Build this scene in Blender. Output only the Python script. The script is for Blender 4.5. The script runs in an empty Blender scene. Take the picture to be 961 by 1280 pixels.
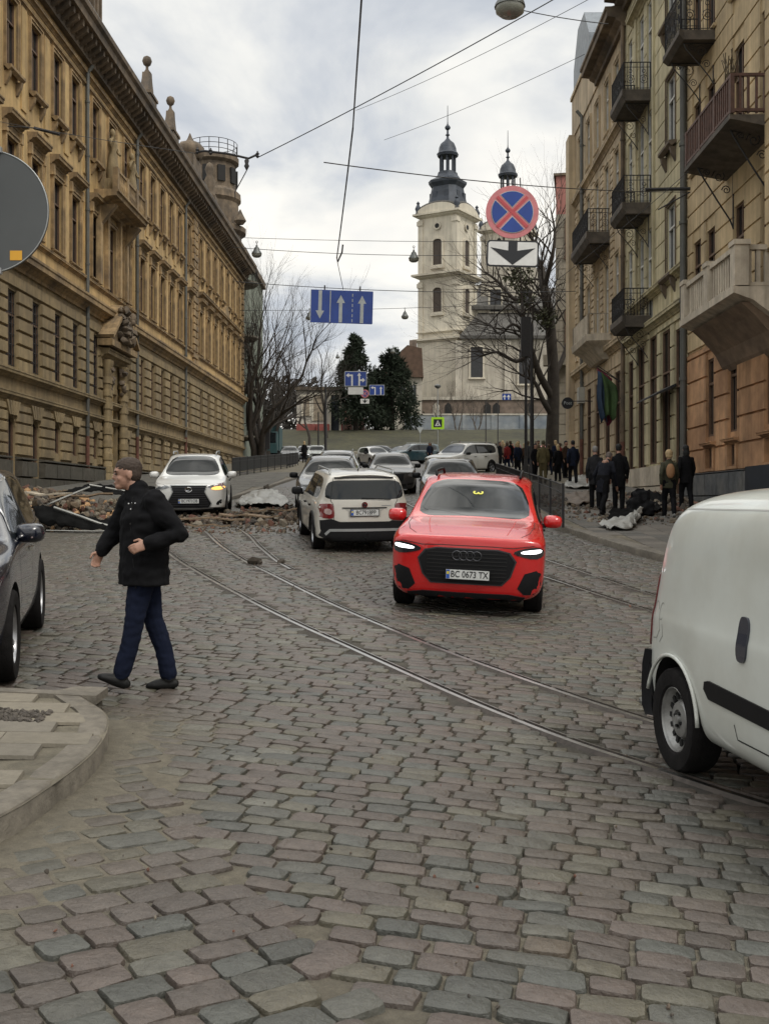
import bpy, bmesh, math, random
from mathutils import Vector, Matrix, Euler, noise
from mathutils.bvhtree import BVHTree
R = math.radians
random.seed(7)
SC = bpy.context.scene
COL = SC.collection
# ---------------------------------------------------------------- camera
F, CX, HY, EZ = 1350.0, 480.5, 628.0, 1.6        # focal length in photo pixels, axis, horizon row, eye height
cam = bpy.data.cameras.new('camera'); camo = bpy.data.objects.new('camera', cam); COL.objects.link(camo)
camo.location = (0, 0, EZ); camo.rotation_euler = (R(90), 0, 0)
cam.sensor_fit = 'VERTICAL'; cam.sensor_height = 36; cam.lens = 36 * F / 1280
cam.shift_y = -(640 - HY) / 1280; cam.clip_end = 3000; cam.clip_start = .05
SC.camera = camo
# ---------------------------------------------------------------- sky and sun (bright overcast with thin gaps)
w = bpy.data.worlds.new('World'); SC.world = w; w.use_nodes = True
nt = w.node_tree; nt.nodes.clear(); N = nt.nodes.new; LK = nt.links.new
SUN_EL, SUN_AZ = 50, 135         # degrees; sun behind cloud, high behind the camera to the right
out = N('ShaderNodeOutputWorld'); bg = N('ShaderNodeBackground'); LK(bg.outputs[0], out.inputs[0])
sky = N('ShaderNodeTexSky'); sky.sky_type = 'NISHITA'; sky.sun_disc = False
sky.sun_elevation = R(SUN_EL); sky.sun_rotation = R(SUN_AZ); sky.air_density = 1.0; sky.dust_density = 1.5
tc = N('ShaderNodeTexCoord'); sep = N('ShaderNodeSeparateXYZ'); LK(tc.outputs['Generated'], sep.inputs[0])
def mth(op, a, b=None, clamp=False):
    n = N('ShaderNodeMath'); n.operation = op; n.use_clamp = clamp
    for i, q in enumerate((a, b)):
        if q is None: continue
        if isinstance(q, (int, float)): n.inputs[i].default_value = q
        else: LK(q, n.inputs[i])
    return n.outputs[0]
zz = mth('ADD', mth('MAXIMUM', sep.outputs[2], 0.0), 0.22)
cmb = N('ShaderNodeCombineXYZ'); LK(mth('DIVIDE', sep.outputs[0], zz), cmb.inputs[0]); LK(mth('DIVIDE', sep.outputs[1], zz), cmb.inputs[1])
def nz(scale, det, rough, dist, off):
    mp = N('ShaderNodeMapping'); mp.inputs['Location'].default_value = off; LK(cmb.outputs[0], mp.inputs[0])
    n = N('ShaderNodeTexNoise'); n.inputs['Scale'].default_value = scale; n.inputs['Detail'].default_value = det
    n.inputs['Roughness'].default_value = rough; n.inputs['Distortion'].default_value = dist
    LK(mp.outputs[0], n.inputs['Vector']); return n.outputs['Fac']
def ramp(fac, stops):
    r = N('ShaderNodeValToRGB'); LK(fac, r.inputs[0]); e = r.color_ramp.elements
    while len(e) < len(stops): e.new(.5)
    for q, (p, c) in zip(e, stops): q.position = p; q.color = (*c, 1)
    return r.outputs[0]
def mixc(fac, a, b):
    m = N('ShaderNodeMix'); m.data_type = 'RGBA'
    if isinstance(fac, (int, float)): m.inputs[0].default_value = fac
    else: LK(fac, m.inputs[0])
    for i, q in ((6, a), (7, b)):
        if isinstance(q, tuple): m.inputs[i].default_value = (*q, 1)
        else: LK(q, m.inputs[i])
    return m.outputs[2]
cl = ramp(nz(1.5, 7, .55, .35, (3.1, 1.7, 0)), [(.31, (.47, .52, .60)), (.41, (.68, .71, .75)), (.49, (.92, .92, .89)), (.58, (1.08, 1.05, .98))])
cover = ramp(nz(1.1, 5, .6, .2, (7.7, 4.2, 0)), [(.28, (.75,)*3), (.42, (1,)*3)])
skys = N('ShaderNodeVectorMath'); skys.operation = 'SCALE'; LK(sky.outputs[0], skys.inputs[0]); skys.inputs[3].default_value = .10
allc = mixc(cover, skys.outputs[0], cl)
# an overcast sky is brighter overhead, where the cloud is thinner
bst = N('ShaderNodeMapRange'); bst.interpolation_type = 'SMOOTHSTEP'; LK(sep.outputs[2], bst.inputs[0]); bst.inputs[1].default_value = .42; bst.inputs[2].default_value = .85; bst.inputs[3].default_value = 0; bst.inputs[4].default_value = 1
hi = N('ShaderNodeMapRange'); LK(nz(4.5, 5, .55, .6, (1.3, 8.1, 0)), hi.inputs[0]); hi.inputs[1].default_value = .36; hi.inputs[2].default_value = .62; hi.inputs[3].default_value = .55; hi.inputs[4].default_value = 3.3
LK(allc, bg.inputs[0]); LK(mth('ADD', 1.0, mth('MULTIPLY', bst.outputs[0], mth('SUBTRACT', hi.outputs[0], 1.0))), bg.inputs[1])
sun = bpy.data.lights.new('sun', 'SUN'); suno = bpy.data.objects.new('sun', sun); COL.objects.link(suno)
sun.energy = 1.5; sun.angle = R(16); sun.color = (1, .95, .86)
az = R(SUN_AZ); suno.rotation_euler = (R(90 - SUN_EL), 0, -az + math.pi)   # light comes from the azimuth of the sky's sun
SC.view_settings.view_transform = 'Standard'; SC.view_settings.look = 'None'; SC.view_settings.gamma = 1
SC.view_settings.exposure = 0.0
SC.cycles.max_bounces = 6
# ---------------------------------------------------------------- helpers
def tag(o, label=None, cat=None, group=None, kind=None):
    if label: o['label'] = label
    if cat: o['category'] = cat
    if group: o['group'] = group
    if kind: o['kind'] = kind
    return o
def empty(name, loc=(0, 0, 0), rz=0, label=None, cat=None, group=None, rot=None):
    o = bpy.data.objects.new(name, None); COL.objects.link(o); o.location = loc
    o.rotation_euler = rot if rot else (0, 0, rz); o.empty_display_size = .2
    return tag(o, label, cat, group)
def copy_tree(o, parent=None):
    c = o.copy(); COL.objects.link(c)
    if parent: c.parent = parent
    for ch in list(o.children): copy_tree(ch, c)
    return c
class MB:
    """collects shapes into one mesh"""
    def __init__(s): s.v = []; s.f = []; s.m = []; s.cur = 0
    def add(s, vs, fs):
        b = len(s.v); s.v += [tuple(q) for q in vs]
        for q in fs: s.f.append([b + i for i in q]); s.m.append(s.cur)
        return s
    def box(s, x0, x1, y0, y1, z0, z1):
        return s.add([(x0,y0,z0),(x1,y0,z0),(x1,y1,z0),(x0,y1,z0),(x0,y0,z1),(x1,y0,z1),(x1,y1,z1),(x0,y1,z1)],
              [(0,3,2,1),(4,5,6,7),(0,1,5,4),(1,2,6,5),(2,3,7,6),(3,0,4,7)])
    def rbox(s, c, size, rot=(0, 0, 0)):
        M = Euler(rot).to_matrix(); c = Vector(c); a, b, d = [q / 2 for q in size]
        P = [M @ Vector(p) + c for p in [(-a,-b,-d),(a,-b,-d),(a,b,-d),(-a,b,-d),(-a,-b,d),(a,-b,d),(a,b,d),(-a,b,d)]]
        return s.add(P, [(0,3,2,1),(4,5,6,7),(0,1,5,4),(1,2,6,5),(2,3,7,6),(3,0,4,7)])
    def tube(s, pts, r, n=6, cap=True):
        pts = [Vector(p) for p in pts]; rs = r if isinstance(r, (list, tuple)) else [r] * len(pts)
        b = len(s.v); up = Vector((0, 0, 1)); prev = None
        for i, p in enumerate(pts):
            t = (pts[min(i + 1, len(pts) - 1)] - pts[max(i - 1, 0)])
            t = t.normalized() if t.length > 1e-9 else Vector((0, 0, 1))
            if prev is None:
                a = t.cross(up if abs(t.z) < .9 else Vector((1, 0, 0))).normalized()
            else:
                a = (prev - t * prev.dot(t)); a = a.normalized() if a.length > 1e-6 else t.orthogonal().normalized()
            prev = a; c = t.cross(a)
            for k in range(n):
                th = 2 * math.pi * k / n
                s.v.append(tuple(p + (a * math.cos(th) + c * math.sin(th)) * rs[i]))
        for i in range(len(pts) - 1):
            for k in range(n):
                k2 = (k + 1) % n
                s.f.append([b + i*n + k, b + i*n + k2, b + (i+1)*n + k2, b + (i+1)*n + k]); s.m.append(s.cur)
        if cap:
            s.f.append([b + k for k in reversed(range(n))]); s.m.append(s.cur)
            e = b + (len(pts) - 1) * n; s.f.append([e + k for k in range(n)]); s.m.append(s.cur)
        return s
    def lathe(s, prof, c=(0, 0, 0), n=16, axis='z', cap=True, ph=0):
        b = len(s.v)
        for (r, h) in prof:
            for k in range(n):
                th = 2 * math.pi * (k + ph) / n; x, y = r * math.cos(th), r * math.sin(th)
                p = (x, y, h) if axis == 'z' else ((x, h, y) if axis == 'y' else (h, x, y))
                s.v.append((p[0] + c[0], p[1] + c[1], p[2] + c[2]))
        for i in range(len(prof) - 1):
            for k in range(n):
                k2 = (k + 1) % n
                s.f.append([b + i*n + k, b + i*n + k2, b + (i+1)*n + k2, b + (i+1)*n + k]); s.m.append(s.cur)
        if cap:
            s.f.append([b + k for k in reversed(range(n))]); s.m.append(s.cur)
            e = b + (len(prof) - 1) * n; s.f.append([e + k for k in range(n)]); s.m.append(s.cur)
        return s
    def loft(s, rings, closed=True, cap=True):
        b = len(s.v); n = len(rings[0])
        for rg in rings: s.v += [tuple(p) for p in rg]
        for i in range(len(rings) - 1):
            for k in range(n if closed else n - 1):
                k2 = (k + 1) % n
                s.f.append([b + i*n + k, b + i*n + k2, b + (i+1)*n + k2, b + (i+1)*n + k]); s.m.append(s.cur)
        if cap and closed:
            s.f.append([b + k for k in reversed(range(n))]); s.m.append(s.cur)
            e = b + (len(rings) - 1) * n; s.f.append([e + k for k in range(n)]); s.m.append(s.cur)
        return s
    def prism(s, poly, y0, y1, plane='xz'):
        """polygon in a plane, extruded along the third axis"""
        n = len(poly)
        def P(a, b, t): return {'xz': (a, t, b), 'xy': (a, b, t), 'yz': (t, a, b)}[plane]
        b = len(s.v)
        for t in (y0, y1):
            for p in poly: s.v.append(P(p[0], p[1], t))
        s.f.append([b + k for k in range(n)]); s.m.append(s.cur)
        s.f.append([b + n + k for k in reversed(range(n))]); s.m.append(s.cur)
        for k in range(n):
            k2 = (k + 1) % n; s.f.append([b + k2, b + k, b + n + k, b + n + k2]); s.m.append(s.cur)
        return s
    def rock(s, c, r, sq=(1, 1, 1), rng=random):
        g = (1 + 5 ** .5) / 2
        V = [(-1,g,0),(1,g,0),(-1,-g,0),(1,-g,0),(0,-1,g),(0,1,g),(0,-1,-g),(0,1,-g),(g,0,-1),(g,0,1),(-g,0,-1),(-g,0,1)]
        Fc = [(0,11,5),(0,5,1),(0,1,7),(0,7,10),(0,10,11),(1,5,9),(5,11,4),(11,10,2),(10,7,6),(7,1,8),(3,9,4),(3,4,2),(3,2,6),(3,6,8),(3,8,9),(4,9,5),(2,4,11),(6,2,10),(8,6,7),(9,8,1)]
        M = Euler((rng.random()*6, rng.random()*6, rng.random()*6)).to_matrix(); Q = []
        for p in V:
            q = Vector(p) * (r / 1.9) * rng.uniform(.7, 1.15); q = Vector((q.x*sq[0], q.y*sq[1], q.z*sq[2])); q = M @ q
            Q.append((q.x + c[0], q.y + c[1], q.z + c[2]))
        return s.add(Q, Fc)
    def mesh(s, name, mats, smooth=False, fix=True):
        me = bpy.data.meshes.new(name); me.from_pydata(s.v, [], s.f)
        for q in (mats if isinstance(mats, (list, tuple)) else [mats]): me.materials.append(q)
        me.polygons.foreach_set('material_index', s.m)
        if smooth: me.polygons.foreach_set('use_smooth', [True] * len(s.f))
        if fix:
            bm = bmesh.new(); bm.from_mesh(me); bmesh.ops.recalc_face_normals(bm, faces=bm.faces); bm.to_mesh(me); bm.free()
        me.update(); return me
    def build(s, name, mats, parent=None, smooth=False, loc=None, rot=None, fix=True, auto=None):
        me = s.mesh(name, mats, smooth or auto is not None, fix)
        if auto is not None: me.set_sharp_from_angle(angle=R(auto))
        return link(name, me, parent, loc, rot)
def link(name, me, parent=None, loc=None, rot=None):
    o = bpy.data.objects.new(name, me); COL.objects.link(o)
    if parent: o.parent = parent
    if loc: o.location = loc
    if rot: o.rotation_euler = rot
    return o
def evald(o):
    """mesh of an object with its modifiers applied"""
    dg = bpy.context.evaluated_depsgraph_get(); e = o.evaluated_get(dg)
    me = bpy.data.meshes.new_from_object(e); return me
def text_mesh(txt, size, mat_, depth=.002, bold=0.0):
    cu = bpy.data.curves.new('t', 'FONT'); cu.body = txt; cu.size = size; cu.align_x = 'CENTER'; cu.align_y = 'CENTER'
    cu.extrude = depth; cu.offset = bold; cu.resolution_u = 3
    o = bpy.data.objects.new('t', cu); COL.objects.link(o); me = evald(o); bpy.data.objects.remove(o); bpy.data.curves.remove(cu)
    me.materials.clear(); me.materials.append(mat_); return me
# ---------------------------------------------------------------- materials
MATS = {}
def mat(name, col, rough=.7, metal=0, var=.12, scale=3.0, var2=0.0, scale2=.35, bump=0.0, bscale=25, coat=0, streak=0.0,
        emit=None, estr=0, spec=.5, dirt=None, dirtz=None, alpha=None):
    if name in MATS: return MATS[name]
    m = bpy.data.materials.new(name); m.use_nodes = True; t = m.node_tree; b = t.nodes['Principled BSDF']
    n_ = t.nodes.new; l_ = t.links.new
    b.inputs['Roughness'].default_value = rough; b.inputs['Metallic'].default_value = metal
    b.inputs['Coat Weight'].default_value = coat; b.inputs['Coat Roughness'].default_value = .04
    b.inputs['Specular IOR Level'].default_value = spec
    b.inputs['Base Color'].default_value = (*col, 1)
    if emit: b.inputs['Emission Color'].default_value = (*emit, 1); b.inputs['Emission Strength'].default_value = estr
    tcn = n_('ShaderNodeTexCoord')
    cur = None
    def nse(sc, vec=None, det=5):
        n = n_('ShaderNodeTexNoise'); n.inputs['Scale'].default_value = sc; n.inputs['Detail'].default_value = det; n.inputs['Roughness'].default_value = .6
        l_(vec if vec else tcn.outputs['Object'], n.inputs['Vector']); return n.outputs['Fac']
    def mul(src, fac, lo, hi, p0=.35, p1=.65):
        r = n_('ShaderNodeMapRange'); l_(fac, r.inputs[0]); r.inputs[1].default_value = p0; r.inputs[2].default_value = p1
        r.inputs[3].default_value = lo; r.inputs[4].default_value = hi
        v = n_('ShaderNodeVectorMath'); v.operation = 'SCALE'
        if isinstance(src, tuple): v.inputs[0].default_value = src
        else: l_(src, v.inputs[0])
        l_(r.outputs[0], v.inputs[3]); return v.outputs[0]
    cur = tuple(col)
    if var: cur = mul(cur, nse(scale), 1 - var, 1 + var)
    if var2: cur = mul(cur, nse(scale2), 1 - var2, 1 + var2)
    if streak:
        mp = n_('ShaderNodeMapping'); mp.inputs['Scale'].default_value = (2.2, 2.2, .12); l_(tcn.outputs['Object'], mp.inputs[0])
        cur = mul(cur, nse(1.3, mp.outputs[0]), 1 - streak, 1.04, .38, .58)
    if dirt:      # soiling colour mixed in by a patchy noise
        mx = n_('ShaderNodeMix'); mx.data_type = 'RGBA'
        r = n_('ShaderNodeMapRange'); l_(nse(dirt[2] if len(dirt) > 2 else .8), r.inputs[0]); r.inputs[1].default_value = .45; r.inputs[2].default_value = .7
        r.inputs[4].default_value = dirt[1]; l_(r.outputs[0], mx.inputs[0])
        if isinstance(cur, tuple): mx.inputs[6].default_value = (*cur, 1)
        else: l_(cur, mx.inputs[6])
        mx.inputs[7].default_value = (*dirt[0], 1); cur = mx.outputs[2]
    if not isinstance(cur, tuple): l_(cur, b.inputs['Base Color'])
    if bump:
        bp = n_('ShaderNodeBump'); bp.inputs['Strength'].default_value = min(1, bump); bp.inputs['Distance'].default_value = .02
        l_(nse(bscale), bp.inputs['Height']); l_(bp.outputs[0], b.inputs['Normal'])
    MATS[name] = m; return m
def facemat(name, rough=.6, spec=.5, bump=0.3, bscale=40, var=.12, scale=14):
    """colour comes from the mesh's own 'tint' attribute (each stone its own stone colour)"""
    m = mat(name, (.5, .5, .5), rough, var=0, spec=spec, bump=bump, bscale=bscale); t = m.node_tree; b = t.nodes['Principled BSDF']
    a = t.nodes.new('ShaderNodeAttribute'); a.attribute_name = 'tint'
    n = t.nodes.new('ShaderNodeTexNoise'); n.inputs['Scale'].default_value = scale; n.inputs['Detail'].default_value = 6; n.inputs['Roughness'].default_value = .7
    tc_ = t.nodes.new('ShaderNodeTexCoord'); t.links.new(tc_.outputs['Object'], n.inputs['Vector'])
    r = t.nodes.new('ShaderNodeMapRange'); t.links.new(n.outputs['Fac'], r.inputs[0]); r.inputs[1].default_value = .3; r.inputs[2].default_value = .7
    r.inputs[3].default_value = 1 - var * 2; r.inputs[4].default_value = 1 + var * 2
    v = t.nodes.new('ShaderNodeVectorMath'); v.operation = 'SCALE'; t.links.new(a.outputs['Color'], v.inputs[0]); t.links.new(r.outputs[0], v.inputs[3])
    t.links.new(v.outputs[0], b.inputs['Base Color']); return m
# ---------------------------------------------------------------- terrain profile (the street climbs away from the camera)
PR = [(0,-.1),(5,0),(6.75,.03),(8.2,.08),(13.5,.31),(16.5,.46),(21.4,.72),(27,1.13),(40,1.93),(67,3.5),(120,6.45),(128,7.4),(150,11.2),(195,14.5),(260,17)]
def lerp(a, b, t): return a + (b - a) * t
def base_z(Y):
    if Y <= 0: return -.1
    for (a, b), (c, d) in zip(PR, PR[1:]):
        if Y <= c: return b + (d - b) * (Y - a) / (c - a)
    return 17 + (Y - 260) * .02
def G(X, Y):
    f = min(1, max(0, (22 - Y) / 8))
    return (base_z(Y - .7) + base_z(Y) + base_z(Y + .7)) / 3 - .05 * f * max(-2.5, min(2.5, X + .5))
def P(x, y, Y):            # point of the place seen at photo pixel (x, y) at distance Y
    return Vector(((x - CX) / F * Y, Y, EZ + (HY - y) / F * Y))
def gp(x, y, dz=0):        # where the photo pixel's line of sight meets the ground
    Y = 2.0
    while Y < 250:
        if EZ + (HY - y) / F * Y <= G((x - CX) / F * Y, Y) + dz: break
        Y += .02
    return Vector(((x - CX) / F * Y, Y, G((x - CX) / F * Y, Y) + dz))
def on(X, Y, dz=0): return Vector((X, Y, G(X, Y) + dz))
def ground_frame(X, Y, fx, fy, e=1.2):
    """rotation of a thing standing on the sloping street and facing (fx, fy)"""
    l = math.hypot(fx, fy); fx, fy = fx / l, fy / l
    f = Vector((fx*2*e, fy*2*e, G(X + fx*e, Y + fy*e) - G(X - fx*e, Y - fy*e))).normalized()
    s = Vector((-fy*1.6, fx*1.6, G(X - fy*.8, Y + fx*.8) - G(X + fy*.8, Y - fx*.8))).normalized()
    u = f.cross(s).normalized(); s = u.cross(f)
    return Matrix((f, s, u)).transposed().to_euler()
def catmull(pts, n=8):
    pts = [Vector(p) for p in pts]; out_ = []
    for i in range(len(pts) - 1):
        p0, p1, p2, p3 = pts[max(i-1, 0)], pts[i], pts[i+1], pts[min(i+2, len(pts)-1)]
        for k in range(n):
            t = k / n
            out_.append(.5 * ((2*p1) + (p2-p0)*t + (2*p0-5*p1+4*p2-p3)*t*t + (3*p1-p0-3*p2+p3)*t**3))
    out_.append(pts[-1]); return out_
def inpoly(x, y, poly):
    c = False; j = len(poly) - 1
    for i in range(len(poly)):
        if (poly[i][1] > y) != (poly[j][1] > y) and x < (poly[j][0]-poly[i][0])*(y-poly[i][1])/(poly[j][1]-poly[i][1]) + poly[i][0]: c = not c
        j = i
    return c
# ================================================================ GROUND
M_grass = mat('grass', (.045, .05, .02), .9, var=.35, scale=.6, var2=.3, scale2=.08, bump=.6, bscale=6, dirt=((.09, .075, .05), .7, .25))
M_sand = mat('grit', (.125, .110, .080), .92, var=.22, scale=9, var2=.25, scale2=.9, bump=.7, bscale=60)
M_sett = facemat('sett_stone', rough=.42, spec=.5, bump=.6, bscale=35)
M_kerb = mat('kerb_stone', (.13, .115, .092), .75, var=.2, scale=12, var2=.15, scale2=1.5, bump=.5, bscale=50)
M_slab = facemat('paving_slab', rough=.85, bump=.3, bscale=60, var=.09)
M_road = mat('far_setts', (.15, .137, .125), .5, var=.25, scale=4, var2=.2, scale2=.3, bump=.6, bscale=8)
def sheet(name, xs, ys, zf, m):
    b = MB(); nx = len(xs)
    b.v = [(x, y, zf(x, y)) for y in ys for x in xs]
    for j in range(len(ys) - 1):
        for i in range(nx - 1):
            b.f.append([j*nx+i, j*nx+i+1, (j+1)*nx+i+1, (j+1)*nx+i]); b.m.append(0)
    return tag(b.build(name, m, smooth=True), kind='structure')
def frange(a, b, s):
    o = []; x = a
    while x < b - 1e-6: o.append(x); x += s
    return o + [b]
def terr(x, y):
    z = G(x, y) - .3
    if abs(x) > 20: z += (abs(x) - 20) * .01
    if y > 125 : z += .25 + .35 * noise.noise((x*.05, y*.05, 0)) + (-.035 * max(0, x + 30) if y < 0 else 0)
    if y > 320: z = 17 + (y-320) * .02 + 6 * noise.noise((x*.01, y*.01, 3))
    return z
sheet('ground', [-700, -400, -200, -120, -80] + frange(-60, 60, 3) + [80, 120, 200, 400, 700],
      [-60, -30, -10] + frange(-5, 210, 3) + [230, 260, 320, 450, 700, 1200, 2000], terr, M_grass)
# rails: the near track curves from the left-hand lane towards the lower right
RAILS = [
 [(-9.6, 42), (-7.4, 33), (-5.6, 25.5), (-3.79, 19.28), (-2.78, 16.28), (-1.86, 13.94), (-1.08, 12.15), (-.40, 10.72), (.27, 9.32), (.80, 8.26), (1.32, 7.35), (1.81, 6.66), (2.3, 5.9), (2.9, 4.9), (3.6, 3.2)],
 [(-8.0, 42), (-5.9, 31.5), (-4.01, 24.32), (-2.52, 18.86), (-1.72, 16.48), (-.83, 14.0), (0, 12.0), (.63, 10.62), (1.14, 9.63), (1.6, 8.8), (2.02, 8.1), (2.7, 7.0), (3.5, 5.4), (4.4, 3.2)],
 [(-4.9, 30), (-3.16, 24.32), (-2.44, 21.15), (-1.87, 18.59), (-1.5, 17.3)],
 [(-.9, 60), (.4, 38), (1.5, 27), (2.30, 22), (2.92, 19.28), (3.4, 17.02), (3.78, 15.3), (4.4, 12.8), (5.3, 10)],
 [(-1.9, 60), (-.6, 38), (.6, 26), (1.5, 21), (2.0, 19), (2.58, 17.02), (3.04, 15.24), (3.45, 13.8), (4.2, 11.3), (4.9, 9.5)]]
RC = [[Vector((p.x, p.y)) for p in catmull([(a, b, 0) for a, b in r], 10)] for r in RAILS]
import bisect
def rail_dist(x, y):
    best = 9
    for r in RC[:5]:
        for a, b in zip(r, r[1:]):
            if min(a.y, b.y) - .2 < y < max(a.y, b.y) + .2:
                d = b - a; t = max(0, min(1, ((x-a.x)*d.x + (y-a.y)*d.y) / max(d.length_squared, 1e-9)))
                best = min(best, math.hypot(x - a.x - d.x*t, y - a.y - d.y*t))
    return best
ISL = [(-9.5, 3.0), (-3.4, 3.0), (-2.45, 3.75), (-1.95, 4.45), (-1.72, 4.9), (-1.64, 5.4), (-1.61, 6.0), (-1.66, 6.5), (-1.76, 6.9), (-1.95, 7.25), (-2.2, 7.46), (-2.6, 7.52), (-9.5, 7.4)]
def rkerb_x(Y):      # street edge on the right
    pts = [(-5, 8.6), (8, 8.6), (14, 6.4), (17, 5.5), (19, 4.95), (21.4, 4.45), (23.6, 4.14), (24.4, 4.0), (30, 3.85), (45, 4.25), (120, 5.6)]
    for (a, b), (c, d) in zip(pts, pts[1:]):
        if Y <= c: return b + (d - b) * (Y - a) / (c - a)
    return 5.6
def lkerb_x(Y):      # street edge on the left
    pts = [(25.9, -12), (26, -6.6), (30, -5.7), (36, -5.05), (43, -4.75), (60, -4.3), (80, -4.1), (120, -4.6)]
    if Y < 26: return -13.2
    for (a, b), (c, d) in zip(pts, pts[1:]):
        if Y <= c: return b + (d - b) * (Y - a) / (c - a)
    return -4.6
def sandy(x, y):     # how deep grit lies over the stones, beside the kerb of the island and by the wall
    if y < 9.5:
        d = math.hypot(max(0, x + 1.75), max(0, y - 7.2) if y > 7.2 else (max(0, 4.6 - y)))
        a = max(0, 1 - d / .95)
    else: a = 0
    b = max(0, min(1, (-x - 4.0) / 3)) * .5 if y > 12 else 0
    return max(a, b)
def bed(x, y):
    n = noise.noise((x * 1.3, y * 1.3, 0)) * .006 + noise.noise((x * 5, y * 5, 2)) * .003
    return G(x, y) - (.022 if y < 8 else max(.011, .022-(y-8)*.003)) + n + sandy(x, y) * .028
M_bed = facemat('bedding_grit', rough=.95, bump=.7, bscale=60, var=.15)
o = sheet('street_bed', frange(-14, 9.6, .2), frange(2, 46, .2), bed, M_bed); ca = o.data.color_attributes.new('tint', 'FLOAT_COLOR', 'POINT'); q = []
for v in o.data.vertices:      # pale sand blown against the kerb and into the near joints, dark dirt in the joints further on
    x, y, _ = v.co; s = sandy(x, y); n = noise.noise((x*1.1, y*1.1, 9)); t = max(.42, min(1, s*1.6 + (.75 if y < 5 else .75-(y-5)*.16) + n*.5)); t = t if y > 24 or rail_dist(x, y) > .17 else t*.2; q += [lerp(.032, .108, t), lerp(.028, .095, t), lerp(.023, .070, t), 1]
ca.data.foreach_set('color', q)
sheet('street_bed_near', frange(-14, 9.6, 1.2), frange(-8, 2, 1), lambda x, y: G(x, y) - .012, M_sand)
# far part of the street: setts too small to see one by one, set as a pattern in the sheet's own material
def far_setts(m):
    t = m.node_tree; b = t.nodes['Principled BSDF']; n_ = t.nodes.new
    tcn = n_('ShaderNodeTexCoord'); br = n_('ShaderNodeTexBrick'); br.inputs['Scale'].default_value = 1
    br.inputs['Brick Width'].default_value = .3; br.inputs['Row Height'].default_value = .24; br.inputs['Mortar Size'].default_value = .03
    br.inputs['Color1'].default_value = (.11, .098, .09, 1); br.inputs['Color2'].default_value = (.08, .078, .075, 1); br.inputs['Mortar'].default_value = (.05, .045, .04, 1)
    t.links.new(tcn.outputs['Object'], br.inputs['Vector']); t.links.new(br.outputs['Color'], b.inputs['Base Color'])
far_setts(M_road)
sheet('street_surface_far', frange(-12, 9, 1.5), frange(45.6, 127, 2), lambda x, y: G(x, y) + .002, M_road)
sheet('cross_street', frange(-60, -12, 6) , frange(100, 127, 3), lambda x, y: G(x, y) + .006, M_road)
sheet('cross_street_right', frange(9, 60, 6) , frange(100, 127, 3), lambda x, y: G(x, y) + .006, M_road)
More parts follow.
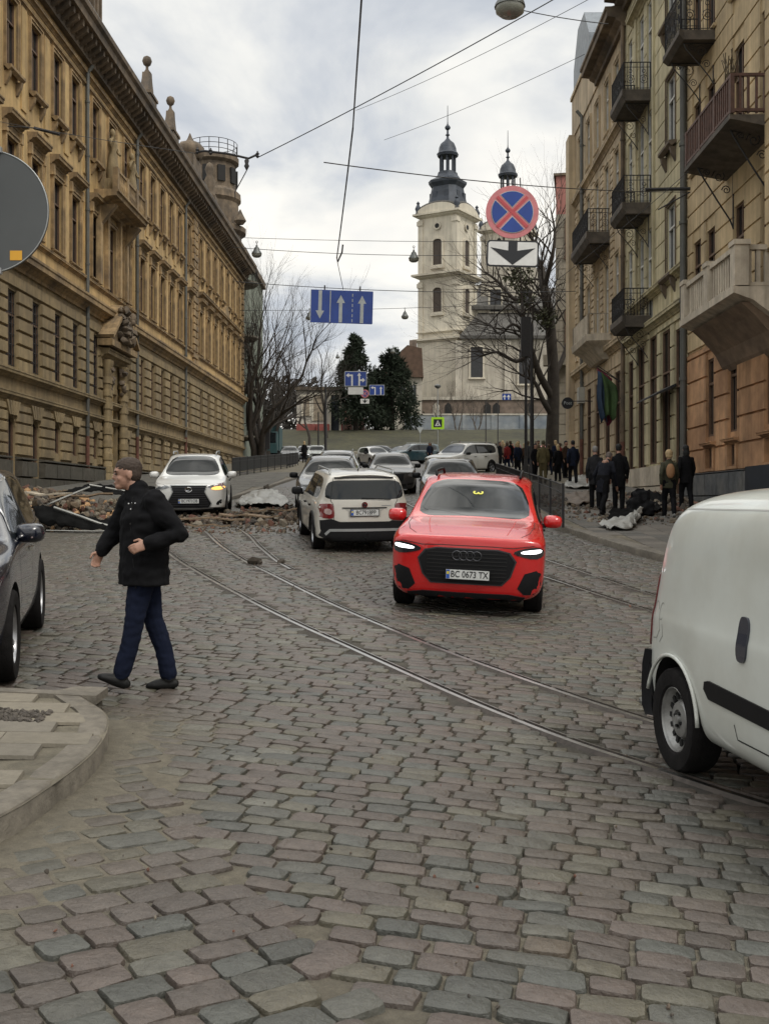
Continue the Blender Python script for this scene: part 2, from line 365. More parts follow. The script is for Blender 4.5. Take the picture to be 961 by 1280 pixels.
def make_setts():
    rng = random.Random(11); V = []; Fs = []; T = []
    tints = [(.100, .077, .074), (.088, .071, .069), (.082, .083, .079), (.072, .077, .077), (.098, .092, .076), (.106, .096, .076), (.13, .127, .115), (.062, .066, .066), (.110, .086, .070)]
    wts = [30, 26, 11, 10, 11, 9, 3, 7, 2]
    def stone(cx, cy, w_, h_, ang, lod, zup):
        ca, sa = math.cos(ang), math.sin(ang)
        col = rng.choices(tints, wts)[0]; k = rng.uniform(.8, 1.18)
        # mid-distance stones are dusted with grit
        dust = .26 + .45 * sandy(cx, cy) + .18 * noise.noise((cx*.5, cy*.5, 5)); dust = max(0, min(.75, dust if cy > 4.5 else dust*.7))
        col = tuple(lerp(c * k, d, dust) for c, d in zip(col, (.105, .093, .072)))
        col = (col[0]*.80, col[1]*.80, col[2]*.735)
        z0 = G(cx, cy) + zup + rng.uniform(-.005, .004)
        tx, ty = rng.gauss(0, .026), rng.gauss(.010, .026)
        if lod: tx, ty = tx*.5, ty*.5
        gx = (G(cx+.2, cy) - G(cx-.2, cy)) / .4; gy = (G(cx, cy+.2) - G(cx, cy-.2)) / .4
        def W(u, v, z):
            x, y = cx + u*ca - v*sa, cy + u*sa + v*ca
            return (x, y, z0 + (x-cx)*(gx+tx) + (y-cy)*(gy+ty) + z)
        b = len(V)
        if lod == 0:
            n = 12; ph = rng.random() * 9
            ring = []
            for q in range(n):
                th = 2*math.pi*(q+.5)/n; c, s = math.cos(th), math.sin(th)
                e = .30; u = math.copysign(abs(c)**e, c) * w_/2; v = math.copysign(abs(s)**e, s) * h_/2
                j = 1 + .11 * noise.noise((math.cos(th)*1.6 + ph, math.sin(th)*1.6, cx*3)) + rng.uniform(-.045, .045)
                ring.append((u*j, v*j))
            for sc_, z in ((1.03, -.06), (1.0, -.013), (.965, -.003), (.84, .001)):
                for (u, v) in ring: V.append(W(u*sc_, v*sc_, z + rng.uniform(-.0012, .0012)))
            V.append(W(0, 0, .0035))
            for r_ in range(3):
                for q in range(n):
                    q2 = (q+1) % n; Fs.append((b+r_*n+q, b+r_*n+q2, b+(r_+1)*n+q2, b+(r_+1)*n+q))
            for q in range(n): Fs.append((b+3*n+q, b+3*n+(q+1) % n, b+4*n))
            T.extend([col] * (4*n+1))
        else:
            hw, hh = w_/2, h_/2
            for sc_, z in ((1, -.03), (.97, -.006), (.80, .003)):
                for (u, v) in ((-1, -1), (0, -1.04), (1, -1), (1, 1), (0, 1.04), (-1, 1)):
                    V.append(W(u*hw*sc_ + rng.uniform(-.006, .006), v*hh*sc_ + rng.uniform(-.005, .005), z))
            for r_ in range(2):
                for q in range(6): Fs.append((b+r_*6+q, b+r_*6+(q+1) % 6, b+(r_+1)*6+(q+1) % 6, b+(r_+1)*6+q))
            Fs.append((b+12, b+13, b+14, b+17)); Fs.append((b+14, b+15, b+16, b+17))
            T.extend([col] * 18)
    SEAM = [(-1.46, 6.75), (-1.0, 5.5), (-.62, 4.75), (-.2, 3.95), (.1, 3.45), (.5, 2.6), (.7, 2)]
    def seam_x(y):
        for (a, b), (c, d) in zip(SEAM, SEAM[1:]):
            if d <= y <= b: return a + (c - a) * (b - y) / (b - d)
        return -9
    def field(ang, y0, y1, test, rowh, wmin, wmax, lodf):
        ca, sa = math.cos(ang), math.sin(ang)
        # rows run along the direction (ca, sa); step across them
        v = -60
        while v < 70:
            rh = rowh * rng.uniform(.88, 1.14)
            # only the rows that cross the window
            u = -40 + rng.random()*.2
            vv = v + rh/2
            # solve x range in view for speed
            us = []
            for (X, Y) in ((-.46*y0-2.2, y0), (.46*y0+2.2, y0), (-.46*y1-2.2, y1), (.46*y1+2.2, y1)):
                us.append((X*ca + Y*sa, -X*sa + Y*ca))
            if min(q[1] for q in us) - .2 < vv < max(q[1] for q in us) + .2:
                u = min(q[0] for q in us); umax = max(q[0] for q in us)
                while u < umax:
                    w_ = rng.uniform(wmin, wmax)
                    if rng.random() < .12: w_ *= 1.35
                    uu = u + w_/2
                    wob = .035 * noise.noise((uu*.6, vv*.6, 1))
                    X, Y = uu*ca - (vv+wob)*sa, uu*sa + (vv+wob)*ca
                    u += w_
                    if not (y0 <= Y < y1) or abs(X) > .37*Y + 1.4: continue
                    if not test(X, Y): continue
                    lod = lodf(Y)
                    sd = sandy(X, Y)
                    g = .009 + .012*sd if lod == 0 else .014
                    hh = rh - g
                    if lod == 0: hh *= rng.uniform(.94, 1.02)
                    stone(X, Y, w_ - g - rng.uniform(0, .006), hh, ang + rng.gauss(0, .02), lod, 0)
            v += rh
    def clear(x, y):
        return rail_dist(x, y) > .12 and not inpoly(x, y, ISLX) and x < rkerb_x(y) - .02 and x > lkerb_x(y) + .02
    ISLX = [(-9.5, 2.8), (-3.4, 2.85), (-2.4, 3.6), (-1.82, 4.35), (-1.6, 4.85), (-1.52, 5.4), (-1.49, 6.0), (-1.54, 6.55), (-1.66, 7.0), (-1.9, 7.36), (-2.2, 7.58), (-9.5, 7.56)]
    field(R(-12), 2.0, 10.5, lambda x, y: (y > 6.75 or x > seam_x(y) - .02) and clear(x, y), .132, .17, .25, lambda y: 0)
    field(R(37), 2.0, 6.75, lambda x, y: x < seam_x(y) - .05 and clear(x, y), .150, .17, .25, lambda y: 0)
    field(R(-7), 10.5, 26, clear, .125, .17, .26, lambda y: 0 if y < 12 else 1)
    field(R(0), 26, 45.6, clear, .17, .18, .28, lambda y: 1)
    me = bpy.data.meshes.new('setts'); me.from_pydata(V, [], Fs); me.materials.append(M_sett)
    ca = me.color_attributes.new('tint', 'FLOAT_COLOR', 'POINT')
    ca.data.foreach_set('color', [q for c in T for q in (*c, 1)])
    me.polygons.foreach_set('use_smooth', [True]*len(Fs)); me.set_sharp_from_angle(angle=R(38)); me.update()
    print('setts', len(V), len(Fs))
    return tag(link('cobbled_street', me), kind='structure')
make_setts()
# tram rails
M_steel = mat('worn_rail_steel', (.50, .49, .47), .28, 1, var=.15, scale=6)
M_rust = mat('rail_groove', (.055, .045, .038), .8, 0, var=.3, scale=20)
def rail_mesh(r, name, w_=.055):
    b = MB(); prof = [(-.06, -.03), (-.030, .004), (.010, .006), (.016, -.03), (.062, -.03), (.066, .002), (.078, .002), (.085, -.03)]
    ms = [1, 0, 1, 1, 1, 0, 1]
    for i in range(len(r)):
        a, c = r[max(0, i-1)], r[min(len(r)-1, i+1)]; t = (c - a).normalized(); n = Vector((-t.y, t.x))
        for (o, z) in prof: x, y = r[i].x + n.x*o, r[i].y + n.y*o; b.v.append((x, y, G(x, y) + z))
    k = len(prof)
    for i in range(len(r)-1):
        for j in range(k-1): b.f.append([i*k+j, (i+1)*k+j, (i+1)*k+j+1, i*k+j+1]); b.m.append(ms[j])
    return tag(b.build(name, [M_steel, M_rust]), kind='structure')
for q, r in enumerate(RC): rail_mesh(r, 'tram_rail')
# ---- pavements: slabs laid one by one near the camera
def paving(name, region, ang, w_, h_, dz, bounds, seed, tints, gap=.008):
    rng = random.Random(seed); V = []; Fs = []; T = []; ca, sa = math.cos(ang), math.sin(ang)
    x0, x1, y0, y1 = bounds; R_ = int(max(x1-x0, y1-y0) * 1.5 / min(w_, h_)) + 2; mx, my = (x0+x1)/2, (y0+y1)/2
    for j in range(-R_, R_):
        for i in range(-R_, R_):
            u, v = (i + (.5 if j % 2 else 0)) * w_, j * h_
            X, Y = mx + u*ca - v*sa, my + u*sa + v*ca
            if not (x0 < X < x1 and y0 < Y < y1) or not region(X, Y): continue
            b = len(V); z = rng.uniform(-.003, .003); k = rng.uniform(.85, 1.12); t = rng.choice(tints)
            for (p, q) in ((-1, -1), (1, -1), (1, 1), (-1, 1)):
                uu, vv = p*(w_/2-gap/2), q*(h_/2-gap/2); x, y = X+uu*ca-vv*sa, Y+uu*sa+vv*ca
                V.append((x, y, G(x, y)+dz+z)); 
            for (p, q) in ((-1, -1), (1, -1), (1, 1), (-1, 1)):
                uu, vv = p*w_/2, q*h_/2; x, y = X+uu*ca-vv*sa, Y+uu*sa+vv*ca
                V.append((x, y, G(x, y)+dz-.02))
            Fs += [(b, b+1, b+2, b+3), (b+4, b+5, b+1, b), (b+5, b+6, b+2, b+1), (b+6, b+7, b+3, b+2), (b+7, b+4, b, b+3)]
            T += [tuple(c*k for c in t)] * 8
    me = bpy.data.meshes.new(name); me.from_pydata(V, [], Fs); me.materials.append(M_slab)
    c = me.color_attributes.new('tint', 'FLOAT_COLOR', 'POINT'); c.data.foreach_set('color', [q for t in T for q in (*t, 1)])
    return tag(link(name, me), kind='structure')
def kerb(name, pts, w_, h_, inner=1, m=M_kerb, seg=.9, off=0):
    """a run of kerb stones along pts (ground plan); the stone lies on the `inner` side of the line"""
    pts = [Vector((a, b)) for a, b in pts]; b = MB(); acc = 0; out_ = []
    # resample
    d = []; res = [pts[0]]
    for a, c in zip(pts, pts[1:]):
        L = (c-a).length; k = max(1, int(L/.15))
        for i in range(1, k+1): res.append(a + (c-a)*i/k)
    rings = []; gaps = []
    run = 0
    for i, p in enumerate(res):
        a, c = res[max(0, i-1)], res[min(len(res)-1, i+1)]; t = (c-a).normalized(); n = Vector((-t.y, t.x))*inner
        if i: run += (p-res[i-1]).length
        j = (run % seg) < .075 and i > 0
        e = .02 if j else 0
        pr = [(0+e, -.15), (0+e, h_-.035-e), (.012+e, h_-.012-e), (.035, h_-e), (w_, h_-e), (w_, h_-.06)]
        ring = []
        for (o, z) in pr:
            x, y = p.x+n.x*o, p.y+n.y*o; ring.append((x, y, G(p.x, p.y) + z))
        rings.append(ring)
    b.loft(rings, closed=False, cap=False)
    return tag(b.build(name, m, auto=30), kind='structure')
ISL_O = [(-9.5, 7.56), (-2.6, 7.58), (-2.2, 7.56), (-2.02, 7.36), (-1.80, 7.0), (-1.68, 6.55), (-1.63, 6.0), (-1.66, 5.4), (-1.74, 4.85), (-1.96, 4.35), (-2.5, 3.62), (-3.4, 2.88), (-9.5, 2.85)]
ISL_S = [(p.x, p.y) for p in catmull([(a, b, 0) for a, b in ISL_O], 6)]
kerb('island_kerb', ISL_S, .17, .14, inner=-1)
b = MB(); b.add([(x, y, G(x, y) + .12) for x, y in ISL_S], [list(range(len(ISL_S)))]); tag(b.build('island_bed', M_sand), kind='structure')
ISL_IN = [(-9.5, 7.36), (-2.5, 7.38), (-2.3, 7.30), (-2.12, 7.1), (-1.98, 6.85), (-1.90, 6.4), (-1.87, 5.9), (-1.90, 5.4), (-1.98, 4.95), (-2.17, 4.5), (-2.7, 3.8), (-9.5, 3.1)]
paving('island_paving', lambda x, y: all(inpoly(x+dx, y+dy, ISL_IN) for dx in (-.03, .03) for dy in (-.02, .02)), R(8), .5, .27, .136, (-9, -1.7, 3, 7.5), 3, [(.16, .142, .11), (.145, .13, .104), (.17, .15, .115)])
# right pavement
RK = [(rkerb_x(y), y) for y in frange(9, 23.4, .8)]
kerb('right_kerb', RK, .35, .13, inner=-1)
kerb('right_kerb_far', [(rkerb_x(y), y) for y in frange(23.3, 118, 1.9)], .2, .12, inner=-1)
kerb('left_kerb', [(-14, 26.05), (-7.2, 26.05), (-6.75, 26.2)] + [(lkerb_x(y), y) for y in frange(26.6, 98, 1.5)], .2, .12, inner=1)
sheet('right_pavement', [0, .15, .35, .6, .8, 1], frange(2, 118, 1), None or (lambda x, y: 0), M_sand).name = 'tmp_right'
o = bpy.data.objects['tmp_right']; me = o.data
for v in me.vertices:
    X = lerp(rkerb_x(v.co.y) + .16, 9.6 + .0204*v.co.y, v.co.x); v.co = (X, v.co.y, G(X, v.co.y) + .115)
o.name = 'right_pavement'; me.update()
o = sheet('left_pavement', [0, .2, .5, .8, 1], frange(26.2, 98, 1), lambda x, y: 0, M_sand); me = o.data
for v in me.vertices:
    X = lerp(-14.6 + .0204*v.co.y, lkerb_x(v.co.y) - .16, v.co.x); v.co = (X, v.co.y, G(X, v.co.y) + .105)
me.update()
paving('right_paving', lambda x, y: rkerb_x(y) + .4 < x < 8.9 + .0204*y, R(91), .5, .5, .13, (4, 10.2, 14, 44), 5, [(.11, .10, .085), (.09, .085, .075), (.125, .112, .095)], .012)
paving('left_paving', lambda x, y: -14 + .0204*y < x < lkerb_x(y) - .2, R(91), .5, .5, .125, (-14, -4, 27, 62), 5, [(.10, .095, .08), (.085, .08, .07)], .012)

b = MB(); rng_ = random.Random(4)
for k in range(420): x, y = rng_.uniform(-2.75, -2.12), rng_.uniform(6.62, 6.92); b.rock((x, y, G(x, y)+.139), rng_.uniform(.008, .02), rng=rng_)
tag(b.build('gravel_patch', mat('gravel_in_paving', (.07, .06, .05), .9, var=.4, scale=20), auto=40), kind='structure')
# ================================================================ BUILDINGS
def hole_wall(b, x0, x1, z0, z1, holes, y=0.0, depth=.17, extra_x=(), ym=None):
    """a wall face in the plane y with real openings and their reveals (holes: x0,x1,z0,z1)"""
    xs = sorted(set([x0, x1] + [q for h in holes for q in h[:2]])); zs = sorted(set([z0, z1] + [q for h in holes for q in h[2:4]]))
    xs = [q for q in xs if x0 <= q <= x1]; zs = [q for q in zs if z0 <= q <= z1]
    for i in range(len(xs)-1):
        cx = (xs[i]+xs[i+1])/2
        col = [h for h in holes if h[0] < cx < h[1]]
        j = 0
        while j < len(zs)-1:
            cz = (zs[j]+zs[j+1])/2
            if any(h[2] < cz < h[3] for h in col): j += 1; continue
            k = j
            while k+1 < len(zs)-1 and not any(h[2] < (zs[k+1]+zs[k+2])/2 < h[3] for h in col): k += 1
            b.add([(xs[i], y, zs[j]), (xs[i+1], y, zs[j]), (xs[i+1], y, zs[k+1]), (xs[i], y, zs[k+1])], [(0, 1, 2, 3)])
            j = k+1
    for (a, c, d, e) in holes:
        b.add([(a, y, d), (c, y, d), (c, y, e), (a, y, e), (a, y-depth, d), (c, y-depth, d), (c, y-depth, e), (a, y-depth, e)],
              [(0, 4, 5, 1), (1, 5, 6, 2), (2, 6, 7, 3), (3, 7, 4, 0)])
def bands(b, x0, x1, z0, z1, h, gap, holes, t=.05, y=0.0, xjoint=None, off=0, ch=.015):
    """courses of dressed stone or stucco, proud of the wall by t, parted by open joints, cut at the openings"""
    z = z0; k = 0
    while z < z1 - gap*2:
        zt = min(z + h, z1) - gap
        iv = [(x0, x1)]
        for hh in holes:
            if hh[2] < zt and hh[3] > z:
                nv = []
                for a, c in iv:
                    if hh[1] <= a or hh[0] >= c: nv.append((a, c)); continue
                    if hh[0] > a: nv.append((a, hh[0]))
                    if hh[1] < c: nv.append((hh[1], c))
                iv = nv
        for a, c in iv:
            if c - a < .06: continue
            pcs = [(a, c)]
            if xjoint:
                pcs = []; s = a
                st = (off + (xjoint/2 if k % 2 else 0))
                q = math.ceil((a - st)/xjoint)*xjoint + st
                while q < c - .1:
                    if q > s + .12: pcs.append((s, q - gap)); s = q
                    q += xjoint
                pcs.append((s, c))
            for p, q in pcs:
                if q - p < .05: continue
                b.add([(p, y, z), (q, y, z), (q, y, zt), (p, y, zt), (p+ch, y+t, z+ch), (q-ch, y+t, z+ch), (q-ch, y+t, zt-ch), (p+ch, y+t, zt-ch)],
                      [(4, 5, 6, 7), (0, 1, 5, 4), (1, 2, 6, 5), (2, 3, 7, 6), (3, 0, 4, 7)])
        z += h; k += 1
def mould(b, x0, x1, prof):
    """a moulding: profile (y, z) swept along x"""
    n = len(prof); s = len(b.v)
    for x in (x0, x1):
        for p in prof: b.v.append((x, p[0], p[1]))
    for i in range(n):
        j = (i+1) % n; b.f.append([s+i, s+j, s+n+j, s+n+i]); b.m.append(b.cur)
    b.f.append([s+i for i in range(n)]); b.m.append(b.cur); b.f.append([s+n+i for i in reversed(range(n))]); b.m.append(b.cur)
def cprof(z, h, d, y=0.0):   # a classical cornice outline, bottom z, height h, projection d
    return [(y-.05, z), (y+d*.18, z), (y+d*.22, z+h*.18), (y+d*.45, z+h*.32), (y+d*.5, z+h*.45), (y+d*.9, z+h*.5), (y+d*.92, z+h*.78), (y+d, z+h*.85), (y+d, z+h), (y-.05, z+h*1.04)]
M_glass = mat('window_glass', (.014, .017, .020), .07, var=.5, scale=.9, spec=.35)
M_glass2 = mat('window_glass_curtained', (.16, .155, .14), .12, var=.5, scale=1.2, spec=.8)
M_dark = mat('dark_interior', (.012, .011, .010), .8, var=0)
M_wfr = mat('window_frame_white', (.50, .50, .47), .55, var=.12, scale=5)
M_wfb = mat('window_frame_brown', (.11, .065, .04), .6, var=.2, scale=5)
M_iron = mat('wrought_iron', (.022, .021, .022), .6, var=.2, scale=12, spec=.4)
M_zinc = mat('zinc_pipe', (.105, .108, .10), .6, .2, var=.2, scale=1.5, streak=.2, dirt=((.08, .07, .06), .5, .7))
M_rustp = mat('rusty_pipe', (.12, .05, .035), .8, var=.3, scale=3)
WIN = {}
def win_tpl(key, w_, h_, frame, glass=None, bars=(1, 2), kind='casement', sill=None, surround=None, hood=None, smat=None, arch=False, grille=False, depth=.145):
    """window meshes: pane (the window itself), frame, sill, surround, hood - cached and shared by copies"""
    if key in WIN: return WIN[key]
    d = -depth; L = []
    g = MB(); g.add([(-w_/2, d, 0), (w_/2, d, 0), (w_/2, d, h_), (-w_/2, d, h_)], [(0, 1, 2, 3)])
    L.append(('window', g.mesh('window', glass or M_glass)))
    f = MB(); t = .06; y0, y1 = d+.004, d+.07
    f.box(-w_/2, -w_/2+t, y0, y1, 0, h_); f.box(w_/2-t, w_/2, y0, y1, 0, h_); f.box(-w_/2+t, w_/2-t, y0, y1, 0, t); f.box(-w_/2+t, w_/2-t, y0, y1, h_-t, h_)
    nx, nz_ = bars
    zt = h_*.68
    if nz_ > 1: f.box(-w_/2+t, w_/2-t, y0, y1+.015, zt-.035, zt+.035)
    for i in range(1, nx+1):
        x = -w_/2 + w_*i/(nx+1); f.box(x-.03, x+.03, y0, y1-.01, t, zt-.035 if nz_ > 1 else h_-t)
        if nz_ > 1: f.box(x-.02, x+.02, y0, y1-.015, zt+.035, h_-t)
    if nz_ > 2:
        for z in (zt*.5,): f.box(-w_/2+t, w_/2-t, y0, y1-.02, z-.015, z+.015)
    L.append(('frame', f.mesh('frame', frame)))
    if sill:
        s = MB(); sx, sh = sill
        s.loft([[(x, y, z) for (y, z) in ((-.02, -.02), (sx*.6, -sh), (sx, -sh*.55), (sx, -.02), (-.2, .04))] for x in (-w_/2-.17, w_/2+.17)])
        if sh > .15:
            for x in (-w_/2-.02, w_/2+.02): s.loft([[(x+q, y, z) for (y, z) in ((-.02, -sh-.001), (sx*.8, -sh-.001), (sx*.65, -sh-.2), (.05, -sh-.48), (-.02, -sh-.5))] for q in (-.08, .08)])
        L.append(('sill', s.mesh('sill', smat)))
    if surround:
        s = MB(); sw, st = surround
        s.box(-w_/2-sw, -w_/2+.0, -.02, st, -.02, h_+sw); s.box(w_/2, w_/2+sw, -.02, st, -.02, h_+sw); s.box(-w_/2, w_/2, -.02, st, h_, h_+sw)
        e = sw*.35
        s.box(-w_/2-sw-.0, -w_/2-sw+e, st, st+.04, -.02, h_+sw); s.box(w_/2+sw-e, w_/2+sw, st, st+.04, -.02, h_+sw); s.box(-w_/2-sw+e, w_/2+sw-e, st, st+.04, h_+sw-e, h_+sw)
        L.append(('surround', s.mesh('surround', smat)))
    if hood:
        s = MB(); hz, hd, hh = hood
        mould(s, -w_/2-.32, w_/2+.32, cprof(h_+hz, hh, hd))
        s.box(-w_/2-.2, w_/2+.2, -.02, .05, h_+.12, h_+hz)
        for x in (-w_/2-.2, w_/2+.2): s.box(x-.09, x+.09, -.02, hd*.42, h_+hz-.42, h_+hz-.002)
        L.append(('hood', s.mesh('hood', smat)))
    if arch:      # stone infill turning the square head into a round one
        s = MB(); r = w_/2; n = 8
        top = [(-r + 2*r*i/n, h_) for i in range(n+1)]
        arc = [(-r*math.cos(math.pi*i/n), h_ - r + r*math.sin(math.pi*i/n)) for i in range(n+1)]
        for yy in (-depth, .0):
            pass
        for i in range(n):
            a, c = arc[i], arc[i+1]; p, q = (a[0], h_), (c[0], h_)
            s.add([(a[0], .012, a[1]), (c[0], .012, c[1]), (q[0], .012, q[1]), (p[0], .012, p[1]), (a[0], -depth+.01, a[1]), (c[0], -depth+.01, c[1])], [(0, 1, 2, 3), (0, 4, 5, 1)])
        L.append(('arch_head', s.mesh('arch_head', smat)))
    if grille:
        s = MB(); n = 4
        for i in range(n+1): x = -w_/2+.06+(w_-.12)*i/n; s.tube([(x, -.06, .02), (x, -.06, h_-.02)], .014, 4, False)
        k = max(3, int(h_/.38))
        for i in range(k+1): z = .05+(h_-.1)*i/k; s.box(-w_/2+.01, w_/2-.01, -.068, -.05, z-.012, z+.012)
        L.append(('window_grille', s.mesh('window_grille', M_iron)))
    WIN[key] = L; return L
def put_win(L, parent, x, z, y=0.0):
    o = link('window', L[0][1], parent, (x, y, z))
    for nm, me in L[1:]: link(nm, me, o)
    return o
def pipe(parent, x, z0, z1, y=.16, r=.085, m=None, off=None):
    b = MB(); b.tube([(x, y, z0+2.2), (x, y, z1-.35), (x, y+.0, z1-.3), (x, y+.25, z1)], r, 10); 
    for k in range(int((z1-z0)/2.4)): z = z0+2.6+k*2.4; b.tube([(x, y, z), (x, y, z+.09)], r*1.28, 10); b.box(x-.02, x+.02, -.01, y, z+.02, z+.06)
    b.cur = 1; b.tube([(x, y, z0), (x, y, z0+2.199)], r*1.05, 10)
    return b.build('downpipe', [m or M_zinc, M_rustp], parent, auto=40)
def finial_prof(s=1.0): return [(.0, 0), (.34*s, 0), (.34*s, .12*s), (.22*s, .2*s), (.30*s, .5*s), (.42*s, .8*s), (.34*s, 1.2*s), (.16*s, 1.45*s), (.1*s, 1.6*s), (.1*s, 1.72*s), (.24*s, 1.82*s), (.30*s, 2.02*s), (.24*s, 2.22*s), (.1*s, 2.34*s), (0, 2.36*s)]
# ---------------------------------------------------------------- LEFT: long ochre palace-like block
M_ochre = mat('ochre_stucco', (.50, .345, .155), .85, var=.1, scale=2.5, var2=.14, scale2=.25, streak=.3, bump=.25, bscale=30, dirt=((.20, .14, .08), .5, .45))
M_ochst = mat('ochre_stone', (.265, .20, .108), .85, var=.16, scale=2.5, var2=.18, scale2=.3, streak=.3, bump=.4, bscale=25, dirt=((.13, .10, .065), .6, .5))
M_trim = mat('weathered_trim', (.34, .235, .12), .85, var=.2, scale=3, var2=.2, scale2=.4, streak=.4, bump=.4, bscale=20, dirt=((.07, .055, .045), .75, .6))
M_corn = mat('sooty_cornice', (.15, .112, .075), .85, var=.25, scale=2, var2=.2, scale2=.4, streak=.3, bump=.4, bscale=18, dirt=((.045, .04, .036), .8, .6))
M_plin = mat('plinth_stone', (.07, .062, .048), .8, var=.25, scale=4, var2=.2, scale2=.6, bump=.6, bscale=18, dirt=((.06, .06, .045), .7, .7))
M_roofd = mat('dark_tin_roof', (.045, .045, .047), .5, .3, var=.25, scale=3, var2=.2)
YF = 94.5
def lx(Y): return YF - Y
def LZ(z): return z
lb = empty('palace_block', (-14.3 + .0204*YF, YF, 0), R(-90) - math.atan(.0204), 'long ochre four-storey palace-like building with rusticated lower floors lining the left side', 'building')
XL = YF - 26
bays = [28.7, 31.3, 33.9, 36.5, 39.05, 41.6, 44.2, 46.55] + [49.6, 55.1] + [58.3, 60.7, 63.1, 65.5, 67.9] + [70.9] + [74.9, 77.7, 80.5, 83.3, 86.1, 88.9, 91.7]
mid = 52.35
H_top, H_f2, H_f1, H_g = [], [], [], []
for Y in bays:
    x = lx(Y); H_top.append((x-.55, x+.55, 17.2, 19.85)); H_f2.append((x-.56, x+.56, 11.85, 14.75)); H_f1.append((x-.52, x+.52, 6.55, 9.3))
    lo = 2.75 if Y < 43 else 3.55
    lo = 3.6 if Y < 55 and Y > 43 else lo
    if Y > 56: lo = 4.0
    if Y > 72: lo = 4.6
    H_g.append((x-.42, x+.42, lo, lo + (2.0 if Y < 43 else 1.25) if Y < 72 else 5.35))
xm = lx(mid); H_top.append((xm-.6, xm+.6, 17.0, 19.85)); H_f2.append((xm-.62, xm+.62, 11.6, 14.9))
Hd = (xm-1.0, xm+1.0, 2.0, 6.9)
b = MB(); hole_wall(b, 0, XL, 10.75, 21.2, H_top + H_f2)
b.box(-.01, 0, -12, 0, 1, 21.5)
b.build('wall', M_ochre, lb, fix=False)
b = MB(); hole_wall(b, 0, XL, 1.0, 10.75, H_f1 + H_g + [Hd]); b.build('lower_wall', M_ochst, lb, fix=False)
b = MB(); bands(b, 0, XL, 6.42, 9.95, .5, .055, H_f1 + [(xm-1.7, xm+1.7, 0, 10)], t=.11, off=.3, ch=.03)
bands(b, 0, XL, 3.35, 5.25, .40, .05, H_g + [(xm-1.7, xm+1.7, 0, 10)], t=.08, off=.2, ch=.025)
# fan of voussoirs over the ground floor windows
for (a, c, d, e) in H_g:
    cx = (a+c)/2
    for k in (-2, -1, 0, 1, 2): b.loft([[(cx+k*.17-.065, y, e+.02), (cx+k*.17+.065, y, e+.02), (cx+k*.3+.11, y, 5.28), (cx+k*.3-.11, y, 5.28)] for y in (.0, .13)])
b.build('rustication', M_ochst, lb)
b = MB(); bands(b, 0, XL, 1.3, 3.3, .62, .02, [(xm-1.5, xm+1.5, 0, 10)] + [h for h in H_g if h[2] < 3.3], t=.26, xjoint=1.7, ch=.03); b.build('plinth', M_plin, lb)
b = MB(); mould(b, 0, XL, cprof(5.32, .3, .22)); mould(b, 0, XL, cprof(6.1, .3, .28)); b.build('string_course', M_ochst, lb)
b = MB(); mould(b, 0, XL, cprof(10.1, .62, .5)); b.build('belt_course', M_trim, lb)
b = MB(); mould(b, 0, XL, cprof(11.45, .2, .16)); mould(b, 0, XL, cprof(20.08, .16, .14)); mould(b, 0, XL, cprof(20.55, .22, .2)); b.build('wall_moulding', M_trim, lb)
b = MB()
mould(b, -.8, XL, [(0, 21.15), (.25, 21.15), (.3, 21.4), (.42, 21.45), (.45, 21.75), (.95, 21.8), (.98, 22.1), (1.12, 22.2), (1.14, 22.4), (0, 22.5)])
b.build('cornice', M_corn, lb)
b = MB(); x = .2
while x < XL:
    b.loft([[(x+q, y, z) for (y, z) in ((0, 21.15), (.18, 21.18), (.8, 21.55), (.82, 21.79), (0, 21.79))] for q in (0, .22)])
    x += .62
b.build('cornice_brackets', M_corn, lb)
b = MB(); mould(b, -.6, XL, [(1.1, 22.42), (.9, 22.8), (.2, 23.6), (-4, 25.0), (-12, 25.0), (-12, 22.3)]); b.build('roof', M_roofd, lb)
W_t = win_tpl('Lt', 1.1, 2.65, M_wfb, bars=(1, 2), sill=(.3, .22), surround=(.17, .07), smat=M_trim)
W_2 = win_tpl('L2', 1.12, 2.9, M_wfb, bars=(1, 2), sill=(.16, .12), surround=(.2, .09), hood=(.45, .42, .38), smat=M_trim)
W_1 = win_tpl('L1', 1.04, 2.75, M_wfb, bars=(1, 2), grille=True, depth=.145)
W_1b = win_tpl('L1b', 1.04, 2.75, M_wfb, bars=(1, 2), depth=.145)
for (a, c, d, e) in H_top: put_win(W_t if abs(c-a-1.1) < .05 else win_tpl('Ltm', 1.2, 2.85, M_wfb, surround=(.17, .07), smat=M_trim), lb, (a+c)/2, d)
for (a, c, d, e) in H_f2: put_win(W_2 if abs(c-a-1.12) < .05 else win_tpl('L2m', 1.24, 3.3, M_wfb, surround=(.2, .09), smat=M_trim), lb, (a+c)/2, d)
for (a, c, d, e) in H_f1: put_win(W_1 if a > lx(56) else W_1b, lb, (a+c)/2, d)
for (a, c, d, e) in H_g:
    put_win(win_tpl('Lg%.2f' % (e-d), .84, e-d, M_wfb, bars=(1, 1), smat=M_ochst, arch=True, depth=.145), lb, (a+c)/2, d)
for Y, z1 in ((47.95, 21.0), (56.8, 21.0), (69.3, 20.9), (36.2, 21)): pipe(lb, lx(Y), base_z(Y)-.05, z1)
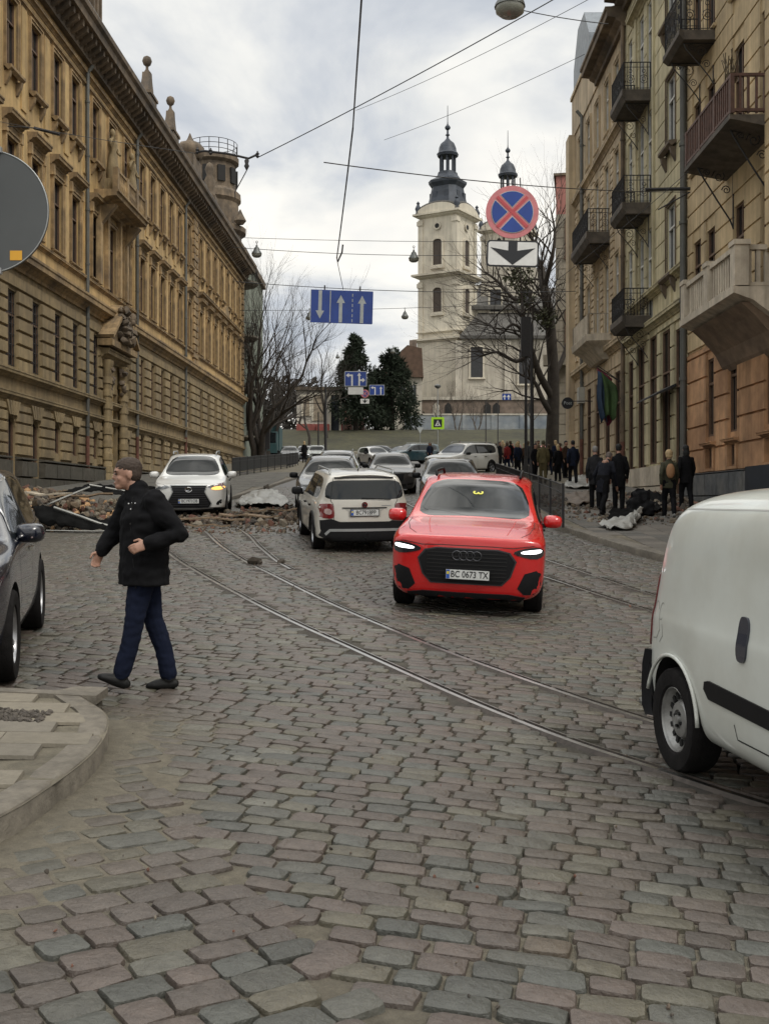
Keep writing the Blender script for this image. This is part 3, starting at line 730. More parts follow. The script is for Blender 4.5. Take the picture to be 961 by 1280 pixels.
# corner quoins of the end pavilion
b = MB(); z = 10.8; k = 0
for xq in (lx(73.2), lx(72.4), .5):
    z = 10.8; k = 0
    while z < 20.4:
        hw = .42 if k % 2 else .3
        b.loft([[(xq-hw+q, y, z+q), (xq+hw-q, y, z+q), (xq+hw-q, y, z+.42-q), (xq-hw+q, y, z+.42-q)] for y, q in ((0, 0), (.16, .03))]); z += .47; k += 1
b.build('quoins', M_trim, lb)
b = MB(); mould(b, lx(91.5), lx(74.0), cprof(15.7, .35, .45)); b.prism([(lx(84)-1.3, 16.06), (lx(84)+1.3, 16.06), (lx(84), 16.9)], 0, .4); b.build('pavilion_cornice', M_trim, lb)
# panels between the top-floor windows: shallow pilaster strips
b = MB()
for p, q in zip(sorted(bays), sorted(bays)[1:]):
    if q - p < 3.2: c = lx((p+q)/2); b.box(c-.28, c+.28, 0, .05, 16.2, 20.05); b.box(c-.25, c+.25, .0, .07, 11.7, 15.4)
b.build('pilaster_strips', M_ochre, lb)
# entrance: carved portal with columns, broken pediment, balcony and two statues above
b = MB()
for s in (-1, 1):
    for xx in (1.25, 1.62):
        x = xm + s*xx; z = 3.0; k = 0
        b.lathe([(.24, 2.2), (.24, 2.9), (.16, 3.0), (.15, 7.9), (.22, 8.05), (.25, 8.3)], (x, .22, 0), 10)
        while z < 7.7: b.lathe([(.20, z), (.20, z+.3)], (x, .22, 0), 10); z += .6
mould(b, xm-2.1, xm+2.1, cprof(8.3, .5, .5))
b.build('portal_columns', M_ochst, lb, auto=40)
b = MB(); b.prism([(xm-2.2, 9.2), (xm+2.2, 9.2), (xm+2.2, 9.4), (xm+.5, 10.9), (xm, 11.15), (xm-.5, 10.9), (xm-2.2, 9.4)], 0, .55)
b.prism([(xm-2.35, 8.9), (xm+2.35, 8.9), (xm+2.4, 9.2), (xm-2.4, 9.2)], 0, .7)
for s in (-1, 1): b.rbox((xm+s*1.25, .35, 10.15), (2.9, .9, .16), (0, s*.62, 0))
b.build('pediment', M_trim, lb)
b = MB(); rng = random.Random(3)
for k in range(60): b.rock((xm+rng.uniform(-.9, .9), rng.uniform(.6, .95), 9.3+rng.uniform(0, 1.5)), rng.uniform(.12, .28), rng=rng)
for k in range(30): b.rock((xm+rng.choice((-1, 1))*rng.uniform(1.0, 1.3), rng.uniform(.2, .4), rng.uniform(6.9, 8.2)), rng.uniform(.1, .2), rng=rng)
b.build('carved_crest', M_corn, lb, auto=50)
b = MB(); b.box(xm-1.0, xm+1.0, -.3, -.22, 2.0, 6.9); b.build('portal_door', mat('ochre_timber_door', (.30, .17, .055), .6, var=.2, scale=3), lb)
b = MB(); b.box(xm-.04, xm+.04, -.22, -.16, 2.0, 5.5); b.box(xm-1, xm+1, -.22, -.12, 5.5, 5.7)
for s in (-1, 1):
    for z in (2.9, 4.2): b.box(xm+s*.5-.32, xm+s*.5+.32, -.22, -.19, z, z+1.0)
b.build('door_panels', mat('dark_timber', (.08, .05, .03), .6, var=.2), lb)
b = MB(); mould(b, xm-2.9, xm+2.9, cprof(15.4, .55, 1.15)); b.box(xm-2.7, xm+2.7, .9, 1.0, 15.98, 16.1); b.box(xm-2.7, xm+2.7, .88, 1.04, 16.85, 16.97)
for s in (-2.65, -.9, .9, 2.65): b.box(xm+s-.16, xm+s+.16, .84, 1.08, 15.96, 17.0)
x = xm-2.4
while x < xm+2.5: b.lathe([(.05, 16.1), (.09, 16.35), (.045, 16.6), (.07, 16.85)], (x, .95, 0), 6); x += .25
for s in (-1, 1): b.prism([(0, 15.4), (.9, 15.4), (0, 14.3)], xm+s*2.2-.2, xm+s*2.2+.2, 'yz')
b.build('stone_balcony', M_trim, lb)
def statue(b, x, y, z, s=1.0, lean=.1):
    b.loft([[(x + r_*math.cos(a)*1.0 + lean*h_*.1, y + r_*.8*math.sin(a), z + h_*s) for a in [2*math.pi*k/10 for k in range(10)]] for (r_, h_) in ((.34*s, 0), (.36*s, .2), (.30*s, .7), (.24*s, 1.05), (.20*s, 1.25), (.27*s, 1.5), (.25*s, 1.75), (.09*s, 1.86), (.08*s, 1.93), (.14*s, 2.0), (.15*s, 2.12), (.1*s, 2.24), (.02, 2.28))])
    b.tube([(x-.25*s, y, z+1.7*s), (x-.4*s, y+.15, z+1.35*s), (x-.2*s, y+.3, z+1.15*s)], [.09*s, .08*s, .06*s], 6)
    b.tube([(x+.25*s, y, z+1.7*s), (x+.42*s, y+.1, z+1.4*s), (x+.48*s, y+.25, z+1.75*s)], [.09*s, .08*s, .05*s], 6)
b = MB()
for s in (-1.75, 1.75): b.box(xm+s-.35, xm+s+.35, .25, .85, 15.97, 16.7); statue(b, xm+s, .55, 16.7, 1.05)
b.build('facade_statues', M_ochst, lb, auto=50)
b = MB()
for s in (-1, 1): b.box(xm+s*2.35-.2, xm+s*2.35+.2, 0, .22, 11.7, 15.39); b.box(xm+s*1.1-.16, xm+s*1.1+.16, 0, .22, 11.7, 15.39)
b.build('central_pilasters', M_trim, lb)
# things on the roof edge: attic block, ball finials, urn
b = MB()
for (Y, w_, z1) in ((42.5, 4.6, 29.5), (49.0, 1.6, 26.0)):
    x = lx(Y); b.box(x-w_/2, x+w_/2, -2.2, .2, 22.4, z1-.6); mould(b, x-w_/2-.25, x+w_/2+.25, [(-2.3, z1-.6), (.45, z1-.6), (.5, z1-.2), (.5, z1), (-2.3, z1)])
    k = x-w_/2+.2
    while k < x+w_/2-.1: b.box(k, k+.18, .2, .34, 22.7, z1-.8); k += .55
b.build('attic', M_corn, lb)
b = MB()
for Y in (59.6, 65.5):
    x = lx(Y); b.box(x-.8, x+.8, -.35, .35, 22.4, 23.9); b.box(x-.9, x+.9, -.42, .42, 23.9, 24.05); b.prism([(x-.75, 24.05), (x+.75, 24.05), (x+.55, 24.5), (x+.32, 24.9), (x+.2, 25.3), (x-.2, 25.3), (x-.32, 24.9), (x-.55, 24.5)], -.22, .22)
    b.lathe([(.2, 25.3), (.08, 25.5), (.08, 25.65), (.2, 25.75), (.27, 25.95), (.2, 26.15), (.05, 26.24)], (x, 0, 0), 12)
b.build('ball_finial', M_corn, lb, auto=50)
b = MB(); x = lx(71.4); b.box(x-1.4, x+1.4, -.6, .5, 22.4, 24.3); b.lathe([(.7, 24.3), (.95, 24.6), (.95, 25.0), (.7, 25.3), (.3, 25.45), (.15, 25.7), (.03, 26.0)], (x, 0, 0), 8); b.build('roof_urn', M_corn, lb, auto=50)
b = MB(); x = lx(78.5); b.box(x-.6, x+.6, -.3, .5, 22.4, 23.8); b.lathe([(.5, 23.8), (.3, 24.2), (.45, 24.9), (.2, 25.4), (.35, 25.8), (.2, 26.2), (.05, 26.3)], (x, 0, 0), 8)
x = lx(74.5); b.box(x-.5, x+.5, -.3, .5, 22.4, 23.6)
b.build('roof_ornament', M_corn, lb, auto=50)
# ---------------------------------------------------------------- LEFT far: house with a round corner turret and rounded balconies
M_grst = mat('greyed_stucco', (.20, .18, .14), .85, var=.2, scale=1.5, streak=.4, bump=.3, dirt=((.09, .08, .065), .6, .4))
M_green = mat('pale_green_stucco', (.19, .21, .165), .85, var=.15, scale=1.5, streak=.3)
tb = empty('turret_house', (-17.2, 100, 0), 0, 'dark house with a round railed corner turret behind the far ochre facade end', 'building')
tz = lambda y: EZ + (HY - y)/F*100
b = MB(); b.box(-12, 4.6, -3.8, 12, 3, tz(330)); b.build('wall', M_green, tb)
b = MB(); b.box(-12, 4.9, -4.1, 12.2, tz(330), tz(322)); b.prism([(-12, tz(322)), (4.4, tz(322)), (1.5, tz(285)), (-12, tz(285))], -3.6, 12); b.build('roof', M_corn, tb)
b = MB(); b.lathe([(2.6, tz(360)), (2.6, tz(302)), (3.0, tz(298)), (3.0, tz(292)), (2.4, tz(289)), (2.3, tz(262)), (2.55, tz(258)), (2.5, tz(250)), (2.1, tz(245)), (2.0, tz(215)), (2.35, tz(212)), (2.35, tz(206)), (1.9, tz(205))], (1.6, -1.6, 0), 20); b.build('turret', M_corn, tb, auto=35)
b = MB()
for k in range(16):
    a = 2*math.pi*k/16; b.tube([(1.6+2.2*math.cos(a), -1.6+2.2*math.sin(a), tz(206)), (1.6+2.2*math.cos(a), -1.6+2.2*math.sin(a), tz(188))], .035, 4)
for z in (tz(188), tz(194), tz(200)): b.tube([(1.6+2.2*math.cos(2*math.pi*k/24), -1.6+2.2*math.sin(2*math.pi*k/24), z) for k in range(25)], .03, 4)
b.build('turret_railing', M_iron, tb)
b = MB()
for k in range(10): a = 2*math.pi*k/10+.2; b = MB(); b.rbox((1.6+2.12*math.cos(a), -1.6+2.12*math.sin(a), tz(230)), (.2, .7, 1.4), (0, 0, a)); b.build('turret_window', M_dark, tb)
b = MB(); b.lathe([(.3, tz(292)), (.55, tz(288)), (.25, tz(280)), (.05, tz(274))], (4.3, -3.3, 0), 10); b.build('roof_ornament', M_corn, tb)
for ypx in (352, 420, 485, 545):
    b = MB(); z = EZ + (HY-ypx)/F*96; b.lathe([(1.5, z-.35), (1.75, z-.15), (1.75, z)], (4.2, -3.4, 0), 20); q = b.build('balcony', M_grst, tb, auto=40)
    b = MB()
    for k in range(20):
        a = 2*math.pi*k/20; b.tube([(4.2+1.65*math.cos(a), -3.4+1.65*math.sin(a), z), (4.2+1.65*math.cos(a), -3.4+1.65*math.sin(a), z+1.05)], .025, 4)
    b.tube([(4.2+1.65*math.cos(2*math.pi*k/24), -3.4+1.65*math.sin(2*math.pi*k/24), z+1.05) for k in range(25)], .035, 4); b.build('railing', M_iron, q)
Wd = win_tpl('tw', 1.2, 2.3, M_wfb, surround=(.15, .06), smat=M_grst, depth=-.03)
for ypx in (352, 420, 485): 
    o = put_win(Wd, tb, 2.4, EZ + (HY-ypx)/F*96 + .2, 0); o.rotation_euler = (0, 0, R(180)); o.location.y = -3.84
# ================================================================ RIGHT SIDE: three tenement houses
M_r1 = mat('beige_stucco', (.50, .385, .225), .85, var=.1, scale=2, var2=.14, scale2=.3, streak=.28, bump=.2, dirt=((.19, .14, .085), .5, .45))
M_r1o = mat('orange_stucco', (.42, .24, .125), .85, var=.14, scale=2, var2=.2, scale2=.5, streak=.3, bump=.25, dirt=((.20, .095, .045), .75, .35))
M_r2 = mat('pale_green_yellow_stucco', (.48, .425, .27), .85, var=.1, scale=2, var2=.14, scale2=.3, streak=.3, bump=.2, dirt=((.17, .155, .11), .5, .4))
M_r3 = mat('cream_stucco', (.50, .40, .265), .85, var=.12, scale=2, var2=.15, scale2=.3, streak=.35, bump=.25, dirt=((.15, .11, .08), .55, .5))
M_cream = mat('white_balcony_stone', (.50, .44, .35), .8, var=.12, scale=4, streak=.3, bump=.3, dirt=((.25, .21, .16), .5, .8))
M_slabd = mat('sooty_slab', (.09, .075, .06), .85, var=.3, scale=3, bump=.4, dirt=((.03, .028, .025), .7, 1.2))
M_brnw = mat('brown_timber', (.085, .042, .03), .65, var=.3, scale=6)
M_graypl = mat('grey_plinth', (.075, .08, .085), .8, var=.25, scale=4, bump=.4, dirt=((.16, .15, .13), .5, 1.0))
M_dkpl = mat('dark_plinth_paint', (.012, .016, .024), .6, var=.2, scale=3)
def house(name, Y0, Y1, label, dx=0.0):
    """an empty whose x axis runs along the street (away from the camera) and y axis out over the pavement"""
    o = empty(name, (9 - dx + .0204*Y0, Y0, 0), R(90) - math.atan(.0204), label, 'building'); return o
def railing(b, x0, x1, y1, z0, h, step=.12, r=.012, orn=True, y0=0.0, ends=True):
    segs = [((x0, y1), (x1, y1))] + ([((x0, y0), (x0, y1)), ((x1, y0), (x1, y1))] if ends else [])
    for (a, c) in segs:
        L = math.hypot(c[0]-a[0], c[1]-a[1]); n = max(2, int(L/step))
        for z in (z0+.04, z0+h, z0+h*.82 if orn else z0+h): b.tube([(a[0], a[1], z), (c[0], c[1], z)], .02 if z > z0+h*.9 else .013, 4, False)
        for i in range(n+1):
            t = i/n; x, y = lerp(a[0], c[0], t), lerp(a[1], c[1], t)
            b.tube([(x, y, z0), (x, y, z0+h)], r if i % n else r*1.8, 4, False)
        if orn:
            m = max(1, int(L/.42)); ux, uy = (c[0]-a[0])/L, (c[1]-a[1])/L
            for i in range(m):
                cx = (i+.5)*L/m
                for rr, zc in ((.14, .38), (.07, .38), (.06, .68)):
                    b.tube([(a[0]+ux*(cx+rr*math.cos(q)), a[1]+uy*(cx+rr*math.cos(q)), z0+h*zc+rr*math.sin(q)*1.15) for q in [2*math.pi*k/8 for k in range(9)]], .013, 3, False)
def scroll(b, x, yout, z, hh=1.2, r=.018):
    """an iron bracket with scrolls under a balcony"""
    b.tube([(x, yout, z), (x, yout*.9, z-.2), (x, yout*.45, z-hh*.55), (x, .12, z-hh*.85), (x, .02, z-hh)], r, 5)
    b.tube([(x, .03, z), (x, .03, z-hh)], r, 5); b.tube([(x, 0, z-.02), (x, yout, z-.02)], r, 5)
    for (cy, cz, rr) in ((yout*.42, z-.25, .2), (yout*.75, z-.14, .1), (.22, z-.62, .13)):
        b.tube([(x, cy+rr*(1-k/16)*math.cos(k*.75), cz+rr*(1-k/16)*math.sin(k*.75)) for k in range(14)], r*.6, 4)
def balcony(parent, x0, x1, z, out=1.05, h=1.0, slab_m=None, orn=True, step=.12, r=.012, brackets=True, railm=None, slab_h=.28, name='balcony'):
    b = MB(); b.loft([[(x0, 0, z-slab_h), (x1, 0, z-slab_h), (x1, 0, z), (x0, 0, z)], [(x0, out*.9, z-slab_h), (x1, out*.9, z-slab_h), (x1, out*.9, z), (x0, out*.9, z)], [(x0-.04, out+.04, z-slab_h*.5), (x1+.04, out+.04, z-slab_h*.5), (x1+.04, out+.04, z+.01), (x0-.04, out+.04, z+.01)]])
    o = b.build(name, slab_m or M_slabd, parent)
    b = MB(); railing(b, x0+.03, x1-.03, out-.03, z+.01, h, step, r, orn); b.build('railing', railm or M_iron, o)
    if brackets:
        for x in (x0+.25, x1-.25):
            b = MB(); scroll(b, x, out*.85, z-slab_h-.001); b.build('bracket', M_iron, o)
    return o
# ---- nearest house: beige above, orange-brown below
h1 = house('beige_tenement', 14.0, 34.6, 'nearest right house, beige banded stucco over orange-brown ground floor, timber and stone balconies')
L1 = 34.6-14.0; f1 = lambda Y: Y-14.0
H = []
for Y in (16.5, 19.5, 22.4, 25.2, 26.9, 29.2, 31.9, 33.4):
    x = f1(Y)
    H += [(x-.5, x+.5, 11.3 if 25 < Y < 30 else 11.9, 14.0), (x-.5, x+.5, 15.5, 18.2), (x-.5, x+.5, 19.8, 22.2), (x-.48, x+.48, 6.9 if 25 < Y < 30 else 7.3, 9.7)]
N_ = [(f1(Y)-.42, f1(Y)+.42, 3.55, 5.85) for Y in (17.5, 20.5, 23.4, 26.6, 29.7, 31.9)]
S_ = [(f1(Y)-.34, f1(Y)+.34, 2.6, 3.2) for Y in (17.5, 20.5, 23.4, 26.6, 29.7, 31.9)]
b = MB(); hole_wall(b, 0, L1, 6.3, 23.5, H, depth=.15); b.box(-.02, 0, -10, 0, 0, 23.5); b.build('wall', M_r1, h1, fix=False)
b = MB(); hole_wall(b, 0, L1, 0, 6.3, N_ + S_, depth=.13); b.build('ground_floor_wall', M_r1o, h1, fix=False)
b = MB(); bands(b, 0, L1, 6.35, 23.2, .62, .035, H, t=.045, ch=.012); b.build('stucco_bands', M_r1, h1)
b = MB(); bands(b, 0, L1, 2.5, 6.28, .72, .035, N_ + S_, t=.06, ch=.015)
b.build('ground_floor_bands', M_r1o, h1)
b = MB(); b.box(0, L1, 0, .14, .1, 2.48); bands(b, 0, L1, .5, 2.5, .65, .02, [], t=.05, y=.14, xjoint=1.2); b.build('plinth', M_graypl, h1)
b = MB(); b.box(f1(24.5), f1(27.8), .2, .3, .4, 2.52); b.build('painted_plinth_block', M_dkpl, h1)
b = MB()
for q in S_: c = (q[0]+q[1])/2; mould(b, c-.62, c+.62, cprof(3.21, .16, .22)); b.box(c-.5, c+.5, 0, .09, 2.52, 2.6); b.box(c-.5, c-.34, 0, .1, 2.6, 3.2); b.box(c+.34, c+.5, 0, .1, 2.6, 3.2)
b.build('cellar_window_surround', M_r1o, h1)
# projecting pilaster towards the near end, as broad as it shows at the picture's edge
b = MB(); b.box(f1(24.6), f1(26.9)-.9, 0, .35, 7.6, 23.4); bands(b, f1(24.6), f1(26.0), 7.65, 23.2, .62, .035, [], t=.045, y=.35)
for z in (7.0,): b.loft([[(f1(24.5), 0, z), (f1(26.1), 0, z), (f1(26.1), .35, z+.6), (f1(24.5), .35, z+.6)], [(f1(24.5), 0, z+.6), (f1(26.1), 0, z+.6), (f1(26.1), .4, z+.601), (f1(24.5), .4, z+.601)]])
b.build('pilaster', M_r1, h1)
W1 = win_tpl('R1', 1.0, 2.5, M_wfb, bars=(1, 2), depth=.12)
for q in H: put_win(win_tpl('R1_%.1f_%.1f' % (q[1]-q[0], q[3]-q[2]), q[1]-q[0], q[3]-q[2], M_wfb, bars=(1, 2), sill=(.14, .12), smat=M_r1, depth=.12), h1, (q[0]+q[1])/2, q[2])
for q in N_: put_win(win_tpl('R1n', .84, 2.3, M_wfb, bars=(1, 2), depth=.10), h1, (q[0]+q[1])/2, q[2])
for q in S_: put_win(win_tpl('R1s', .68, .6, M_wfb, bars=(1, 1), depth=.10), h1, (q[0]+q[1])/2, q[2])
b = MB(); mould(b, 0, L1, cprof(22.6, .9, .9)); b.build('cornice', M_r1, h1)
b = MB(); mould(b, 0, L1, [(.8, 23.5), (-9, 26), (-9, 23.4)]); b.build('roof', M_roofd, h1)
b = MB(); b.tube([(L1-.05, .16, 1.5), (L1-.05, .16, 22.6)], .11, 10)
for k in range(8): b.tube([(L1-.05, .16, 3+k*2.5), (L1-.05, .16, 3.1+k*2.5)], .14, 10)
b.build('downpipe', M_zinc, h1, auto=40)
# timber balcony with baluster boards
z = 10.95; x0, x1 = f1(26.0), f1(30.3)
b = MB(); b.loft([[(x0, 0, z-.35), (x1, 0, z-.35), (x1, 0, z), (x0, 0, z)], [(x0, 1.1, z-.12), (x1, 1.1, z-.12), (x1, 1.1, z), (x0, 1.1, z)], [(x0, 1.22, z-.1), (x1, 1.22, z-.1), (x1, 1.22, z+.03), (x0, 1.22, z+.03)]])
wb = b.build('timber_balcony', M_slabd, h1)
b = MB()
for (a, c) in (((x0, 1.17), (x1, 1.17)), ((x0, 0), (x0, 1.17)), ((x1, 0), (x1, 1.17))):
    n = int(math.hypot(c[0]-a[0], c[1]-a[1])/.17)
    for i in range(n+1):
        t = i/n; x, y = lerp(a[0], c[0], t), lerp(a[1], c[1], t); b.rbox((x, y, z+.5), (.055 if i % 8 else .1, .055 if i % 8 else .1, .95))
    for zz_ in (.1, .95): b.rbox(((a[0]+c[0])/2, (a[1]+c[1])/2, z+zz_), (abs(c[0]-a[0])+.08, abs(c[1]-a[1])+.08, .07))
b.build('baluster_railing', M_brnw, wb)
for x in (x0+.7, x1-.6):
    b = MB(); scroll(b, x, 1.0, z-.14, 1.7, .024); b.build('bracket', M_iron, wb)
b = MB(); rng = random.Random(5)
for k in range(14):
    x = x0+.4+rng.random()*.5; y = .9+rng.random()*.2; b.tube([(x, y, z+1.0), (x+rng.uniform(-.15, .15), y, z+1.3), (x+rng.uniform(-.3, .3), y+rng.uniform(-.1, .1), z+1.5+rng.random()*.4)], .012, 4)
b.lathe([(.1, z+.99), (.15, z+1.2)], (x0+.6, 1.0, 0), 8)
tag(b.build('balcony_plant', mat('dry_stems', (.08, .06, .035), .9), None), 'dry potted plant standing on the rail of the timber balcony', 'plant'); bpy.data.objects['balcony_plant'].matrix_world = h1.matrix_basis.copy()
# white stone balcony with balusters, on a moulded corbel
z = 6.75; x0, x1 = f1(25.7), f1(30.8)
b = MB(); b.loft([[(x0, 0, z-.9), (x1, 0, z-.9), (x1, 0, z), (x0, 0, z)], [(x0, .75, z-.32), (x1, .75, z-.32), (x1, .75, z), (x0, .75, z)], [(x0, 1.12, z-.18), (x1, 1.12, z-.18), (x1, 1.12, z), (x0, 1.12, z)], [(x0, 1.22, z-.15), (x1, 1.22, z-.15), (x1, 1.22, z+.03), (x0, 1.22, z+.03)]])
sb = b.build('stone_balcony', M_cream, h1)
b = MB(); 
for (x, y) in ((x0+.2, 1.02), (x1-.2, 1.02), ((x0+x1)/2, 1.02)):
    b.box(x-.19, x+.19, y-.17, y+.17, z+.03, z+1.0); b.box(x-.23, x+.23, y-.2, y+.2, z+1.0, z+1.12)
mid_ = (x0+x1)/2
for (p, q) in ((x0+.39, mid_-.19), (mid_+.19, x1-.39)): b.box(p, q, .9, 1.14, z+.9, z+1.02); b.box(p, q, .92, 1.1, z+.03, z+.12)
for s in (x0+.2, x1-.2): b.box(s-.1, s+.1, 0, .85, z+.9, z+1.02); b.box(s-.1, s+.1, 0, .85, z+.03, z+.12)
b.build('parapet', M_cream, sb)
b = MB(); x = x0+.5
while x < x1-.4:
    if abs(x-mid_) > .24: b.box(x-.06, x+.06, .95, 1.08, z+.12, z+.9)
    x += .21
y = .12
while y < .85:
    for s in (x0+.2, x1-.2): b.box(s-.06, s+.06, y, y+.1, z+.12, z+.9)
    y += .21
b.build('balusters', M_cream, sb)
b = MB()
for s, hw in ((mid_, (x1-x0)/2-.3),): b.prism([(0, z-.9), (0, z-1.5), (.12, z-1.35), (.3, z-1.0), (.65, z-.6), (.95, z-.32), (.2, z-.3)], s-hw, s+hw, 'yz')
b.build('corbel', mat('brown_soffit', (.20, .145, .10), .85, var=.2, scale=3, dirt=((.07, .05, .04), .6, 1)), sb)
balcony(h1, f1(31.4), f1(33.35), 15.35, out=1.05, h=1.15, orn=True)
# cable bracket rods on the wall
M_dkgl = mat('shop_glass_dark', (.010, .011, .012), .25, var=.4, spec=.15)
# ---- second house: pale green-yellow
h2 = house('green_yellow_tenement', 34.6, 44.6, 'pale green-yellow banded tenement with three small black iron balconies one above another', dx=-.05)
L2 = 10; f2 = lambda Y: Y-34.6
H = []
for Y in (36.9, 40.2, 41.6, 43.7):
    x = f2(Y); wd = .62 if Y == 36.9 else .45
    for zb, zt in ((9.35, 11.8), (13.75, 16.2), (18.0, 20.3)):
        lo = zb if Y in (36.9, 43.7) else zb - 1.0
        H.append((x-wd, x+wd, lo, zt))
Gd = [(f2(35.8)-.6, f2(35.8)+.6, 1.4, 7.4), (f2(37.6)-.7, f2(37.6)+.7, 3.0, 7.6), (f2(39.6)-.7, f2(39.6)+.7, 3.0, 7.7), (f2(41.6)-.7, f2(41.6)+.7, 2.9, 7.6), (f2(43.5)-.6, f2(43.5)+.6, 2.9, 7.3)]
b = MB(); hole_wall(b, 0, L2, 8.0, 22.2, H, depth=.15); hole_wall(b, 0, L2, 1, 8.0, Gd, depth=.13); b.build('wall', M_r2, h2, fix=False)
b = MB(); bands(b, 0, L2, 9.4, 21.6, .70, .03, H, t=.03, ch=.008); bands(b, 0, L2, 3.0, 7.9, .78, .035, Gd, t=.06, ch=.012); b.build('stucco_bands', M_r2, h2)
b = MB(); mould(b, 0, L2, cprof(7.95, .3, .25)); mould(b, 0, L2, cprof(9.1, .25, .3)); 
for (p, q) in ((.2, 2.0), (2.2, 4.0)): b.box(p, q, 0, .05, 8.35, 9.0)
b.build('belt_course', M_r2, h2)
b = MB(); bands(b, 0, L2, 1.4, 2.95, .8, .02, [h for h in Gd if h[2] < 2.9], t=.14, xjoint=2.1); b.build('plinth', M_cream, h2)
for q in H: put_win(win_tpl('R2_%.1f_%.1f' % (q[1]-q[0], q[3]-q[2]), q[1]-q[0], q[3]-q[2], M_wfr, bars=(1, 2), sill=(.3, .2) if q[1]-q[0] > 1 else None, smat=M_corn, depth=.12, surround=(.1, .03) if q[1]-q[0] > 1 else None), h2, (q[0]+q[1])/2, q[2])
for q in Gd: put_win(win_tpl('R2g_%.1f_%.1f' % (q[1]-q[0], q[3]-q[2]), q[1]-q[0], q[3]-q[2], M_wfb, glass=M_dkgl, bars=(1, 2), depth=.10), h2, (q[0]+q[1])/2, q[2])
# full-height bay strip carrying the balconies
b = MB()
for x in (f2(39.4), f2(42.4)): b.box(x-.12, x+.12, 0, .1, 9.4, 21.6)
mould(b, f2(40.9)-2.2, f2(40.9)+2.2, cprof(20.5, .3, .35)); b.build('bay_frame', M_r2, h2)
for z in (8.55, 12.75, 16.95): balcony(h2, f2(40.1), f2(42.4), z, out=1.02, h=1.0, slab_h=.42)
b = MB(); b.loft([[(x, 0.02, 5.6), (x, .9, 5.15), (x, .9, 5.1), (x, .02, 5.5)] for x in (f2(36.2), f2(38.3))]); b.build('door_canopy', mat('black_canopy', (.02, .018, .018), .7), h2)
b = MB(); mould(b, 0, L2, cprof(21.8, .9, 1.0)); b.build('cornice', M_corn, h2)
b = MB(); mould(b, 0, L2, [(.95, 22.72), (-9, 25.5), (-9, 22)]); b.build('roof', M_roofd, h2)
pipe(h2, f2(44.5), 1.9, 21.9, m=M_corn)
# ---- third house: cream with banded piers
h3 = house('cream_tenement', 44.6, 58.4, 'cream tenement with an iron balcony above a rounded stone balcony and gabled attic', dx=.0)
L3 = 13.8; f3 = lambda Y: Y-44.6
H = []
for Y in (46.0, 48.3, 50.8, 53.2, 55.8):
    x = f3(Y)
    for zb, zt in ((9.6, 12.2), (14.0, 16.6), (18.1, 20.4)): H.append((x-.5, x+.5, zb - (.6 if Y in (48.3, 50.8) and zb < 18 else 0), zt))
Gd = [(f3(Y)-.7, f3(Y)+.7, 3.0, 7.2) for Y in (46.0, 48.3, 50.8, 53.2, 55.8)]
b = MB(); hole_wall(b, 0, L3, 1, 21.5, H + Gd, depth=.13); b.box(L3, L3+.02, -9, 0, 1, 21.5); b.build('wall', M_r3, h3, fix=False)
b = MB(); bands(b, 0, L3, 3.1, 8.0, .72, .03, Gd, t=.05)
for Y in (47.15, 49.55, 52, 54.5, 57): bands(b, f3(Y)-.4, f3(Y)+.4, 9.0, 17.0, .33, .04, [], t=.08, ch=.02)
b.build('stucco_bands', M_r3, h3)
b = MB(); mould(b, 0, L3, cprof(8.1, .4, .3)); mould(b, 0, L3, cprof(17.3, .35, .25)); b.build('belt_course', M_r3, h3)
b = MB(); bands(b, 0, L3, 1.8, 3.0, .6, .02, [], t=.12, xjoint=1.5); b.build('plinth', M_graypl, h3)
for q in H: put_win(win_tpl('R3_%.1f' % (q[3]-q[2]), 1.0, q[3]-q[2], M_wfr, bars=(1, 2), sill=(.14, .12), surround=(.14, .06), smat=M_r3, depth=.10), h3, (q[0]+q[1])/2, q[2])
for q in Gd: put_win(win_tpl('R3g', 1.4, 4.2, M_wfb, glass=M_dkgl, bars=(1, 2), depth=.10), h3, (q[0]+q[1])/2, q[2])
balcony(h3, f3(47.6), f3(52.0), 13.55, out=1.05, h=1.0, slab_h=.5)
z = 9.0; x0, x1 = f3(47.6), f3(52.0)
b = MB(); b.loft([[(x0+.5-q, 0, zc) , (x1-.5+q, 0, zc), (x1-.7+q, .3+yy, zc), (x0+.7-q, .3+yy, zc)] for q, yy, zc in ((0, 0, z-1.0), (.3, .4, z-.5), (.6, .75, z-.25), (.6, .8, z), (.6, .8, z+.05))]); q = b.build('rounded_stone_balcony', M_cream, h3)
b = MB(); railing(b, x0+.1, x1-.1, .98, z+.05, .9, .2, .03, False); b.build('railing', M_cream, q)
b = MB(); mould(b, -.2, 6.3, cprof(21.2, .8, .85)); b.build('cornice', M_corn, h3)
b = MB(); b.box(6.3, L3+.1, -9, .06, 21.2, 23.3); b.box(6.2, L3+.2, -9, .14, 23.3, 23.5); b.build('parapet', M_r3, h3)
b = MB(); mould(b, 0, 6.2, [(.8, 22.02), (-9, 25), (-9, 21.4)]); b.build('roof', mat('red_tin_roof', (.09, .035, .03), .6, var=.2), h3)
b = MB(); x = f3(55.2); b.prism([(x-2.4, 23.5), (x+2.4, 23.5), (x+2.4, 24.6), (x+1.0, 26.2), (x-1.0, 26.2), (x-2.4, 24.6)], -1.6, .1)
b.build('attic_gable', mat('grey_tin', (.18, .20, .22), .5, .4, var=.15), h3)
b = MB(); b.box(f3(57.6), L3+.35, -.2, .35, 3, 21.2); b.build('corner_pier', M_r3, h3)
b = MB(); b.box(f3(54.3), f3(54.9), .03, .35, 6.6, 7.4); b.build('air_conditioner', mat('ac_casing', (.35, .34, .30), .5), h3)
pipe(h3, f3(54.6), 2.6, 21.4, m=M_zinc)
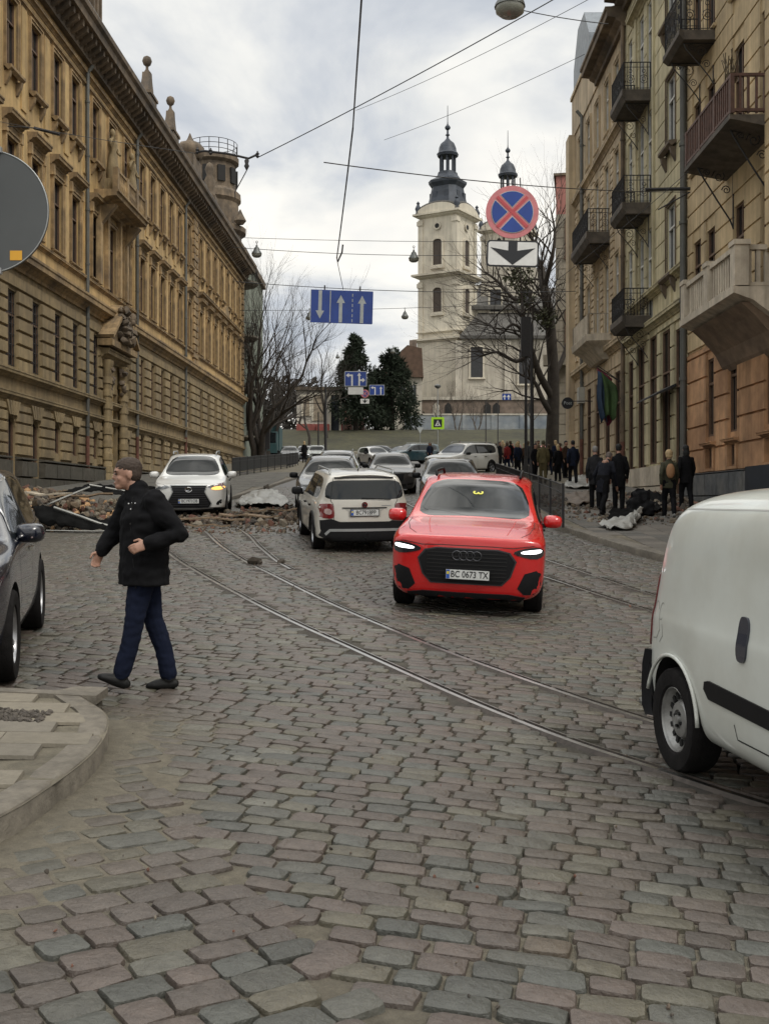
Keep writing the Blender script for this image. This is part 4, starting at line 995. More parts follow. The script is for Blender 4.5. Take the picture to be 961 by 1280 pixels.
# flags on the facade of the third house
fl = empty('wall_flag', tuple(h3.matrix_basis @ Vector((0, 0, 0))), 0, 'limp dark red, green and blue flags hanging from the cream house front', 'flag'); fl.rotation_euler = h3.rotation_euler
fl.location = (9 + .0204*45.0 - .05, 45.0, 0)
b = MB(); b.tube([(0, 0, 6.6), (0.0, 1.0, 7.3)], .02, 6); b.tube([(-.4, 0, 6.5), (-.6, 1.15, 7.15)], .02, 6); b.build('flag_pole', M_iron, fl)
def cloth(name, mt, x, y0, y1, z0, z1, seed, sk):
    b = MB(); n, m = 10, 14
    for j in range(m+1):
        for i in range(n+1):
            u, v = i/n, j/m; wd = (1-.35*v)
            b.v.append((x + .09*math.sin(u*9+seed+v*2)*(.3+v), lerp(y0, y1, u*wd) + .05*math.sin(v*5+seed), lerp(z1 - (1-u)*sk, z0, v) + .12*math.sin(u*7+seed)*v))
    for j in range(m):
        for i in range(n): b.f.append([j*(n+1)+i, j*(n+1)+i+1, (j+1)*(n+1)+i+1, (j+1)*(n+1)+i]); b.m.append(0)
    o = b.build(name, mt, fl, smooth=True); md = o.modifiers.new('thick', 'SOLIDIFY'); md.thickness = .012; return o
cloth('red_flag', mat('dark_red_cloth', (.12, .012, .03), .8, var=.2), 0, .35, .98, 4.9, 7.25, 1, .5)
cloth('green_flag', mat('green_cloth', (.035, .07, .02), .8, var=.3, scale=3), -.5, .3, .95, 5.1, 7.0, 3, .6)
cloth('blue_flag', mat('blue_cloth', (.02, .04, .075), .8, var=.2), -.45, .7, 1.12, 5.0, 7.05, 5, .3)
# ---- pink-topped house closing the row, standing further out
pb = empty('pink_topped_house', (11.2, 70, 0), R(-10.5), 'narrow flat-roofed house, pink plaster above grey stone, beyond the cream tenement', 'building')
pz = lambda y: EZ + (HY-y)/F*70
M_pink = mat('pink_plaster', (.36, .155, .13), .85, var=.1, scale=1.5, streak=.2)
M_gry = mat('grey_ashlar', (.27, .24, .19), .85, var=.12, scale=1.5, streak=.2)
b = MB(); b.box(-.1, 12, 0, 10, pz(268), pz(220)); b.build('upper_wall', M_pink, pb)
b = MB(); b.box(-.1, 12, 0, 10, 3, pz(268)-.003); bands_b = b; b.build('wall', M_gry, pb)
b = MB()
z = 4.0
while z < pz(268)-.5: b.box(-.13, 6, -.03, .0, z, z+.62); z += .67
b.build('ashlar_courses', M_gry, pb)
b = MB(); b.box(-.25, 12.1, -.12, 10, pz(220), pz(217)); b.build('coping', M_corn, pb)
for ya, yb in ((322, 276), (440, 387)):
    b = MB(); b.box(.55, 1.15, -.06, -.032, pz(ya), pz(yb)); q = b.build('window', M_glass, pb)
    b = MB(); b.box(.45, .55, -.1, .0, pz(ya), pz(yb)); b.box(1.15, 1.25, -.1, 0, pz(ya), pz(yb)); b.box(.4, 1.3, -.14, 0, pz(ya)-.15, pz(ya)); b.build('frame', M_wfb, q)
b = MB(); b.box(-.9, .9, -.8, -.03, pz(458), pz(445)); b.build('balcony_slab', M_gry, pb)
# ================================================================ CHURCH ON THE HILL
M_chu = mat('church_plaster', (.58, .53, .43), .85, var=.08, scale=.5, var2=.1, scale2=.1, streak=.12, dirt=((.24, .20, .16), .55, .12))
M_chl = mat('church_lower_plaster', (.45, .415, .345), .85, var=.1, scale=.5, var2=.12, scale2=.1, streak=.14, dirt=((.20, .17, .14), .6, .12))
M_cop = mat('dark_copper_roof', (.035, .042, .055), .55, .2, var=.25, scale=.8)
M_slat = mat('slate_roof', (.075, .070, .062), .7, var=.25, scale=1.0, streak=.2)
M_brk = mat('brown_brick_wall', (.15, .115, .09), .9, var=.25, scale=1.2, var2=.2)
YC = 205.0
cz = lambda y, Y=YC: EZ + (HY - y)/F*Y
ch = empty('twin_towered_church', (0, 0, 0), 0, 'cream baroque church with two dark-capped towers on the hill ending the street', 'church')
def tower(cx, cy, s, rz, full, zo=0.0, parent=ch):
    e = R(rz); ca, sa = math.cos(e), math.sin(e)
    T = empty('tower', (cx, cy, zo), e); T.parent = parent
    h = s/2
    b = MB(); zb = cz(545) if full else cz(420)
    b.box(-h-.35, h+.35, -h-.35, h+.35, zb, cz(428)); b.box(-h, h, -h, h, cz(428), cz(347)); b.box(-h, h, -h, h, cz(347), cz(272))
    b.build('tower_wall', M_chu, T)
    for z, hh, d in ((cz(432), .9, 1.0), (cz(352), .9, 1.2), (cz(420), .4, .5), (cz(277), .9, 1.0)):
        b = MB(); b.loft([[(x*(h+q), y*(h+q), zq) for x, y in ((-1, -1), (1, -1), (1, 1), (-1, 1))] for q, zq in ((0, z), (d*.5, z+hh*.3), (d*.6, z+hh*.5), (d, z+hh*.6), (d, z+hh), (0, z+hh*1.05))])
        b.build('tower_cornice', M_chu, T)
    b = MB()
    for (sx, sy) in ((-1, -1), (1, -1), (1, 1), (-1, 1)):
        for z0, z1 in ((cz(426), cz(355)), (cz(345), cz(278))):
            b.box(sx*h-.75 if sx > 0 else -h-.22, h+.22 if sx > 0 else -h+.75, sy*h-.75 if sy > 0 else -h-.22, h+.22 if sy > 0 else -h+.75, z0+.001, z1)
            b.box(*((h-.85, h+.4) if sx > 0 else (-h-.4, -h+.85)), *((h-.85, h+.4) if sy > 0 else (-h-.4, -h+.85)), z1-1.1, z1-.3)
    b.build('corner_pilasters', M_chu, T)
    # windows on the four faces
    for k in range(4):
        M = Matrix.Rotation(k*math.pi/2, 4, 'Z')
        for (za, zb_, ar, wd) in ((cz(336), cz(304), True, .95), (cz(394), cz(364), True, .9)):
            o = MB(); n = 8
            pts = [(-wd, za), (wd, za)] + [(wd*math.cos(math.pi*i/n), zb_-wd*.6 + wd*.6*math.sin(math.pi*i/n)) for i in range(n+1)]
            o.prism(pts, -h-.06, -h-.02); q = o.build('window', mat('louvred_opening', (.06, .045, .035), .8, var=.2, scale=6), T); q.matrix_local = M
            f = MB()
            full_ = [(p[0]*1.28, za-.25 if i < 2 else za+(p[1]-za)*1.06) for i, p in enumerate(pts)]
            for i in range(len(pts)):
                j = (i+1) % len(pts); f.loft([[(pts[i][0], y, pts[i][1]), (pts[j][0], y, pts[j][1]), (full_[j][0], y, full_[j][1]), (full_[i][0], y, full_[i][1])] for y in (-h-.3, -h-.0)])
            f.box(-wd*1.5, wd*1.5, -h-.5, -h, za-.7, za-.25)
            f.build('frame', M_chu, q)
        o = MB(); o.lathe([(.75, -h-.3), (.75, -h-.1)], (0, 0, cz(288)), 14, 'y'); o.cur = 1; o.lathe([(.45, -h-.34), (.45, -h-.29)], (0, 0, cz(288)), 14, 'y')
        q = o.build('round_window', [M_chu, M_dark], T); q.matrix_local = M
        # curved gable over each face
        o = MB(); n = 12
        arc = [(-h-.5, cz(272))] + [((h+.4)*math.cos(math.pi*(n-i)/n), cz(272) + 1.85*math.sin(math.pi*i/n)) for i in range(n+1)] + [(h+.5, cz(272))]
        o.prism(arc[1:-1], -h-.6, -h+.5); q = o.build('curved_gable', M_chu, T); q.matrix_local = M
        o = MB(); o.tube([(p[0]*1.03, -h-.2, p[1]+.12) for p in arc[1:-1]], .28, 6); q = o.build('gable_coping', M_slat, T); q.matrix_local = M
        o = MB(); o.lathe([(.55, cz(271)), (.4, cz(268)), (.62, cz(264)), (.35, cz(260)), (.2, cz(258.5)), (.36, cz(257)), (.08, cz(254.5))], (h+.2, -h-.2, 0), 8); q = o.build('urn', M_cop, T, auto=50); q.matrix_local = M
    # helm: pyramid base, flared collar, open lantern, cap, ball and cross
    b = MB()
    prof = [(h*.98, 272), (h*.86, 262), (h*.72, 245), (h*.66, 236), (h*.78, 231), (h*.80, 228), (h*.55, 224), (h*.42, 219), (h*.40, 216)]
    rings = []
    for r_, y in prof: rings.append([(r_*x, r_*yy, cz(y)) for x, yy in ((-1, -.62), (-.62, -1), (.62, -1), (1, -.62), (1, .62), (.62, 1), (-.62, 1), (-1, .62))])
    b.loft(rings)
    b.build('helm', M_cop, T)
    b = MB()
    for k in range(4):
        for sx in (-.32, .32):
            M = Matrix.Rotation(k*math.pi/2, 3, 'Z')
            c = M @ Vector((sx*h, -h*.72, 0)); b.rbox((c.x, c.y, cz(249)), (.9, .35, 2.0), (0, 0, k*math.pi/2))
    b.build('helm_dormer', M_cop, T)
    b = MB()
    for k in range(8):
        a = 2*math.pi*(k+.5)/8; b.tube([(h*.36*math.cos(a), h*.36*math.sin(a), cz(217)), (h*.36*math.cos(a), h*.36*math.sin(a), cz(195))], .17, 5)
    b.lathe([(h*.42, cz(217)), (h*.42, cz(215.5))], n=8); b.lathe([(.35, cz(216)), (.35, cz(196))], n=8)
    b.build('lantern', M_cop, T)
    b = MB(); b.lathe([(h*.5, cz(196)), (h*.54, cz(193)), (h*.44, cz(190)), (h*.42, cz(185)), (h*.34, cz(180)), (h*.16, cz(176)), (.25, cz(173)), (.2, cz(170)), (.45, cz(169)), (.2, cz(167)), (.18, cz(163)), (.5, cz(161)), (.55, cz(159)), (.25, cz(156.5)), (.12, cz(155)), (.08, cz(152)), (.05, cz(132))], n=10)
    b.build('cupola', M_cop, T, auto=35)
    return T
tower(11.97, YC, 7.8, -31.6, True)
tower(25.6, 224.5, 7.8, -31.6, True, 2.0)
n0 = lambda x, Y: (x-CX)/F*Y
b = MB(); Yn = 206; b.box(n0(588, Yn), n0(770, Yn), Yn, Yn+24, 12, cz(388, Yn)); b.build('nave_wall', M_chu, ch)
b = MB(); mould_ = b.loft([[(n0(585, Yn), y, z) for (y, z) in ((Yn-1.2, cz(388, Yn)), (Yn-1.2, cz(384, Yn)), (Yn+12, cz(345, Yn)), (Yn+25, cz(384, Yn)), (Yn+25, cz(388, Yn)))], [(n0(775, Yn), y, z) for (y, z) in ((Yn-1.2, cz(388, Yn)), (Yn-1.2, cz(384, Yn)), (Yn+12, cz(345, Yn)), (Yn+25, cz(384, Yn)), (Yn+25, cz(388, Yn)))]]); b.build('nave_roof', M_slat, ch)
Ya = 198
b = MB(); b.box(n0(578, Ya), n0(770, Ya), Ya, Yn-.01, 12, cz(420, Ya)); b.build('aisle_wall', M_chl, ch)
b = MB(); b.loft([[(n0(574, Ya), Ya-.8, cz(424, Ya)), (n0(770, Ya), Ya-.8, cz(424, Ya)), (n0(770, Ya), Ya-.8, cz(420, Ya)), (n0(574, Ya), Ya-.8, cz(420, Ya))], [(n0(598, Yn), Yn-.02, cz(424, Ya)), (n0(770, Yn), Yn-.02, cz(424, Ya)), (n0(770, Yn), Yn-.02, cz(391, Yn)), (n0(598, Yn), Yn-.02, cz(391, Yn))]]); b.build('aisle_roof', M_slat, ch)
# transept-like pale gable seen behind the signs
b = MB(); b.prism([(n0(604, 205), cz(388, 205)), (n0(686, 205), cz(388, 205)), (n0(680, 205), cz(330, 205)), (n0(668, 205), cz(312, 205)), (n0(650, 205), cz(300, 205)), (n0(630, 205), cz(300, 205)), (n0(614, 205), cz(312, 205)), (n0(606, 205), cz(330, 205))], 212, 213); b.build('front_gable', M_chl, ch)
for (x0, x1, y0, y1, Y) in ((612, 626, 362, 390, Yn), (588, 603, 434, 472, Ya), (648, 666, 440, 480, Ya), (650, 664, 362, 386, Yn), (706, 722, 436, 474, Ya), (700, 712, 362, 388, Yn)):
    b = MB(); b.box(n0(x0, Y), n0(x1, Y), Y-.12, Y-.02, cz(y1, Y), cz(y0, Y)); q = b.build('window', mat('church_window', (.02, .02, .022), .3, var=.3), ch)
    b = MB(); t = .3; X0, X1, Z0, Z1 = n0(x0, Y), n0(x1, Y), cz(y1, Y), cz(y0, Y)
    b.box(X0-t, X0, Y-.3, Y, Z0, Z1); b.box(X1, X1+t, Y-.3, Y, Z0, Z1); b.box(X0-t, X1+t, Y-.3, Y, Z1, Z1+t); b.box(X0-t*1.5, X1+t*1.5, Y-.45, Y, Z0-t, Z0); b.build('frame', M_chu, q)
for x in (573, 634, 678, 730):
    b = MB(); b.box(n0(x, Ya)-.6, n0(x, Ya)+.6, Ya-.5, Ya, 12, cz(426, Ya)); b.build('buttress', M_chl, ch)
Yl = 194
b = MB(); b.box(n0(524, Yl), n0(780, Yl), Yl, Ya-.01, 10, cz(500, Yl)); b.build('base_wall', M_brk, ch)
b = MB(); b.box(n0(524, Yl)-.3, n0(780, Yl), Yl-.3, Yl, cz(500, Yl), cz(496, Yl)); b.build('base_coping', M_chl, ch)
for x in (609, 620, 545, 560, 661):
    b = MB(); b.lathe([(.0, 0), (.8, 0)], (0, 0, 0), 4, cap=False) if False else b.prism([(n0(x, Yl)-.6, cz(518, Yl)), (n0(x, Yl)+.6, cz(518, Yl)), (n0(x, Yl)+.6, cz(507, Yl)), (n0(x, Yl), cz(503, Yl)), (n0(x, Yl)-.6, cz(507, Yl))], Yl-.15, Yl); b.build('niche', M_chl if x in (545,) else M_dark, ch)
# grey painted yard wall in front of it
M_gw = mat('painted_yard_wall', (.22, .235, .24), .8, var=.25, scale=.5, dirt=((.10, .13, .17), .7, .35))
yw = empty('yard_wall', (0, 188, 0), 0, 'long pale grey-blue painted wall along the top of the grass bank below the church', 'wall')
yz = lambda y: cz(y, 188)
b = MB(); x0, x1 = n0(508, 188), n0(760, 188); b.box(x0, x1, 0, .4, yz(548), yz(519)); b.build('wall_panel', M_gw, yw)
b = MB(); b.box(x0-.1, x1, -.1, .5, yz(519), yz(517)); b.build('coping', M_chl, yw)
k = x0
while k < x1: b = MB(); b.box(k-.3, k+.3, -.15, 0, yz(548), yz(519)); b.build('pier', M_gw, yw); k += 5
# ---- house with a brown roof left of the tower
hb = empty('brown_roofed_house', (0, 190, 0), 0, 'cream house with a steep brown roof and chimney left of the church tower', 'house')
hz = lambda y: cz(y, 190); hx = lambda x: n0(x, 190)
M_brr = mat('brown_tile_roof', (.085, .05, .032), .85, var=.2, scale=1.5)
b = MB(); b.box(hx(470), hx(527), 0, 10, 10, hz(472)); b.build('wall', M_chl, hb)
b = MB(); b.prism([(hx(466), hz(472)), (hx(529), hz(472)), (hx(527), hz(436)), (hx(509), hz(432)), (hx(480), hz(458))], -.8, 9); r_ = b.build('roof', M_brr, hb)
b = MB(); b.box(hx(512), hx(521), 1, 3, hz(440), hz(424)); b.build('chimney', M_brk, r_)
for x in (500, 513): b = MB(); b.box(hx(x), hx(x+7), -.1, -.03, hz(502), hz(482)); q = b.build('window', M_glass, hb); b = MB(); b.box(hx(x)-.2, hx(x+7)+.2, -.16, -.0, hz(504), hz(502)); b.box(hx(x+3.3), hx(x+3.7), -.16, -.11, hz(502), hz(482)); b.build('frame', M_wfr, q)
# ---- pink and white low building behind the parked cars
pk = empty('white_and_red_house', (0, 150, 0), 0, 'two-storey white house with red lower walls beyond the parked cars', 'house')
kz = lambda y: cz(y, 150); kx = lambda x: n0(x, 150)
M_wht = mat('whitish_plaster', (.50, .46, .40), .85, var=.12, scale=.7, streak=.3); M_red = mat('dull_red_plaster', (.22, .06, .05), .8, var=.2, scale=.8)
b = MB(); b.box(kx(371), kx(428), 0, 10, 7, kz(488)); b.build('wall', M_wht, pk)
b = MB(); b.box(kx(371)-.05, kx(428)+.05, -.12, 0, 7, kz(530)); b.build('red_lower_wall', M_red, pk)
b = MB(); b.box(kx(369), kx(431), -.6, 10.5, kz(488), kz(484)); b.build('roof', M_corn, pk)
b = MB(); b.box(kx(396), kx(412), -.5, -.13, 7, kz(531)); b.build('red_gate', M_red, pk)
for (x0, x1, y0, y1) in ((379, 387, 496, 520), (392, 404, 494, 526), (414, 424, 494, 545)):
    b = MB(); b.box(kx(x0), kx(x1), -.16, -.125, kz(y1), kz(y0)); q = b.build('window', M_glass if x0 > 410 else mat('beige_shutter', (.27, .22, .16), .8, var=.15), pk)
    b = MB(); b.box(kx(x0)-.25, kx(x0), -.2, -.0, kz(y1), kz(y0)); b.box(kx(x1), kx(x1)+.25, -.2, 0, kz(y1), kz(y0)); b.box(kx(x0)-.4, kx(x1)+.4, -.3, 0, kz(y0), kz(y0)+.3); b.build('frame', M_chu, q)
# pink annex and low white kiosk
an = empty('pink_annex', (0, 156, 0), 0, 'low pinkish annex with a white door to the right of the white house', 'house')
b = MB(); b.box(n0(428, 156), n0(455, 156), 0, 6, 8, cz(505, 156)); b.build('wall', mat('pale_pink_plaster', (.34, .20, .17), .85, var=.15, scale=.7), an)
b = MB(); b.box(n0(426, 156), n0(457, 156), -.3, 6, cz(505, 156), cz(502, 156)); b.build('roof', M_corn, an)
b = MB(); b.box(n0(440, 156), n0(447, 156), -.1, 0, 8, cz(515, 156)); b.build('door', M_wht, an)
# ---- grass bank with a footpath between the crossroads and the church
def bank_z(x, y):
    return terr(x, y) + .36
sheet('grass_bank', frange(-38, 50, 2), frange(128, 190, 2), lambda x, y: bank_z(x, y) + .1*noise.noise((x*.4, y*.4, 0)), mat('bank_grass', (.032, .030, .012), .95, var=.35, scale=1.5, var2=.3, scale2=.2, bump=.6, bscale=6))
sheet('footpath', frange(n0(440, 152), 45, 2), [151, 153.2], lambda x, y: bank_z(x, y) + .22, mat('path_gravel', (.30, .28, .24), .9, var=.15))
b = MB(); b.loft([[(x, 127.5, G(x, 127.5)-.3), (x, 127.5, G(x, 127.5)+.22), (x, 128.0, G(x, 128)+.22), (x, 128.0, G(x, 128)-.3)] for x in frange(-38, 50, 4)]); tag(b.build('bank_retaining_wall', M_gry), 'low stone retaining wall at the foot of the grass bank behind the cars', 'wall')
# ================================================================ TREES
M_bark = mat('dark_bark', (.035, .028, .022), .9, var=.3, scale=3)
M_bark2 = mat('grey_bark', (.075, .06, .045), .9, var=.3, scale=3)
M_twig = mat('thin_twigs', (.035, .027, .021), .9, var=.2)
def grow(bt, bw, p, d, r, L, lvl, maxl, rng, droop=0.0, spread=.55, upb=.15, twig_lvl=3, kids=(2, 4), ratio=.72):
    n = 4 if lvl < 2 else 3
    pts = [p.copy()]; rs = [r]; q = p.copy(); dd = d.copy()
    for i in range(n):
        dd = (dd + Vector((rng.gauss(0, .13), rng.gauss(0, .13), rng.gauss(0, .09) + upb*.25 - droop*.1*lvl))).normalized()
        q = q + dd * (L/n); pts.append(q.copy()); rs.append(r * (1 - .45*(i+1)/n))
    (bt if lvl < twig_lvl else bw).tube(pts, rs, 7 if lvl < 2 else (4 if lvl < 4 else 3), cap=False)
    if lvl >= maxl: return
    k = rng.randint(*kids)
    for i in range(k):
        t = rng.uniform(.35, 1.0) if i else 1.0
        j = min(n, max(1, round(t*n))); base = pts[j]
        ax = dd.orthogonal().normalized(); ax.rotate(Matrix.Rotation(rng.random()*6.283, 3, dd))
        nd = (dd + ax * rng.uniform(.5, 1.2) * spread * (1.0 if i else .45)).normalized()
        grow(bt, bw, base, nd, rs[j] * rng.uniform(.55, .8) if i else rs[j]*.95, L * ratio * rng.uniform(.8, 1.2), lvl+1, maxl, rng, droop, spread, upb, twig_lvl, kids, ratio)
def bare_tree(name, x, y, label, group, seed, H, r0, trunks=1, maxl=5, lean=(0, 0), bark=None, tr_h=.28, z=None, **kw):
    rng = random.Random(seed); z = G(x, y) if z is None else z
    e = empty(name, (x, y, z), 0, label, 'tree', group); bt, bw = MB(), MB()
    for k in range(trunks):
        a = 6.283*k/trunks + .6; off = Vector((math.cos(a), math.sin(a), 0)) * (r0*1.0 if trunks > 1 else 0)
        d = Vector((lean[0] + (math.cos(a)*.16 if trunks > 1 else 0), lean[1] + (math.sin(a)*.16 if trunks > 1 else 0), 1)).normalized()
        grow(bt, bw, off + Vector((0, 0, -.2)), d, r0, H*tr_h, 0, maxl, rng, **kw)
    bt.build('trunk', bark or M_bark, e, smooth=True, fix=False); bw.build('crown', M_twig, e, fix=False)
    return e
bare_tree('bare_tree', -11.2, 96, 'tall many-stemmed bare tree on the left pavement beyond the fence', None, 5, 17, .34, trunks=4, maxl=6, spread=.5, kids=(2, 4), ratio=.74, tr_h=.32, upb=.25)
tg = 'bare trees in the dark grove at the left'
def gz(x, y): return G(x, y)
locs = [(-17, 128), (-22, 134), (-13.5, 138), (-9.0, 132), (-19, 146), (-26, 140), (-12, 150), (-7.5, 142), (-24, 122), (-30, 132)]
src = [bare_tree('bare_tree', 0, 0, None, tg, 20+i, 13, .26, trunks=1, maxl=5, spread=.6, kids=(2, 4), ratio=.76, tr_h=.34, upb=.2, z=0) for i in range(3)]
nmz = ['first', 'second', 'third']
for i, (x, y) in enumerate(locs):
    o = src[i] if i < 3 else copy_tree(src[i % 3]); o.location = (x, y, gz(x, y) - .3); o.rotation_euler.z = i*1.3; s = .85 + .3*((i*37) % 10)/10; o.scale = (s, s, s)
    rk = sorted(range(10), key=lambda q: locs[q][0]/locs[q][1]).index(i); tag(o, ['leftmost', 'second', 'third', 'fourth', 'fifth', 'sixth', 'seventh', 'eighth', 'ninth', 'rightmost'][rk] + ' dark bare tree of the grove, counted from the turret house', 'tree', tg)
# big pollarded tree on the right, in front of the church
def px_tree():
    e = empty('pollarded_tree', (0, 0, 0), 0, 'big dark pollarded tree with crooked bare limbs and mistletoe in front of the church', 'tree')
    Y = 66.0; bt, bw = MB(), MB(); rng = random.Random(9)
    def pp(x, y, dy=0): return P(x, y, Y+dy)
    g0 = pp(690, 585); g0.z = G(g0.x, Y) - .2
    limbs = [([g0, pp(690, 545), pp(692, 480), pp(689, 430), pp(686, 395), pp(680, 360), pp(676, 335, 1)], [.62, .52, .42, .42, .40, .36, .30]),
             ([pp(692, 500), pp(675, 470, -.5), pp(664, 440, -1), pp(655, 415, -1.5), pp(652, 392, -2)], [.30, .27, .24, .2, .14]),
             ([pp(686, 400), pp(672, 392, .5), pp(655, 378, 1), pp(640, 372, 1.5), pp(622, 352, 2), pp(606, 340, 2)], [.3, .25, .2, .16, .12, .07]),
             ([pp(664, 440, -1), pp(645, 452, -1), pp(622, 440, -1.5), pp(600, 446, -1.5)], [.18, .15, .1, .06]),
             ([pp(680, 360), pp(690, 320, -1), pp(693, 290, -1), pp(688, 262, -1)], [.22, .16, .1, .05]),
             ([pp(692, 470), pp(706, 440, 1), pp(712, 405, 1), pp(708, 372, 1)], [.22, .18, .13, .07]),
             ([pp(676, 335, 1), pp(668, 312, 1), pp(672, 288, 1)], [.24, .14, .06]),
             ([pp(655, 415, -1.5), pp(640, 405, -2), pp(625, 418, -2), pp(612, 405, -2)], [.14, .11, .08, .04]),
             ([pp(690, 520), pp(678, 500, -.5), pp(668, 478, -.5), pp(650, 468, -1)], [.24, .2, .14, .08])]
    for pts, rs in limbs:
        c = catmull([tuple(p) for p in pts], 3); rr = []
        for i in range(len(c)): t = i/(len(c)-1)*(len(rs)-1); k = min(int(t), len(rs)-2); rr.append(lerp(rs[k], rs[k+1], t-k))
        rr = [q*.78 for q in rr]; bt.tube(c, rr, 8, cap=False)
        for i in range(3, len(c)):
            for _ in range(2):
                if rng.random() < .42 and pts[0] is not g0 or i > len(c)*.5:
                    t = (c[i]-c[i-1]).normalized(); ax = t.orthogonal().normalized(); ax.rotate(Matrix.Rotation(rng.random()*6.28, 3, t))
                    d = (t*.5 + ax*rng.uniform(.5, 1) + Vector((-.15, 0, .25))).normalized()
                    grow(bt, bw, c[i], d, min(.07, rr[i]*.5), rng.uniform(1.3, 2.4), 2, 5, rng, spread=.6, kids=(2, 3), ratio=.72, upb=.2, twig_lvl=3)
    bt.build('trunk', M_bark, e, smooth=True, fix=False); bw.build('crown', M_twig, e, fix=False)
    return e
px_tree()
def leafball(name, c, r, m, label, cat, n=500, parent=None, sq=1.0):
    b = MB(); rng = random.Random(hash(name) % 100 + int(c[0]*10))
    for _ in range(n):
        d = Vector((rng.gauss(0, 1), rng.gauss(0, 1), rng.gauss(0, 1))).normalized() * r * rng.uniform(.35, 1.0); d.z *= sq
        p = Vector(c) + d; s = r*.16; a = Vector((rng.gauss(0, 1), rng.gauss(0, 1), rng.gauss(0, 1))).normalized(); u = a.orthogonal().normalized()*s; v = a.cross(u).normalized()*s*.5
        b.add([p-u, p+v, p+u, p-v], [(0, 1, 2, 3)])
    o = b.build(name, m, parent, fix=False)
    return tag(o, label, cat) if label else o
M_mist = mat('mistletoe', (.05, .055, .025), .8, var=.3)
for i, (x, y, r, lb_) in enumerate(((648, 348, .95, 'dark ball of mistletoe high in the pollarded tree, below the arrow plate'), (658, 372, .7, 'smaller ball of mistletoe in the pollarded tree, left of its trunk'), (682, 398, .8, 'dense clump of mistletoe against the trunk of the pollarded tree'))):
    leafball('mistletoe', tuple(P(x, y, 65.5)), r, M_mist, lb_, 'mistletoe', 230)
# conifers
M_con = mat('conifer_needles', (.018, .028, .014), .85, var=.45, scale=1.2)
def conifer(x, y, H, rad, seed, label, prof, n=5200, z=None):
    rng = random.Random(seed); z = G(x, y) if z is None else z
    e = empty('conifer_tree', (x, y, z), 0, label, 'tree', 'dark evergreens before the church'); b = MB(); b.tube([(0, 0, -.3), (0, 0, H*.5), (0, 0, H*.9)], [.4, .28, .06], 7); b.build('trunk', M_bark, e, smooth=True)
    b = MB(); blobs = []
    for k in range(44):
        t = (k+.5)/44; a = rng.random()*6.28; rr = rad*prof(t)*rng.uniform(.35, .85); blobs.append((Vector((rr*math.cos(a), rr*math.sin(a), H*(.12+.86*t))), rad*prof(t)*rng.uniform(.3, .55)+.4))
    for _ in range(n):
        c, r = rng.choice(blobs); d = Vector((rng.gauss(0, 1), rng.gauss(0, 1), rng.gauss(0, 1))).normalized()*r*rng.uniform(.4, 1.08)
        p = c + d; s = rng.uniform(.25, .55); u = (d.normalized() + Vector((rng.gauss(0, .5), rng.gauss(0, .5), rng.gauss(0, .5)))).normalized()*s; v = u.orthogonal().normalized()*s*.28
        b.add([p-u*.5-v, p-u*.5+v, p+u, ], [(0, 1, 2)])
        v2 = u.cross(v).normalized()*s*.3; b.add([p-u*.4-v2, p-u*.4+v2, p+u*.8], [(0, 1, 2)])
    b.build('crown', M_con, e, fix=False); return e
Yk = 150
conifer(n0(445, Yk), Yk, cz(418, Yk)-bank_z(0, Yk), 3.3, 1, 'tall dark broad evergreen left of the other, behind the hanging lane signs', lambda t: (1.05 - .8*t), z=bank_z(0, Yk)-.2, n=6500)
conifer(n0(490, Yk+4), Yk+4, cz(440, Yk+4)-bank_z(0, Yk+4), 3.4, 2, 'dark rounded evergreen nearer the brown-roofed house', lambda t: (1.0 - .6*t*t), z=bank_z(0, Yk+4)-.2, n=6500)
conifer(n0(470, Yk+12), Yk+12, 9, 2.6, 4, 'low dark evergreen filling the gap between the two tall ones', lambda t: (1.0 - .7*t), z=bank_z(0, Yk+12)-.2, n=3500)
bare_tree('bare_tree', -11.6, 104, 'bushier dark bare tree just behind the many-stemmed one', None, 8, 14, .28, trunks=3, maxl=6, spread=.6, kids=(2, 4), ratio=.75, tr_h=.3, upb=.2)
if 0: conifer(n0(365, 142), 142, 9.5, 2.3, 6, 'narrow dark evergreen left of the white and red house', lambda t: (1.0 - .85*t), z=bank_z(0, 142)-.2, n=3500)
for i, (x, yy, h, sd) in enumerate(((548, 176, 8, 41), (572, 172, 9, 42), (596, 178, 9, 43), (665, 170, 12, 44))):
    bare_tree('small_bare_tree', n0(x, yy), yy, ['thin bare bush-like tree at the foot of the church tower', 'slender bare tree right of the crossing sign', 'slender bare tree in front of the church side wall', 'taller bare tree behind the street-lamp poles'][i], None, sd, h, .13, trunks=2, maxl=5, bark=M_bark2, spread=.55, kids=(2, 3), ratio=.75, tr_h=.3, upb=.3, z=bank_z(n0(x, yy), yy)-.2)
# far tree belt on the skyline
b = MB(); rng = random.Random(77)
for k in range(9000):
    x = rng.uniform(-150, -2) if k < 3000 else rng.uniform(-52, -14); y = rng.uniform(235, 300) if k < 3000 else rng.uniform(205, 232); z0 = base_z(y) - 4; h = 15 + 5*noise.noise((x*.05, y*.05, 0)); zq = z0 + h*rng.random()**.6
    s = rng.uniform(.8, 2.0) if k < 3000 else rng.uniform(.3, .9); a = Vector((rng.gauss(0, 1), rng.gauss(0, 1), rng.gauss(0, 1))).normalized(); u = a.orthogonal().normalized()*s; v = a.cross(u).normalized()*s*.4
    p = Vector((x, y, zq)); b.add([p-u, p+v, p+u, p-v], [(0, 1, 2, 3)])
tag(b.build('far_wood', mat('far_wood', (.03, .026, .022), .95, var=.3, scale=.1), fix=False), 'brown leafless wood on the rise far behind the left trees', 'wood', kind='stuff')
